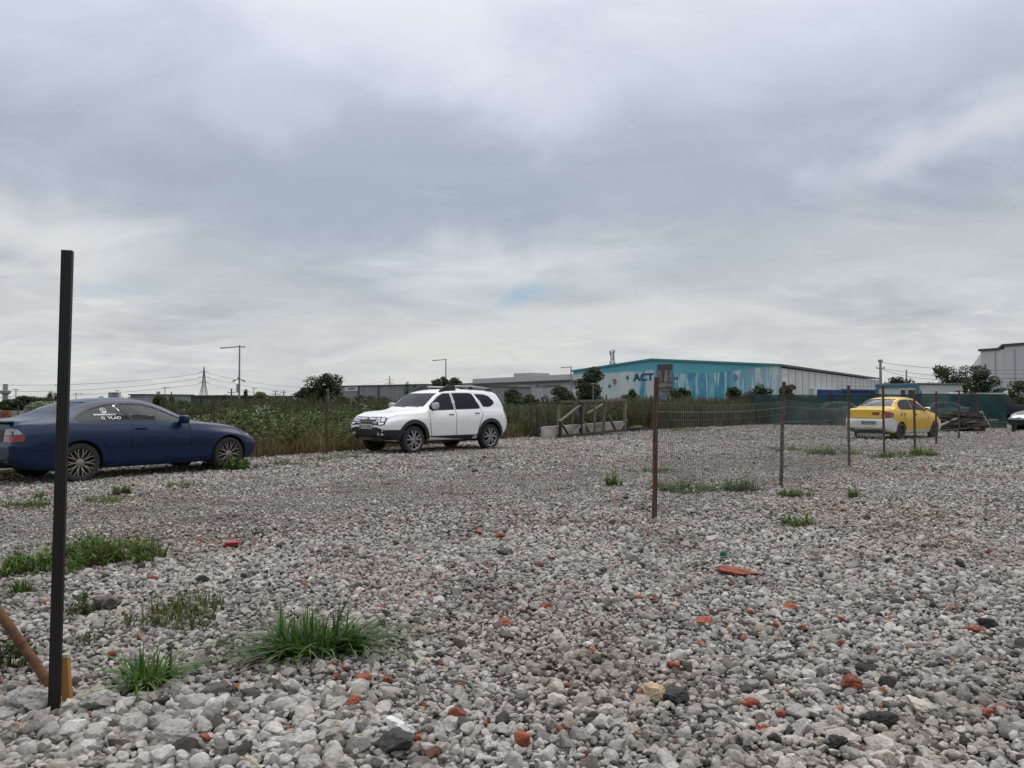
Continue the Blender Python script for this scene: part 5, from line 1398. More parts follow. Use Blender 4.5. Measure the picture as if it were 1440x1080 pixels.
class Face:
    """vertical facade from photo column xl at distance dl to column xr at distance dr; local x along it, y away, z up"""
    def __init__(s, name, label, xl, dl, xr, dr, cat='building', group=None):
        a = Vector(((xl - 720) / F * dl, dl, 0)); b = Vector(((xr - 720) / F * dr, dr, 0))
        s.a, s.b = a, b; s.W = (b - a).length; s.rz = math.atan2(b.y - a.y, b.x - a.x)
        s.e = empty(name, a, s.rz); tag(s.e, label, cat, group); s.d = (b - a).normalized()
    def uz(s, px, py):
        u = (px - 720) / F; t = (u * s.a.y - s.a.x) / (s.d.x - u * s.d.y)
        d = s.a.y + t * s.d.y; return t, at(px, py, d).z
def build_mural_hall():
    # gable front facing the lot; its right corner is the nearest one
    c = Vector(((1098 - 720) / F * 174, 174)); 
    f = Face('warehouse', 'long warehouse with blue painted mural gable, navy lettering and white side wall', 806, 205.8, 1098, 174)
    W = f.W; zc = f.uz(1098, 514)[1]; ua, za = f.uz(917, 506); zl = zc
    D = 118
    # mural paint
    m, nt, out = new_mat('mural_paint'); tc = nt.nodes.new('ShaderNodeTexCoord'); v = tc.outputs['Object']
    sx = nt.nodes.new('ShaderNodeSeparateXYZ'); L(nt, v, sx.inputs[0])
    p = N(nt, 'ShaderNodeBsdfPrincipled', _Roughness=.6)
    mp = N(nt, 'ShaderNodeMapping'); mp.inputs['Scale'].default_value = (1, 1, .10); L(nt, v, mp.inputs[0])
    st = noisef(nt, mp.outputs[0], .55, 5, .65, .8); st2 = noisef(nt, mp.outputs[0], 1.8, 4, .6, .3)
    xr_ = math_(nt, 'DIVIDE', sx.outputs['X'], W)
    # how much cyan: much in the left/middle of the right half, fading to the right corner
    streak = ramp(nt, math_(nt, 'ADD', math_(nt, 'MULTIPLY', st, .65), math_(nt, 'MULTIPLY', st2, .35)), [(.41, (.50, .57, .58)), (.455, (.38, .51, .55)), (.48, (.12, .36, .45)), (.55, (.045, .245, .36))]).outputs[0]
    whit = mixc(nt, .35, (.50, .56, .57), streak)
    fq = lambda px: f.uz(px, 540)[0] / W
    leftmask = ramp(nt, math_(nt, 'ADD', xr_, math_(nt, 'MULTIPLY', math_(nt, 'SUBTRACT', st, .5), .10)), [(fq(890), (1, 1, 1)), (fq(897), (0, 0, 0)), (fq(908), (0, 0, 0)), (fq(912), (.8, .8, .8)), (fq(921), (.9, .9, .9)), (fq(926), (0, 0, 0))]).outputs[0]
    pale = ramp(nt, st, [(.35, (.44, .50, .50)), (.6, (.52, .56, .55))]).outputs[0]
    low = mixc(nt, leftmask, streak, pale)
    rightfade = ramp(nt, xr_, [(fq(1020), (0, 0, 0)), (fq(1096), (.8, .8, .8))]).outputs[0]
    low = mixc(nt, rightfade, low, whit)
    # cyan sky band along the top, its lower edge rising to the right
    edge = ramp(nt, xr_, [(.0, (.90,) * 3), (fq(880), (.93,) * 3), (fq(915), (.955,) * 3), (fq(950), (.85,) * 3), (fq(1010), (.86,) * 3), (fq(1055), (.93,) * 3), (fq(1085), (1.0,) * 3)]).outputs[0]
    se = nt.nodes.new('ShaderNodeSeparateColor'); L(nt, edge, se.inputs[0])
    zz = math_(nt, 'DIVIDE', sx.outputs['Z'], zc)
    e2 = math_(nt, 'ADD', se.outputs[0], math_(nt, 'MULTIPLY', math_(nt, 'SUBTRACT', st, .5), .10))
    band = math_(nt, 'MULTIPLY', math_(nt, 'SUBTRACT', zz, e2), 30, None, True)
    sky = ramp(nt, noisef(nt, v, .12, 3), [(.4, (.085, .335, .41)), (.65, (.11, .385, .46))]).outputs[0]
    L(nt, mixc(nt, band, low, sky), p.inputs['Base Color'])
    w = N(nt, 'ShaderNodeTexWave', wave_type='BANDS', bands_direction='X', _Scale=1.5); L(nt, v, w.inputs['Vector'])
    b = N(nt, 'ShaderNodeBump', _Strength=.25, _Distance=.03); L(nt, w.outputs['Fac'], b.inputs['Height']); L(nt, b.outputs[0], p.inputs['Normal'])
    L(nt, p.outputs[0], out.inputs[0])
    # gable wall slab
    g = MB(); prof = [(0, 0), (W, 0), (W, zc), (ua, za), (0, zl)]
    g.prism(prof, 0, .4, tf=lambda q: Vector((q.x, q.z, q.y))); g.build('gable_wall', m, f.e)
    s_ = MB(); s_.box((W - .2, D / 2 + .4, zc / 2 - .25), (.4, D, zc - .5)); s_.box((.2, D / 2 + .4, zc / 2 - .25), (.4, D, zc - .5)); s_.box((W / 2, D + .6, zc / 2 - .25), (W - .2, .4, zc - .5))
    side = s_.build('side_wall', clad('white_side_cladding', (.52, .54, .55), (.43, .445, .46), .35), f.e)
    jt = MB()
    for k in range(1, 20): jt.box((W + .03, k * 6.0, zc / 2 - .1), (.06, .22, zc - .4))
    jt.build('wall_joints', mat('joint_grey', (.22, .23, .24), .6), side)
    r_ = MB(); r_.prism([(W + .35, zc - .12), (W + .35, zc + .30), (ua, za + .30), (-.35, zl + .30), (-.35, zl - .12), (ua, za - .12)], -.25, D + .8, tf=lambda q: Vector((q.x, q.z, q.y)))
    r_.cm = 0; rf = r_.build('roof', M_ROOF, f.e)
    e_ = MB(); e_.box((W + .42, D / 2, zc + .02), (.16, D, .55)); e_.build('eaves_gutter', M_DARKTRIM, rf)
    e_ = MB(); e_.bar((-.3, -.32, zl + .12), (ua, -.32, za + .12), .45, .12, up=(0, 1, 0)); e_.bar((ua, -.32, za + .12), (W + .3, -.32, zc + .12), .45, .12, up=(0, 1, 0)); e_.build('gable_trim', mat('teal_gable_trim', (.06, .22, .27), .5), rf)
    # side loading block, small window
    q = MB(); q.box((W + .5, 38, 2.6), (1.0, 26, 5.2)); q.build('loading_block', M_WHITECLAD, f.e)
    q = MB(); q.box((W + .08, 92, zc - 4.6), (.16, 12, 1.5)); q.build('side_window', M_WIN, f.e)
    # the painted picture panel, painted balloons, letters
    def pt(px, py): return f.uz(px, py)
    u0, z1 = pt(924.5, 512.5); u1, _ = pt(946, 512.5); z0 = 3.2
    pm, nt, out = new_mat('painted_interior_picture'); tc = nt.nodes.new('ShaderNodeTexCoord'); v = tc.outputs['Object']
    p = N(nt, 'ShaderNodeBsdfPrincipled', _Roughness=.6); mp = N(nt, 'ShaderNodeMapping'); mp.inputs['Scale'].default_value = (1, 1, .18); L(nt, v, mp.inputs[0])
    f1 = noisef(nt, mp.outputs[0], 1.4, 4, .6); mp2 = N(nt, 'ShaderNodeMapping'); mp2.inputs['Scale'].default_value = (.25, 1, 1.6); L(nt, v, mp2.inputs[0]); f2 = noisef(nt, mp2.outputs[0], .9, 4, .6)
    c1 = ramp(nt, f1, [(.38, (.045, .042, .045)), (.5, (.13, .12, .12)), (.62, (.27, .255, .25))]).outputs[0]; c2 = ramp(nt, f2, [(.4, (.05, .048, .05)), (.6, (.21, .195, .19))]).outputs[0]
    sx = nt.nodes.new('ShaderNodeSeparateXYZ'); L(nt, v, sx.inputs[0]); up = math_(nt, 'MULTIPLY', math_(nt, 'SUBTRACT', sx.outputs['Z'], 6.4), 2.0, None, True); up2 = math_(nt, 'MULTIPLY', math_(nt, 'SUBTRACT', sx.outputs['Z'], 9.3), 2.0, None, True)
    c = mixc(nt, up, c2, c1); c = mixc(nt, up2, c, (.07, .06, .062)); L(nt, c, p.inputs['Base Color']); L(nt, p.outputs[0], out.inputs[0])
    q = MB(); q.box(((u0 + u1) / 2, -.04, (z0 + z1) / 2), (u1 - u0, .08, z1 - z0)); q.build('mural_picture', pm, f.e)
    def letters(t, px0, px1, py0, py1, mt, bold=.02, y=-.03, name='lettering'):
        ul, zt = pt(px0, py0); ur, zb = pt(px1, py1); zt = pt((px0 + px1) / 2, py0)[1]; zb = pt((px0 + px1) / 2, py1)[1]
        mb = MB(); put_text(mb, t, ul, zb, ur - ul, zt - zb, y, bold); mb.build(name, mt, f.e, fix=False)
    letters('ACT', 890, 919.5, 525, 536, M_NAVY, .05); letters('OR', 947.5, 955, 530, 534.5, M_NAVY, .05)
    letters('EK', 1033, 1039, 527, 535, mat('blue_lettering', (.03, .16, .33), .5), .03)
    bal = mat('painted_balloon', (.10, .06, .055), .6, scale=.5, col2=(.30, .20, .17)); bal2 = mat('painted_teal_balloon', (.03, .20, .24), .6)
    for px, py, rr, mt in ((864.5, 537, 3.6, bal), (882.5, 531.5, 2.6, bal2), (857.5, 543.5, 2.6, bal2)):
        u, z = pt(px, py); k = rr * 0.18; mb = MB()
        mb.raw([(u + k * math.cos(a) * (1 if math.sin(a) > -.3 else .72), -.03, z + k * 1.25 * math.sin(a)) for a in [2 * math.pi * i / 24 for i in range(24)]], [tuple(range(24))]); mb.box((u, -.03, z - k * 1.75), (k * .4, .02, k * .35)); mb.build('painted_balloon', mt, f.e, fix=False)
    q = MB()
    for k, (a_, b_) in enumerate(((.18, 2.6), (.62, 1.8))): pass
    q.box((W + .05, 3.2, zc - 2.6), (.1, 4.4, 3.4)); sg_ = q.build('side_sign', mat('white_side_sign', (.62, .63, .63), .5), f.e)
    q = MB()
    for k in range(3): q.box((W + .115, 1.9 + .25 * k, zc - 1.7 - k * .45), (.03, .5 + .3 * (k % 2), .22))
    q.box((W + .115, 3.9, zc - 1.9), (.03, 1.6, .3)); q.build('sign_marks', mat('pale_blue_marks', (.35, .42, .48), .6), sg_)
def box_building(name, label, xl, dl, xr, dr, pytop, depth, m, roof=M_ROOF, para=.35, px_ref=None):
    f = Face(name, label, xl, dl, xr, dr); zt = f.uz(px_ref or xl, pytop)[1]; f.zt = zt; W = f.W
    q = MB(); q.box((W / 2, .15, zt / 2), (W, .3, zt)); q.box((W - .15, depth / 2 + .3, zt / 2 - .002), (.3, depth, zt - .004)); q.box((.15, depth / 2 + .3, zt / 2 - .002), (.3, depth, zt - .004)); q.box((W / 2, depth + .45, zt / 2), (W, .3, zt)); q.build('wall', m, f.e)
    q = MB(); q.box((W / 2, depth / 2 + .3, zt - para), (W - .64, depth - .04, .2)); q.build('roof', roof, f.e)
    q = MB(); q.box((W / 2, -.06, zt + .09), (W + .3, .5, .18)); q.box((W + .02, depth / 2 + .4, zt + .087), (.4, depth, .17)); q.build('coping', M_DARKTRIM, f.e)
    return f
def build_buildings():
    build_mural_hall()
    # long pale warehouse with lettering
    f = box_building('warehouse', 'long pale grey warehouse with dark lettering and window strip behind the white car', 648, 262, 862, 200, 540.0, 60, M_PALECLAD)
    def P(px, py): return f.uz(px, py)
    u0, z = P(668, 537); q = MB(); q.box(((u0 + f.W) / 2, -.5, f.zt + .7), (f.W - u0, .9, 1.5)); q.build('roof_parapet', mat('pale_parapet', (.46, .46, .45), .6), f.e)
    q = MB(); q.box(((u0 + f.W) / 2, -.62, f.zt - .3), (f.W - u0, .7, .45)); q.build('gutter', M_DARKTRIM, f.e)
    ua, za = P(715, 531); ub, _ = P(736, 531); q = MB(); q.box(((ua + ub) / 2, 6, f.zt + 1.4), (ub - ua, 8, 2.6)); q.build('roof_plant_room', M_PALECLAD, f.e)
    wa, _ = P(678, 550); wb, _ = P(709.5, 550); z0 = P(694, 553.5)[1]; z1 = P(694, 545.5)[1]
    fr = MB(); fr.box(((wa + wb) / 2, -.06, (z0 + z1) / 2), (wb - wa, .12, z1 - z0)); win = fr.build('window_strip', M_WIN, f.e)
    q = MB()
    for k in range(9): q.box((wa + (wb - wa) * k / 8, -.15, (z0 + z1) / 2), (.35, .1, z1 - z0 + .3))
    q.box(((wa + wb) / 2, -.15, z1 + .15), (wb - wa, .1, .35)); q.build('window_mullions', mat('grey_mullion', (.13, .14, .15), .5), win)
    ua, za = P(669, 541.5); ub, zb = P(673.5, 547.5); q = MB(); q.box(((ua + ub) / 2, -.05, (za + zb) / 2), (ub - ua, .1, za - zb)); q.build('orange_panel', mat('orange_red_panel', (.42, .075, .035), .5), f.e)
    ua, za = P(728, 542.5); ub, zb = P(740.5, 549.5); q = MB(); q.box(((ua + ub) / 2, -.05, (za + zb) / 2), (ub - ua, .1, za - zb)); pn = q.build('sign_panel', mat('white_sign_frame', (.60, .60, .59), .5), f.e)
    q = MB(); q.box(((ua + ub) / 2, -.12, (za + zb) / 2), ((ub - ua) * .86, .04, (za - zb) * .7)); q.build('sign_face', M_PALECLAD, pn)
    ul, zt = P(761.5, 541.8); ur, _ = P(786, 542); zb = P(770, 545.3)[1]; mb = MB(); put_text(mb, 'LOGWIN', ul, zb, ur - ul, zt - zb, -.03, .04); mb.build('lettering', M_LETTER, f.e, fix=False)
    ul, zt = P(753, 542.2); ur, _ = P(758.5, 542); mb = MB(); h_ = zt - zb
    mb.bar((ul, -.03, zb), (ul + .3 * (ur - ul), -.03, zt), .3, .05, up=(0, 1, 0)); mb.bar((ul + .3 * (ur - ul), -.03, zt), (ul + .9 * (ur - ul), -.03, zt), .28, .05, up=(0, 1, 0)); mb.bar((ul + .9 * (ur - ul), -.03, zt), (ur, -.03, zb), .3, .05, up=(0, 1, 0)); mb.bar((ul + .55 * (ur - ul), -.03, zb), (ul + .62 * (ur - ul), -.03, zt - .4), .28, .05, up=(0, 1, 0)); mb.build('logo', M_LETTER, f.e)
    # grey warehouse with white sign
    f = box_building('warehouse', 'low dark grey warehouse with a white sign behind the bushes', 474, 190, 600, 172, 543.5, 40, M_GREYCLAD)
    ua, za = f.uz(485.5, 544); ub, _ = f.uz(503.5, 544); zb = f.uz(495, 549.6)[1]; q = MB(); q.box(((ua + ub) / 2, -.06, (za + zb) / 2), (ub - ua, .12, za - zb)); sg = q.build('sign_board', mat('white_sign_board', (.62, .63, .63), .5), f.e)
    mb = MB(); put_text(mb, 'NEW', ua + (ub - ua) * .22, zb + (za - zb) * .22, (ub - ua) * .66, (za - zb) * .6, -.14, .06); mb.build('lettering', mat('grey_lettering', (.10, .11, .12), .5), sg, fix=False)
    q = MB()
    for px in (504.5, 532.5): u, _ = f.uz(px, 550); q.box((u, -.1, f.zt / 2), (.45, .2, f.zt))
    q.build('downpipes', M_DARKTRIM, f.e)
    # dark building on the left
    f = box_building('building', 'low black flat roofed building right of the lattice pylon foot', 268.5, 124, 312, 120, 557.5, 14, M_DARKCLAD)
    q = MB(); u0, _ = f.uz(276, 570); q.box((u0 + .5, -.04, 1.0), (1.1, .08, 2.0)); q.box((u0 + 2.6, -.04, 1.5), (1.6, .08, .9)); q.build('door_and_window', M_WIN, f.e)
    # grey box building and white low building
    f = box_building('building', 'plain grey box building above the coupe roof', 183, 140, 204, 138, 555.5, 10, mat('grey_render', (.24, .25, .27), .7))
    f = box_building('building', 'low white building with a small chimney right of the grey box', 207, 152, 236, 150, 557.5, 10, mat('white_render', (.50, .51, .52), .7, scale=1.2, col2=(.36, .37, .38)))
    q = MB(); q.box((.8, 2, f.zt + .4), (.5, .5, 1.2)); q.build('chimney', M_CONC, f.e)
    # white boxy tower / hoarding frame
    f = Face('sign_tower', 'white box shaped sign tower above the coupe roof', 152.5, 150, 166.5, 150, 'tower'); z1 = f.uz(159, 551.5)[1]; z0 = f.uz(159, 561)[1]
    q = MB(); q.box((f.W / 2, .5, (z0 + z1) / 2), (f.W, 1, z1 - z0)); q.build('panel', mat('dull_white_panel', (.46, .48, .50), .6), f.e)
    q = MB(); q.box((f.W / 2, -.03, z1 - .25), (f.W, .06, .2)); q.box((.12, -.03, (z0 + z1) / 2), (.22, .06, z1 - z0 - .5)); q.box((f.W - .12, -.03, (z0 + z1) / 2), (.22, .06, z1 - z0 - .5)); q.box((f.W * .5, -.03, z0 + .55), (f.W * .6, .06, .35)); q.box((f.W * .62, -.03, z0 + 1.0), (f.W * .35, .06, .25)); q.build('panel_marks', mat('panel_mark_grey', (.16, .17, .19), .6), f.e)
    q = MB()
    for x in (.25, f.W - .25): q.box((x, .5, z0 / 2), (.2, .2, z0))
    q.build('legs', M_STEEL_DK, f.e)
    # long pale wall, brick stack, far low building at the left edge
    f = Face('concrete_wall', 'long low grey concrete wall behind the blue coupe', -60, 47, 290, 62, 'wall'); zt = f.uz(60, 577.2)[1]
    q = MB(); q.box((f.W / 2, .1, zt / 2), (f.W, .2, zt)); q.build('wall', M_CONC, f.e)
    q = MB(); nn = int(f.W / 2.2)
    for k in range(nn + 1): q.box((min(f.W - .13, .13 + k * 2.2), -.05, zt / 2 + .03), (.22, .1, zt + .06))
    q.build('wall_pier', M_CONC, f.e)
    f = Face('brick_stack', 'stack of orange brown bricks at the left edge behind the coupe boot', -22, 40, 15.5, 40.5, 'bricks'); zt = f.uz(8, 577.5)[1]
    q = MB(); r = random.Random(3); nz = 9; nx = 7
    for k in range(nz):
        for i in range(nx):
            w = f.W / nx; q.box((w * (i + .5) + r.uniform(-.02, .02), .4 + r.uniform(-.04, .04), zt / nz * (k + .5)), (w * .93, .8, zt / nz * .88))
    q.build('bricks', mat('orange_brick', (.27, .115, .05), .85, scale=2.2, col2=(.16, .085, .045)), f.e, bevel=.01)
    f = box_building('building', 'pale low roofed building at the far left edge', -30, 120, 11, 120, 567.5, 8, mat('pale_low_wall', (.40, .41, .40), .7))
    # right: tall white hall, blue container, site cabin
    f = Face('warehouse', 'tall pale grey hall at the right edge behind the trees', 1380, 112, 1560, 96); zt = f.uz(1380, 493.5)[1]; W = f.W
    q = MB(); q.box((W / 2, .2, zt / 2), (W, .4, zt)); q.build('wall', M_HALLCLAD, f.e)
    # side wall receding to the left-back
    b = at(1364.5, 518, 172); bl = f.e.matrix_basis.inverted() @ Vector((b.x, b.y, 0))
    q = MB(); q.bar((.15, .42, zt / 2), (bl.x, bl.y, zt / 2), .3, zt); q.build('side_wall', clad('hall_side_cladding', (.56, .57, .58), (.50, .51, .52), 1.0), f.e)
    q = MB(); u1, _ = f.uz(1406, 493); u2, _ = f.uz(1412, 490); q.prism([(-.3, zt - .05), (u1, zt - .05), (u2, zt + .40), (W, zt + .40), (W, zt + .75), (u2 - .1, zt + .75), (u1 - .1, zt + .28), (-.3, zt + .28)], -.15, 60, tf=lambda p: Vector((p.x, p.z, p.y))); q.build('roof', M_DARKTRIM, f.e)
    q = MB(); q.box((u2 / 2 + W / 2, .2, zt + .18), (W - u2 - .2, .38, .42)); q.build('upper_wall', M_HALLCLAD, f.e)
    q = MB()
    for px in (1400.5, 1428): u, _ = f.uz(px, 520); q.box((u, -.06, zt / 2), (.10, .10, zt)) ;
    q.build('downpipes', mat('pale_pipe', (.38, .40, .41), .6), f.e)
    f = Face('shipping_container', 'blue shipping container above the green net left of the white cabin', 1184, 72, 1235, 77, 'container'); zt = f.uz(1184, 547.3)[1]; W = f.W
    blue = clad('blue_container_paint', (.016, .055, .19), (.012, .04, .13), 6)
    q = MB(); q.box((W / 2, 1.2, zt / 2), (W - .1, 2.3, zt - .1))
    for k in range(22): q.box((.2 + (W - .4) * k / 21, .02, zt / 2), (.14, .06, zt - .3))
    q.build('shell', blue, f.e)
    q = MB()
    for x in (.06, W - .06):
        for y in (.02, 2.38): q.box((x, y, zt / 2), (.14, .14, zt))
    for y in (.02, 2.38): q.box((W / 2, y, zt - .06), (W - .26, .13, .14)); q.box((W / 2, y, .07), (W - .26, .13, .14))
    q.build('corner_frame', blue, f.e)
    f = Face('site_cabin', 'white site cabin with teal trim and two small windows behind the yellow car', 1233, 70, 1292, 66, 'cabin'); zt = f.uz(1292, 539.5)[1]; W = f.W; dp = 5.5
    q = MB(); q.box((W / 2, dp / 2, zt / 2 + .05), (W - .1, dp, zt - .25)); q.build('wall', mat('white_cabin_panel', (.52, .54, .53), .5, scale=1.5, col2=(.44, .46, .455)), f.e)
    q = MB(); q.box((W / 2, -.03, zt - .16), (W + .1, .16, .26)); q.box((W - .06, -.04, zt / 2 - .17), (.22, .18, zt - .34)); q.box((.06, -.04, zt / 2 - .17), (.24, .18, zt - .34)); q.build('trim', M_TEAL, f.e)
    q = MB(); q.box((W / 2, dp / 2, zt + .02), (W + .2, dp + .2, .1)); q.build('roof', mat('cabin_roof', (.16, .24, .26), .6), f.e)
    for px in (1271, 1281.5):
        u, z = f.uz(px, 553); q = MB(); q.box((u, -.02, z), (.50, .08, .62)); w_ = q.build('window', M_WIN, f.e)
        q = MB(); q.box((u, -.05, z + .36), (.6, .1, .1)); q.box((u - .29, -.05, z), (.07, .1, .62)); q.box((u + .29, -.05, z), (.07, .1, .62)); q.build('window_frame', mat('white_frame', (.6, .6, .6), .5), w_)
build_buildings()

# ================================================================ poles, pylons, cables
def lamp(label, px, pytop, d, arms, r=.075, cams=False, base=0.0, name='street_lamp'):
    t = at(px, pytop, d); h = t.z; e = empty(name, (t.x, d, base)); tag(e, label, 'street lamp', 'street lamps and floodlight poles')
    mb = MB(); mb.tube([(0, 0, 0), (0, 0, h * .3), (0, 0, h)], [r * 1.25, r * 1.1, r * .8], 8); mb.build('pole', M_STEEL, e, smooth=50)
    for (ax, ay) in arms:      # arm tips as photo offsets
        x = ax * d / F; z = h + ay * d / F
        mb = MB(); mb.tube([(0, 0, h - .12), (x * .75, 0, h - .12 + (z - h + .1) * .75)], r * .7, 6); o = mb.build('arm', M_STEEL, e)
        mb = MB(); s = 1 if x > 0 else -1; q = Vector((x * .75, 0, h - .12 + (z - h + .1) * .75)); k = max(.35, abs(x) * .34)
        mb.bar(q, (x, 0, z), r * 3.2, r * 1.1, up=(0, 0, 1)); mb.build('lamp_head', M_STEEL_DK, o, bevel=.01)
    if cams:
        mb = MB()
        for sg in (-1, 1): mb.bar((0, 0, h - 3.15), (sg * .32, -.1, h - 3.25), .05); mb.bar((sg * .32, -.1, h - 3.28), (sg * .58, -.16, h - 3.40 + (.0 if sg > 0 else .0)), .13)
        mb.box((0, -.1, h - 3.1), (.2, .2, .22)); mb.build('cameras', M_STEEL, e)
        mb = MB(); mb.box((-.10, -.09, h * .40), (.2, .24, .8)); mb.build('junction_box', M_STEEL, e)
def pole(label, px, pytop, d, r=.1, m=None, cross=(), name='utility_pole', cat='pole', group='utility poles', pybase=None):
    t = at(px, pytop, d); e = empty(name, (t.x, d, 0)); tag(e, label, cat, group)
    mb = MB(); mb.tube([(0, 0, -.1), (0, 0, t.z)], [r * 1.3, r], 8); mb.build('shaft', m or M_CONC, e, smooth=50)
    for dz, w in cross:
        mb = MB(); mb.bar((-w / 2, 0, t.z - dz), (w / 2, 0, t.z - dz), .09)
        for s in (-1, 1): mb.lathe([(.03, 0), (.06, .05), (.04, .12), (.06, .16), (.02, .22)], 8, c=(s * w * .45, 0, t.z - dz))
        mb.build('crossarm', M_STEEL_DK, e)
    return e, t
def pylon(label, px, pytop, d, wscale=1.0):
    t = at(px, pytop, d); h = t.z; e = empty('lattice_pylon', (t.x, d, 0)); tag(e, label, 'pylon', 'lattice power pylons')
    k = .17
    def half(z):
        q = z / h
        return h * (.095 * (1 - q / .55) + .032) * wscale if q < .55 else h * (.032 * (1 - (q - .55) / .45) + .004) * wscale
    zs = [h * q for q in (0, .14, .27, .38, .47, .55, .62, .69, .76, .83, .90, 1.0)]
    mb = MB()
    for a, b in zip(zs, zs[1:]):
        wa, wb = half(a), half(b)
        ca = [(-wa, -wa, a), (wa, -wa, a), (wa, wa, a), (-wa, wa, a)]; cb = [(-wb, -wb, b), (wb, -wb, b), (wb, wb, b), (-wb, wb, b)]
        for i in range(4):
            mb.bar(ca[i], cb[i], k); mb.bar(ca[i], cb[(i + 1) % 4], k * .6); mb.bar(ca[(i + 1) % 4], cb[i], k * .6); mb.bar(cb[i], cb[(i + 1) % 4], k * .6)
    mb.build('tower', M_STEEL_DK, e)
    tips = []
    for q, w in ((.60, .135), (.74, .165), (.87, .13)):
        z = h * q; mb = MB()
        for s in (-1, 1):
            tip = (s * h * w, 0, z - h * .012); hw = half(z); mb.bar((s * hw, -hw, z), tip, k * .8); mb.bar((s * hw, hw, z), tip, k * .8); mb.bar((s * hw, 0, z + h * .035), tip, k * .7); mb.bar(tip, (tip[0], 0, tip[2] - h * .03), k * .6)
            tips.append(Vector((t.x + tip[0], d, tip[2] - h * .03)))
        mb.build('crossarm', M_STEEL_DK, e)
    return tips
def cable(label, a, b, sag, r, name='power_cable'):
    a, b = Vector(a), Vector(b); pts = []
    for i in range(21):
        t = i / 20; p = a.lerp(b, t); p.z -= sag * 4 * t * (1 - t); pts.append(p)
    mb = MB(); mb.tube(pts, r, 5); o = mb.build(name, mat('cable_grey', (.16, .17, .18), .6) if 'cable_grey' not in bpy.data.materials else bpy.data.materials['cable_grey'], smooth=80)
    tag(o, label, 'cable', 'overhead cables'); return o
def build_poles():
    lamp('tallest street lamp with long left arm and cameras halfway up', 337, 485.5, 72, [(-27, -4), (7.5, -2.5)], .085, True)
    lamp('street lamp with one long left arm above the white car roof', 627, 504.5, 130, [(-19, -2.5)], .11)
    lamp('street lamp with one left arm by the dark tree at the mural warehouse', 803, 515, 130, [(-14, -2)], .11)
    lamp('twin arm lamp left of the black post', 22.5, 547, 190, [(-5, -.8), (4, -1)], .13)
    lamp('twin arm lamp right of the black post above the coupe boot', 107, 552.5, 190, [(-4.2, -1.5), (9, -1.5)], .10)
    lamp('twin arm lamp before the white sign tower', 165, 548.5, 190, [(-4, -.8), (4.5, -.8)], .10)
    lamp('twin arm lamp above the coupe windscreen', 232, 544, 170, [(-4, -1.5), (6, -1)], .10)
    lamp('small twin arm lamp over the yellowish tree', 357, 545, 180, [(-3.5, -.6), (4, -.6)], .10)
    lamp('single lamp whose head shows left of the black post', 81.5, 540.5, 150, [(-3.5, -1.5)], .10)
    lamp('small lamp in front of the big round tree', 461.5, 547, 90, [(-3, -.5)], .06)
    lamp('twin head lamp in front of the dark tree by the mural warehouse', 834, 538.5, 100, [(-4.5, -.3), (4.5, -.3)], .06)
    # water tower and mast
    t = at(7.5, 553, 260); e = empty('water_tower', (t.x, 260, 0)); tag(e, 'slim grey water tower at the left edge', 'water tower')
    mb = MB(); mb.lathe([(.9, 0), (.7, 8), (.8, t.z)], 14); mb.build('shaft', M_CONC, e, smooth=50); mb = MB(); mb.lathe([(.8, t.z - .6), (1.6, t.z), (1.7, t.z + .9), (.2, t.z + 1.1)], 16); mb.build('tank', M_CONC, e, smooth=30); mb = MB(); mb.box((1.9, 0, t.z - 3.2), (1.9, 1.5, 2.6)); mb.bar((-1.8, 0, t.z - 1.6), (1.8, 0, t.z - 1.4), .15); mb.build('equipment_box', M_STEEL, e)
    t = at(861, 491.5, 290); e = empty('telecom_mast', (t.x, 290, 0)); tag(e, 'telecom mast with antennas rising behind the mural warehouse roof', 'mast')
    mb = MB(); h = t.z
    for i in range(3):
        a = 2.1 * i + .4; mb.tube([(.55 * math.cos(a), .55 * math.sin(a), 0), (.42 * math.cos(a), .42 * math.sin(a), h)], .06, 5)
        for z in range(0, int(h), 1):
            b = 2.1 * (i + 1) + .4; mb.bar((.5 * math.cos(a), .5 * math.sin(a), z), (.5 * math.cos(b), .5 * math.sin(b), z + 1), .09)
    mb.build('lattice', M_STEEL, e); mb = MB()
    r = random.Random(5)
    for k in range(14):
        z = h - .8 - k * .42; s = -1 if k % 2 else 1; mb.box((s * r.uniform(.35, .85), -.3, z), (r.uniform(.3, .6), .35, r.uniform(.5, 1.5)))
    mb.build('antenna_panels', M_STEEL, e)
    ta = pylon('nearer lattice pylon with three crossarms above the black building', 287, 516, 420)
    tb = pylon('small far lattice pylon above the grey warehouse', 548, 528, 640)
    # cables run left from the nearer pylon, and on to the far one
    for i, (yl, sag) in enumerate(((529, 3.0), (540, 3.0), (551, 2.6))):
        b = at(-260, yl - 6, 330); src = ta[[4, 2, 0][i]]
        cable(['highest', 'middle', 'lowest'][i] + ' overhead power cable running left from the nearer lattice pylon', src, b, sag * 2.0, .085)
        cable(['highest', 'middle', 'lowest'][i] + ' overhead power cable running right from the nearer lattice pylon', ta[[5, 3, 1][i]], tb[[4, 2, 0][i]], 7, .07)
    # right hand utility poles and their wires
    e1, t1 = pole('concrete utility pole with small bracket left of the white cabin', 1238, 505.5, 88, .14, M_CONC, ((.25, .5), (1.0, .9)))
    e2, t2 = pole('far thin utility pole right of the concrete pole', 1274.5, 520, 140, .13, M_CONC)
    e3, t3 = pole('dark utility pole in front of the tall pale hall', 1385.5, 512.5, 78, .085, M_STEEL_DK)
    pole('thin dark pole left of the black flat roofed building', 241, 551, 130, .1, M_STEEL_DK); pole('short dark pole near the tallest street lamp', 325.5, 546.5, 120, .12, M_STEEL_DK, ((.6, 1.2),))
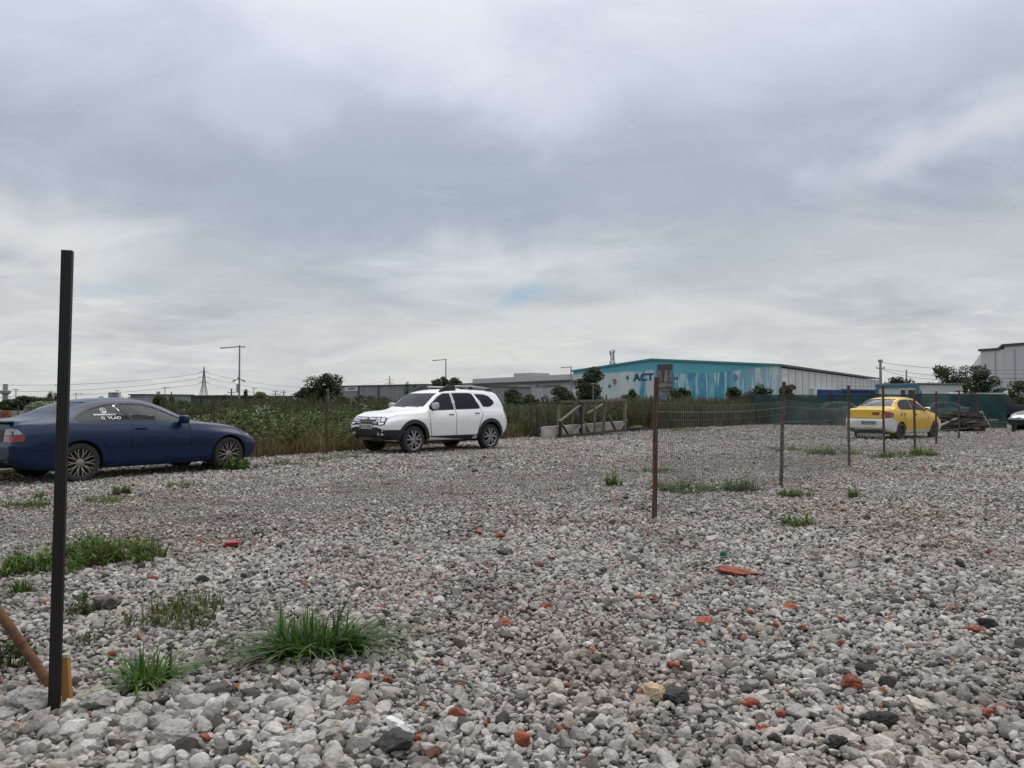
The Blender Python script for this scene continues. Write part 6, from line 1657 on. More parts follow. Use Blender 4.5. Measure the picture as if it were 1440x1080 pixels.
    pole('thin grey mast among the far shrubs left of the big tree', 387.5, 549, 180, .12, M_STEEL, ((.3, 1.4), (.9, 1.4))); pole('thin far mast with crossarm left of the big tree', 399, 549, 180, .12, M_STEEL, ((.5, 1.2),))
    for i, (z0, px, py, d, sag) in enumerate(((.3, 1500, 517, 60, .5), (1.1, 1385, 527, 78, .8), (1.0, 1480, 530, 66, .5))):
        cable(['upper', 'sagging middle', 'lower'][i] + ' wire running right from the concrete utility pole', (t1.x, t1.y, t1.z - z0), at(px, py, d), sag, .022)
    for i, (pl, pr) in enumerate(((533, 533), (538, 538), (542, 543))):
        cable(['top', 'second', 'bottom'][i] + ' far wire crossing the sky behind the concrete utility pole', at(1130, pl, 230), at(1420, pr, 180), 1.2, .04)
    for i, py in enumerate((524, 530.5, 536.5)):
        cable(['top', 'second', 'bottom'][i] + ' thin wire crossing in front of the tall pale hall', at(1385, py, 78), at(1520, py - 2, 72), .2, .02)
build_poles()
# ================================================================ things standing on the lot
def fence_post(label, px, pyb, pxt, pyt, w, m, group, name='fence_post'):
    b = gp(px, pyb); t = at(pxt, pyt, b.y); h = t.z
    mb = MB()      # angle-iron post: an L section, slightly leaning
    lx = t.x - b.x
    def P(x, y, z): return (x + lx * z / h, y, z)
    a = w; k = w * .16
    sec = [(-a / 2, -a / 2), (a / 2, -a / 2), (a / 2, -a / 2 + k), (-a / 2 + k, -a / 2 + k), (-a / 2 + k, a / 2), (-a / 2, a / 2)]
    n = len(sec); zs = [-.1, h * .25, h * .5, h * .75, h]
    V = [P(x + .004 * math.sin(z * 5), y, z) for z in zs for x, y in sec]
    Fc = [(i * n + j, i * n + (j + 1) % n, (i + 1) * n + (j + 1) % n, (i + 1) * n + j) for i in range(len(zs) - 1) for j in range(n)] + [tuple(range(n))[::-1], tuple((len(zs) - 1) * n + j for j in range(n))]
    mb.raw(V, Fc); o = mb.build(name, m, None); o.location = (b.x, b.y, 0); o.rotation_euler = (0, 0, .15)
    tag(o, label, 'post', group); return b, t
POSTS = [(920, 732, 923, 530.5, .042), (1098, 686, 1102.5, 537, .039), (1194, 657, 1193, 542, .038), (1243.5, 642, 1241.5, 541.5, .038), (1286.5, 633, 1285.5, 548.5, .042), (1316.5, 625, 1316.5, 550, .04), (1348.5, 617, 1349, 551, .04), (1375, 612, 1375, 553, .04)]
PL = ['nearest and tallest rusty post of the mesh fence', 'second rusty post from the left, leaning to the right', 'third rusty post from the left, before the left tail of the yellow car', 'fourth rusty post from the left, crossing the yellow car rear window', 'fifth rusty post from the left, crossing the yellow car doors', 'sixth rusty post from the left, at the nose of the yellow car', 'seventh rusty post from the left, before the middle of the scrap timber', 'eighth rusty post from the left, before the right end of the scrap timber']
def build_posts():
    pb = []
    for i, ((a, b, c, d, w), l) in enumerate(zip(POSTS, PL)):
        pb.append(fence_post(l, a, b, c, d, w, M_RUST if i < 1 else (M_RUST if i % 2 else M_RUST_DK), 'rusty posts of the mesh fence'))
    # welded wire mesh tied to the posts
    zinc = mat('dull_zinc_wire', (.22, .22, .21), .6, .2, scale=3, col2=(.12, .11, .10))
    V = []; Fq = []
    def wire(a, b, r):
        a, b = Vector(a), Vector(b); t = (b - a).normalized(); u = Vector((0, 0, 1)) if abs(t.z) < .9 else Vector((1, 0, 0)); x = t.cross(u).normalized() * r; y = x.cross(t).normalized() * r; k = len(V)
        for p in (a, b):
            for q in (x, y, -x, -y): V.append(tuple(p + q))
        for j in range(4): Fq.append((k + j, k + (j + 1) % 4, k + 4 + (j + 1) % 4, k + 4 + j))
    for i in range(6):
        (b0, t0), (b1, t1) = pb[i], pb[i + 1]; Ld = (b1 - b0).length; nv = int(Ld / (.05 if i < 2 else .10)); wr_ = (1.25, 1.05, .6, .45, .42, .42)[i]
        top0, top1 = (1.27, 1.30) if i == 0 else (1.30 + .02 * (i % 2), 1.29)
        def pt(s, z):
            p = b0.lerp(b1, s); lean = (t0.x - b0.x) * (1 - s) / t0.z + (t1.x - b1.x) * s / t1.z
            return (p.x + lean * z, p.y - .035 + .03 * math.sin(s * 9 + z * 3 + i), z)
        for k in range(nv + 1):
            s = k / nv; tz = top0 + (top1 - top0) * s - .035 * math.sin(math.pi * s)
            prev = pt(s, .03)
            for q in (.5, 1.0):
                c = pt(s, .03 + (tz - .03) * q); wire(prev, c, .0015 * wr_); prev = c
        for z_ in [0.0] + [.05 + .10 * k for k in range(9)] + [.85 + .075 * k for k in range(3)] + [1.0]:
            zf = z_ if z_ <= 1 else 1
            prev = None
            for k in range(13):
                s = k / 12; tz = top0 + (top1 - top0) * s - .035 * math.sin(math.pi * s); c = pt(s, .03 + (tz - .03) * min(1, z_))
                if prev: wire(prev, c, .0018 * wr_)
                prev = c
    o = np_mesh('wire_mesh_fence', V, Fq, [zinc]); tag(o, 'thin welded wire mesh strung along the row of rusty posts', 'mesh fence')
    # posts of the far boundary, standing in the weeds
    g = 'dark posts along the weed edge'
    for l, px, pyb, pyt, w in (('dark thin post in the weeds just right of the coupe bonnet', 302, 648, 561, .055), ('dark thin post in the weeds between the coupe and the white car', 459.5, 640, 562, .055), ('dark thin post in the weeds right of the white car', 747, 616, 561, .05),
                               ('dark thin post at the left side of the timber frame', 813.5, 612, 557, .05), ('dark thin post rising through the middle of the timber frame', 853, 608, 555, .05), ('dark thin post hidden beside the nearest rusty post', 916, 606, 556, .05), ('thin dark post in the reeds at the middle of the mesh panel', 1028, 600, 556, .05)):
        fence_post(l, px, pyb, px - .6, pyt, w, M_RUST_DK, g)
    for l, px, pyb, pyt in (('short dark post before the concrete wall at the left', 26, 600, 568.5), ('shortest dark post before the concrete wall, right of the other', 36.5, 598, 577)):
        fence_post(l, px, pyb, px, pyt, .07, M_DARKTRIM, 'dark posts before the concrete wall')
    # foreground post: black profiled aluminium section
    b = gp(76, 1006); t = at(95, 352.5, b.y + .02)
    d = (t - b); up = d.normalized(); mb = MB()
    ax = Vector((math.cos(.30), math.sin(.30), 0)); ay = Vector((-math.sin(.30), math.cos(.30), 0))
    W = .040; Dp = .034; g_ = .0028
    sec = []      # ribbed rectangle
    def ribs(a, bb, n):
        out = []
        a, bb = Vector(a), Vector(bb); nn = Vector(((bb - a).y, -(bb - a).x)).normalized()
        for k in range(n):
            s0, s1, s2, s3 = k / n, (k + .55) / n, (k + .6) / n, (k + .95) / n
            out += [a.lerp(bb, s0), a.lerp(bb, s1), a.lerp(bb, s2) - nn * g_, a.lerp(bb, s3) - nn * g_]
        return out
    c = [(-W / 2, -Dp / 2), (W / 2, -Dp / 2), (W / 2, Dp / 2), (-W / 2, Dp / 2)]
    for i, n in zip(range(4), (5, 3, 5, 3)): sec += ribs(c[i], c[(i + 1) % 4], n)
    n = len(sec); V = []
    for z in (-.06, .5, 1.0, 1.5, 1.0 * d.length):
        for q in sec: V.append(b + up * z + ax * q.x + ay * q.y)
    Fc = [(i * n + j, i * n + (j + 1) % n, (i + 1) * n + (j + 1) % n, (i + 1) * n + j) for i in range(4) for j in range(n)] + [tuple(range(n))[::-1], tuple(4 * n + j for j in range(n))]
    mb.raw(V, Fc); o = mb.build('ribbed_post', mat('black_anodised', (.007, .0065, .0065), .5, .1, scale=14, col2=(.013, .012, .011), stretch=(1, 1, .12)))
    tag(o, 'tall black ribbed post leaning slightly in the left foreground', 'post')
    # yellow-brown wooden stake with a pale top, and the rusty brace
    s0 = gp(84, 1004) + Vector((.012, .04, 0)); s1 = at(90.5, 921, s0.y + .01)
    mb = MB(); u = (s1 - s0).normalized(); mb.bar(s0 - u * .08, s1 - u * .012, .034, .022, up=(0, 1, 0)); e = mb.build('wooden_stake', mat('yellow_brown_wood', (.33, .165, .038), .75, scale=10, col2=(.22, .10, .025), stretch=(1, 1, .2), bump=.3), None, bevel=.002)
    mb = MB(); mb.bar(s1 - u * .012, s1 + u * .004, .040, .027, up=(0, 1, 0)); mb.build('pale_top', mat('pale_cut_end', (.42, .38, .28), .8), e, bevel=.003)
    tag(e, 'short yellow brown wooden stake with pale top beside the black post', 'stake')
    p0 = gp(72, 985) + Vector((0, .05, .0)); p1 = at(-3, 858, p0.y - .02); dd = p1 - p0; p2 = p1 + dd * .9
    mb = MB(); pts = [p0 - dd * .06] + [p0.lerp(p2, k / 8) for k in range(9)]
    mb.tube(pts, .020, 14); q = p0 + dd * .62; mb.lathe([(.0203, -.008), (.024, -.006), (.024, .006), (.0203, .008)], 14)
    V0 = mb.v[-56:]; M3 = dd.to_track_quat('Z', 'Y').to_matrix(); mb.v[-56:] = [tuple(M3 @ Vector(v) + q) for v in V0]
    o = mb.build('pipe_brace', mat('rusty_ochre_pipe', (.13, .062, .026), .8, scale=9, col2=(.062, .022, .012), bump=.4, bscale=70, thr=(.42, .58)), None, smooth=50)
    tag(o, 'rusty ochre pipe slanting from the left edge to the foot of the black post', 'pipe')
build_posts()

def build_timber():
    # overturned wooden frame: front and back trusses joined by cross pieces
    A = gp(788, 616); d0 = A.y
    B = Vector(((880 - 720) / F * (d0 + 3.6), d0 + 3.6, 0)); ax = (B - A); Lx = ax.length; ax = ax.normalized(); ay = Vector((-ax.y, ax.x, 0))
    e = empty('timber_frame', A, math.atan2(ax.y, ax.x)); tag(e, 'weathered grey timber frame like a big open crate standing before the reeds', 'timber frame')
    def uz(px, py):
        u = (px - 720) / F; t = (u * A.y - A.x) / (ax.x - u * ax.y); d = A.y + t * ax.y; return t, at(px, py, d).z
    def P(px, py, y=0.0):
        t, z = uz(px, py); return Vector((t, y, max(.03, z)))
    def beam(a, b, w, h, m, nm='beam'):
        mb = MB(); mb.bar(a, b, w, h, up=(0, 1, 0)); mb.build(nm, m, e, bevel=.006)
    D = M_WOOD_DARK; O = M_WOOD_OLD
    for y, mats in ((0, 'f'), (1.05, 'b')):
        o = Vector((0, y, 0)); k = 0 if y == 0 else 1
        beam(P(787.5, 613, y), P(788, 573, y) if k else P(788, 592, y), .09, .09, D, 'upright')
        beam(P(817, 612, y), P(817, 564, y), .10, .10, D if not k else O, 'upright')
        beam(P(836, 608, y), P(836, 565, y), .075, .075, O, 'upright')
        beam(P(848, 607, y), P(851, 565, y), .08, .12, O, 'upright')
        beam(P(878, 605, y), P(879, 563, y), .10, .10, O, 'upright')
        beam(P(814, 564.5, y), P(880, 563, y), .09, .11, O if not k else D, 'rail')
        beam(P(787, 613.8, y), P(880, 604.5, y), .10, .10, D, 'rail')
    beam(P(787, 593, 0), P(817, 569, 0), .06, .11, O, 'brace'); beam(P(789, 595, 0), P(801, 613, 0), .05, .10, O, 'brace'); beam(P(818, 596, 0), P(806, 612, 0), .05, .10, O, 'brace')
    beam(P(822, 575, .5), P(832, 609, .05), .05, .12, O, 'brace'); beam(P(856, 585, 0), P(866, 606, 0), .05, .11, O, 'brace'); beam(P(852, 582, .9), P(876, 567, .9), .05, .11, O, 'brace'); beam(P(881, 575, .05), P(873, 564, .05), .05, .10, O, 'brace'); beam(P(881, 590, 0), P(870, 606, 0), .05, .10, O, 'brace')
    beam(P(787, 566.5, 1.05) , P(817, 566, 1.05), .09, .12, D, 'rail')
    for px, py in ((788, 612), (817, 565), (848, 565), (879, 564), (879, 604), (817, 612)):
        a = P(px, py, 0); b = P(px, py, 1.05); b.x = a.x; b.z = a.z; mb = MB(); mb.bar(a + Vector((0, .06, 0)), b - Vector((0, .06, 0)), .08, .08); mb.build('crosspiece', O, e, bevel=.006)
    # pale slab standing on edge behind it
    c0 = gp(763, 617.5) + Vector((0, .35, 0)); c1 = Vector(((878 - 720) / F * (c0.y + 4.6), c0.y + 4.6, 0)); dv = (c1 - c0).normalized(); c0 = c0
    h0 = at(763, 599, c0.y).z * .92
    mb = MB(); mb.bar(c0 + Vector((0, 0, h0 * .5)), c1 + Vector((0, 0, h0 * .5 + .12)), .14, h0)
    o = mb.build('concrete_slab', mat('stained_pale_concrete', (.40, .385, .35), .9, scale=2.2, col2=(.17, .155, .13), bump=.4, thr=(.42, .66)), None, bevel=.012)
    tag(o, 'stained pale slab standing on edge behind the timber frame', 'slab')
    # stacked boards to the right
    g = 'boards stacked right of the timber frame'
    r = random.Random(8)
    for i, (l, a, b, w, hh, m, z) in enumerate((('pale wide board lying on top of the low stack right of the timber frame', (893, 606), (934, 597.5), .42, .05, M_WOOD_PALE, .20), ('dark board at the bottom of the low stack right of the timber frame', (884, 607.5), (962, 602), .34, .07, M_WOOD_DARK, .035),
            ('grey board just under the pale board of the low stack', (887, 606.5), (940, 600.5), .45, .06, M_WOOD_OLD, .12), ('long grey board behind the low stack, reaching past the nearest rusty post', (886, 603.5), (968, 599.5), .30, .06, M_WOOD_OLD, .05), ('short dark offcut leaning on the front of the low stack', (884, 608), (900, 605.8), .16, .05, M_WOOD_DARK, .17))):
        p = gp(*a); q = gp(*b); q = p + (q - p).normalized() * min((q - p).length, 4.4)
        mb = MB(); mb.bar(p + Vector((0, 0, z)), q + Vector((0, 0, z + r.uniform(-.01, .05) * (i not in (1, 3)))), w, hh); o = mb.build('board', m, None, bevel=.006); tag(o, l, 'board', g)
    for l, a, b, m in (('long thin plank lying flat at the very front of the timber frame', (820, 612.5), (882, 606.5), M_WOOD_DARK),):
        p = gp(*a); q = gp(*b); q = p + (q - p).normalized() * 3.0; mb = MB(); mb.bar(p + Vector((0, 0, .05)), q + Vector((0, 0, .05)), .2, .05); tag(mb.build('board', m, None, bevel=.005), l, 'board', g)
    # scrap timber pile beside the yellow car
    c = gp(1356, 608); r = random.Random(21); g = 'scrap boards in the pile beside the yellow car'
    for k in range(60):
        lv = k / 60; z = .05 + .78 * lv ** 1.1
        sp = 1.6 * (1 - .55 * lv); a = r.gauss(0.05, .42) if k % 4 else r.uniform(-.9, .9); Ln = r.uniform(.9, 2.2) * (1 - .25 * lv)
        x = c.x + .15 + r.uniform(-sp, sp) * .55; y = c.y + .8 + r.uniform(-.7, .8) * (1 - .4 * lv); tl = r.gauss(0, .14)
        dv = Vector((math.cos(a), math.sin(a) * .8, tl)).normalized() * Ln * .5; p = Vector((x, y, z))
        lo = min((p - dv).z, (p + dv).z)
        if lo < .03: p.z += .03 - lo
        mb = MB(); mb.bar(p - dv, p + dv, r.choice((.07, .10, .14, .18)), r.choice((.04, .06, .09))); o = mb.build('scrap_board', M_WOOD_DARK if r.random() < .78 else M_WOOD_OLD, None, bevel=.005)
        tag(o, 'weathered dark board thrown on the scrap timber pile beside the yellow car', 'board', g)
    for l, a, za, b, zb, m in (('long pale plank sticking out of the left of the scrap timber pile', (1316, 607), .22, (1345, 604), .62, M_WOOD_PALE), ('long low plank at the left foot of the scrap timber pile', (1318, 608.5), .06, (1362, 607), .18, M_WOOD_OLD), ('pale plank leaning steeply on the right side of the scrap timber pile', (1391, 606.5), .2, (1379, 606.5), .92, M_WOOD_PALE), ('grey table like board at the right end of the scrap timber pile', (1383, 605), .50, (1402, 604), .55, M_WOOD_OLD)):
        p = gp(*a); q = gp(*b); p.y = q.y = c.y + .35; p.x = (a[0] - 720) / F * p.y; q.x = (b[0] - 720) / F * q.y; mb = MB(); mb.bar(p + Vector((0, 0, za)), q + Vector((0, 0, zb)), .16, .05); tag(mb.build('plank', m, None, bevel=.005), l, 'plank', 'long planks of the scrap pile')
    p = gp(1397.5, 606); p.y = c.y + .35; mb = MB(); mb.lathe([(.001, 0), (.09, .0), (.10, .42), (.001, .42)], 12, c=(0, 0, 0)); o = mb.build('wooden_spool', M_WOOD_DARK, None, smooth=40); o.location = (p.x, p.y, .0); tag(o, 'upright dark stub at the right end of the scrap timber pile', 'stub')
build_timber()

def build_net():
    m, nt, out = new_mat('green_shade_net'); tc = nt.nodes.new('ShaderNodeTexCoord'); v = tc.outputs['Object']
    p = N(nt, 'ShaderNodeBsdfPrincipled', _Roughness=.8); t = nt.nodes.new('ShaderNodeBsdfTransparent')
    mp = N(nt, 'ShaderNodeMapping'); mp.inputs['Scale'].default_value = (.8, 1, .5); L(nt, v, mp.inputs[0]); f = noisef(nt, mp.outputs[0], 1.4, 5, .6)
    L(nt, ramp(nt, f, [(.3, (.007, .040, .041)), (.7, (.014, .064, .063))]).outputs[0], p.inputs['Base Color'])
    w = N(nt, 'ShaderNodeTexWave', wave_type='BANDS', bands_direction='Z', _Scale=1.6, _Distortion=1.5); L(nt, v, w.inputs['Vector'])
    a = math_(nt, 'MULTIPLY_ADD', w.outputs['Fac'], .08, .07); mx = nt.nodes.new('ShaderNodeMixShader'); L(nt, a, mx.inputs[0]); L(nt, p.outputs[0], mx.inputs[1]); L(nt, t.outputs[0], mx.inputs[2]); L(nt, mx.outputs[0], out.inputs[0])
    a = gp(1056, 597.2); b = gp(1416.5, 602.8); dv = b - a; Ln = dv.length; e = empty('net_fence', a, math.atan2(dv.y, dv.x)); tag(e, 'dark green shade net fence across the far side of the lot', 'net fence')
    V = []; Fq = []; nx = 160; nz = 10
    for i in range(nx + 1):
        for j in range(nz + 1):
            x = Ln * i / nx; s = (x / 2.3) % 1; ht = 1.83 - .05 * math.sin(math.pi * s) + .015 * math.sin(x * 1.3)
            z = .02 + (ht - .02) * j / nz; V.append((x, .06 * math.sin(x * 2.2 + 1.2 * j / nz) * math.sin(math.pi * s) + .02 * math.sin(x * 7 + j), z))
    for i in range(nx):
        for j in range(nz): k = i * (nz + 1) + j; Fq.append((k, k + nz + 1, k + nz + 2, k + 1))
    np_mesh('net', V, Fq, [m], e, True)
    k = 0
    while k * 2.3 <= Ln + .1:
        mb = MB(); mb.tube([(min(k * 2.3, Ln), -.06, -.1), (min(k * 2.3, Ln), -.06, 1.98)], .03, 8); mb.build('post', M_RUST_DK, e, smooth=50); k += 1
    mb = MB(); mb.tube([(0, -.03, 1.80), (Ln, -.03, 1.80)], .008, 5); mb.build('top_wire', M_STEEL_DK, e)
build_net()

def build_far_cars():
    grey = mat('dark_grey_paint', (.020, .022, .025), .25, .3, var=.1, coat=.5)
    silver = mat('silver_paint', (.36, .38, .39), .3, .4, var=.08, coat=.4)
    # grey car entering at the right edge
    d = gp(1432, 606).y
    c = build_saloon('parked_car', 'dark grey car cut off by the right edge, only its nose showing', (((1428.5 - 720) / F * d) + 2.15, d + .35, 0), math.pi + .18, grey, grey, False)
    c.root.scale = (1, 1, 1.0)
    s = build_saloon('parked_car', 'pale car seen dimly through the left part of the green net', (((1170 - 720) / F * 51), 51, 0), math.pi - .1, silver, silver, False, 'cars behind the green net')
    q = copy_tree(s.root); q.location = ((1316 - 720) / F * 50, 50, 0); q.rotation_euler.z = math.pi + .05; q['label'] = 'pale car seen dimly through the green net right of the yellow car'
    # high black off-roader with white roof and bull bar
    blk = mat('black_offroad_paint', (.014, .015, .016), .4, .1, var=.3, coat=.2)
    d = 50.0; x = (1400 - 720) / F * d
    h = at(1390, 553, d).z
    L_, W_ = 4.7, 1.85
    e = empty('parked_truck', (x - .3, d + .4, 0), -.42); tag(e, 'black off road van with white roof and bull bar at the end of the net', 'van', 'cars behind the green net')
    mb = MB(); mb.prism([(-2.3, .55), (2.0, .55), (2.28, .62), (2.32, 1.12), (1.45, 1.24), (.98, h - .12), (-2.2, h - .12), (-2.32, 1.1)], -W_ / 2, W_ / 2, tf=lambda p: Vector((p.x, p.z, p.y)))
    b = mb.build('body', blk, e, bevel=.05, smooth=50)
    mb = MB(); mb.box((-.62, 0, h - .06), (3.35, W_ - .12, .14)); mb.box((-1.9, 0, h + .02), (.9, W_ - .3, .06)); mb.build('roof', mat('white_roof', (.66, .67, .66), .5), e, bevel=.03, smooth=50)
    for sg in (1, -1):
        mb = MB(); mb.prism([(-2.0, 1.2), (-.75, 1.2), (-.75, h - .28), (-1.95, h - .28)], sg * W_ / 2, sg * (W_ / 2 + .012), tf=lambda p: Vector((p.x, p.z, p.y))); mb.build('side_window', M_WIN, e)
        mb = MB(); mb.prism([(-.65, 1.2), (1.15, 1.25), (.80, h - .28), (-.65, h - .28)], sg * W_ / 2, sg * (W_ / 2 + .012), tf=lambda p: Vector((p.x, p.z, p.y))); mb.build('side_window', M_WIN, e)
        for ax in (-1.45, 1.45):
            w = empty('wheel', (ax, sg * (W_ / 2 - .1), .38), 0 if sg < 0 else math.pi, e); q2 = MB(); q2.lathe([(.2, -.12), (.36, -.12), (.38, -.06), (.38, .06), (.36, .12), (.2, .12)], 24, 'Y'); q2.build('tyre', M_TYRE, w, smooth=40); q2 = MB(); q2.lathe([(.001, -.08), (.20, -.10), (.21, .0)], 20, 'Y'); q2.build('rim', M_STEEL_DK, w, smooth=40)
    mb = MB(); mb.bar((1.42, 0, 1.27), (1.02, 0, h - .2), .02, W_ - .25, up=(0, 1, 0)); mb.v = [(x_ + .045, y_, z_ + .02) for x_, y_, z_ in mb.v]; mb.build('windshield', M_WIN, e)
    wb = mat('white_bull_bar', (.58, .58, .58), .45)
    mb = MB(); mb.bar((2.42, -.80, 1.16), (2.42, .80, 1.16), .07, .09); mb.tube([(2.40, -.72, .55), (2.45, -.70, 1.12)], .032, 8); mb.tube([(2.40, .72, .55), (2.45, .70, 1.12)], .032, 8); mb.bar((2.42, -.3, 1.02), (2.42, .78, 1.02), .04, .07); mb.build('bull_bar', wb, e)
    for y in (-.62, .62):
        mb = MB(); mb.lathe([(.001, 2.345), (.11, 2.34), (.12, 2.30)], 18, 'X', c=(0, y, .86)); mb.build('headlight', M_CLEARLENS, e, smooth=40)
    mb = MB()
    for k in range(7): mb.bar((2.335, -.42, .70 + k * .05), (2.335, .42, .70 + k * .05), .02, .015)
    mb.build('grille', M_BLACKPL, e); mb = MB(); mb.box((2.36, 0, .52), (.22, W_, .22)); mb.build('front_bumper', M_BLACKPL, e, bevel=.03)
    mb = MB()
    for k in (-.5, -.17, .17, .5): mb.lathe([(.001, 1.08), (.07, 1.08), (.09, 1.03), (.03, 1.0)], 14, 'X', c=(0, k, h + .07))
    mb.build('roof_lamps', M_CLEARLENS, e, smooth=40)
build_far_cars()

# ================================================================ loose rubble one can point to
def build_rubble():
    RED = mat('broken_brick', (.27, .078, .040), .9, scale=22, col2=(.17, .045, .026), bump=.6, bscale=120, rand=.25); TAN = mat('tan_stone', (.46, .36, .23), .9, scale=20, col2=(.38, .29, .18), bump=.4)
    WHT = mat('white_lump', (.60, .60, .59), .85, scale=25, col2=(.46, .46, .45), bump=.4); BLK = mat('black_lump', (.022, .021, .021), .85, scale=25, col2=(.045, .042, .04), bump=.6); PALE = mat('pale_beige_stone', (.46, .43, .37), .9, scale=20, col2=(.36, .33, .28), bump=.4)
    GRN = mat('green_plastic', (.012, .16, .11), .35, var=.3, scale=30); PNK = mat('red_plastic', (.40, .05, .055), .45); GRYB = mat('brown_stone', (.10, .08, .07), .9, scale=20, col2=(.06, .05, .045), bump=.5)
    def lump(label, px, py, wpx, hpx, m, cat, name, seed, group=None, sq=(1, .8, .6), planes=12, rz=None, sub=3, lift=.018):
        c = gp(px, py); k = c.y / F; r = random.Random(seed); V, Fc = stone_variant(500 + seed, sub + (1 if wpx > 16 else 0), planes, (1, 1, 1), .20)
        mb = MB(); w = wpx * k / 2 * 1.08; h = hpx * k / 2 * 1.1
        mb.raw([(x * w, y * w * sq[1], z * h) for x, y, z in V], Fc); o = mb.build(name, m, None, smooth=38)
        o.location = (c.x, c.y, h * .55 + lift + .012); o.rotation_euler = (r.gauss(0, .12), r.gauss(0, .12), r.uniform(-.4, .4) if rz is None else rz); tag(o, label, cat, group); return o
    lump('bright white angular chunk at the bottom centre of the gravel', 562, 1042, 42, 22, WHT, 'stone', 'white_chunk', 1, planes=7)
    lump('black elongated lump just below the bright white chunk', 556, 1062, 62, 24, BLK, 'lump', 'black_lump', 2)
    lump('flat tan stone piece in the centre right foreground', 919, 990, 26, 19, TAN, 'stone', 'tan_stone', 3, planes=6)
    lump('black porous lump right of the flat tan stone', 950, 994, 40, 20, BLK, 'lump', 'black_lump', 4)
    lump('upright pale beige chip left of the flat tan stone', 784, 984, 18, 22, PALE, 'stone', 'beige_stone', 5, planes=7); lump('second pale beige chip below the upright one', 782, 1001, 22, 16, PALE, 'stone', 'beige_stone', 6, planes=7)
    lump('white chip touching an orange brick bit', 826, 917, 15, 9, WHT, 'stone', 'white_chunk', 7)
    lump('flat pale beige plate of stone at the lower right', 1294, 1006, 34, 12, PALE, 'stone', 'beige_stone', 8, planes=7)
    lump('big black lump at the lower right below the red brick pieces', 1238, 1026, 42, 20, BLK, 'lump', 'black_lump', 9); lump('black lump at the bottom right edge of the picture', 1176, 1062, 26, 22, BLK, 'lump', 'black_lump', 10)
    lump('round dark stone beside an orange brick bit at the right', 1388, 886, 20, 12, BLK, 'stone', 'dark_stone', 11, sq=(1, 1, 1)); lump('dark shard standing up in the gravel at the right', 1351, 803, 14, 15, BLK, 'shard', 'dark_shard', 12, planes=8)
    lump('dark brown stone between the black post and the sparse weeds', 152, 860, 34, 20, GRYB, 'stone', 'dark_stone', 13); lump('black stone in the left middle gravel above the sparse weeds', 284, 824, 14, 12, BLK, 'stone', 'dark_stone', 14)
    lump('large grey stone at the bottom left corner', 244, 1052, 44, 27, mat('grey_stone', (.36, .345, .325), .93, scale=30, col2=(.26, .25, .235), bump=.6, bscale=140), 'stone', 'grey_stone', 15, planes=10); lump('large pale grey stone right of the foot of the yellow stake', 136, 1000, 46, 24, bpy.data.materials['grey_stone'], 'stone', 'grey_stone', 16, planes=9); lump('large grey stone left of the foot of the black post', 42, 1004, 44, 32, bpy.data.materials['grey_stone'], 'stone', 'grey_stone', 17, planes=9)
    lump('long flat red brick strip in the right middle gravel', 1037, 811, 62, 9, RED, 'brick', 'brick_fragment', 18, sq=(1, .35, 1), rz=-.12)
    lump('flat red plastic disc lying in the left middle gravel', 323, 772, 21, 6, PNK, 'disc', 'plastic_disc', 19, planes=5, sq=(1, .8, 1)); lump('orange brick chip at the right edge of the broad grass patch', 189, 774, 24, 11, RED, 'brick', 'brick_fragment', 20, planes=7)
    lump('large broken red brick at the lower right', 1198, 975, 34, 17, RED, 'brick', 'brick_fragment', 21); lump('flat round brick piece at the bottom centre right of the white chunk', 645, 1020, 22, 15, RED, 'brick', 'brick_fragment', 22, planes=5)
    lump('brick lump near the bottom edge right of the centre', 735, 1057, 26, 18, RED, 'brick', 'brick_fragment', 23)
    # crumpled green scrap
    c = gp(1021, 789); r = random.Random(4); mb = MB(); k = c.y / F
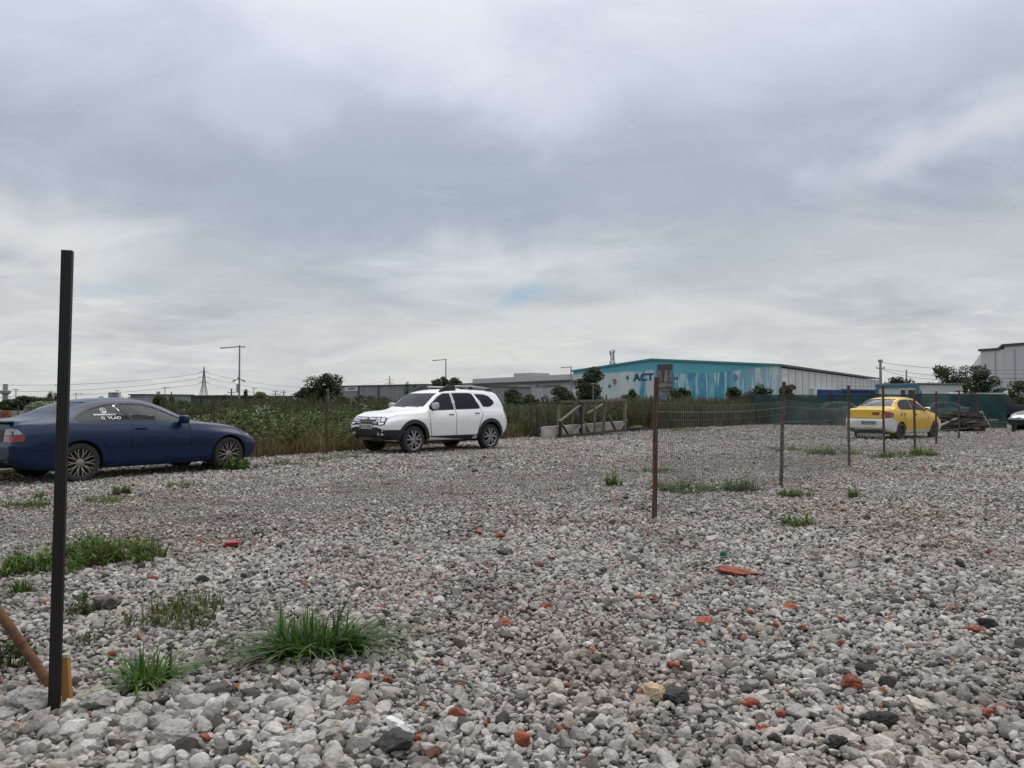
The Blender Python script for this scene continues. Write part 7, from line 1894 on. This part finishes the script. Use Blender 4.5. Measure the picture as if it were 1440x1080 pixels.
    for i in range(7):
        p = Vector((r.gauss(0, 5) * k, r.gauss(0, 5) * k, (2 + 3 * r.random()) * k)); M3 = Matrix.Rotation(r.uniform(0, 3), 3, (r.random(), r.random(), r.random() + .1)); s = 5 * k
        mb.raw([p + M3 @ Vector(q) for q in ((-s, -s * .6, 0), (s, -s * .5, .2 * s), (s * .8, s * .6, 0), (-s * .7, s * .7, .3 * s))], [(0, 1, 2, 3)])
    o = mb.build('plastic_scrap', GRN, None, fix=False); o.location = (c.x, c.y, .035); tag(o, 'crumpled green plastic scrap in the right middle gravel', 'scrap')
    # bent hoop of cable
    c = gp(640, 985); mb = MB(); k = c.y / F; mb.tube([(26 * k * math.cos(a), 16 * k * 1.3 * math.sin(a), .012 + .02 * math.sin(a)) for a in [-.7 + 2.6 * i / 18 for i in range(19)]], .006, 8); o = mb.build('bent_cable', mat('grey_brown_cable', (.13, .12, .10), .7), None, smooth=60); o.location = (c.x, c.y, .03); tag(o, 'bent grey piece of cable curving over the stones right of the big tuft', 'cable')
    bits = [(710, 884, 22, 12), (768, 859, 14, 9), (990, 880, 26, 9), (946, 946, 15, 13), (1054, 999, 22, 14), (1090, 886, 12, 7), (1111, 859, 18, 9), (512, 966, 24, 14), (498, 996, 20, 12), (1372, 892, 18, 10), (1047, 906, 14, 8), (671, 752, 10, 6), (702, 758, 12, 7), (897, 847, 10, 7), (918, 849, 12, 8), (1075, 1034, 20, 9), (1052, 868, 12, 7), (1182, 877, 9, 6), (830, 926, 14, 9), (545, 965, 16, 9), (905, 988, 16, 13), (1410, 1004, 22, 8), (1390, 1010, 18, 10), (1096, 1013, 14, 9), (590, 1048, 14, 9), (1340, 862, 12, 6), (985, 912, 10, 7), (868, 706, 9, 5), (395, 770, 10, 5), (1020, 735, 9, 4), (1178, 1008, 16, 10), (213, 820, 18, 8)]
    for i, (px, py, w, h) in enumerate(bits):
        lump('small broken bit of red brick lying among the grey gravel', px, py, w, h * .85, RED, 'brick', 'brick_fragment', 40 + i, 'small red brick bits in the gravel', sub=3, planes=7, lift=.008)
build_rubble()
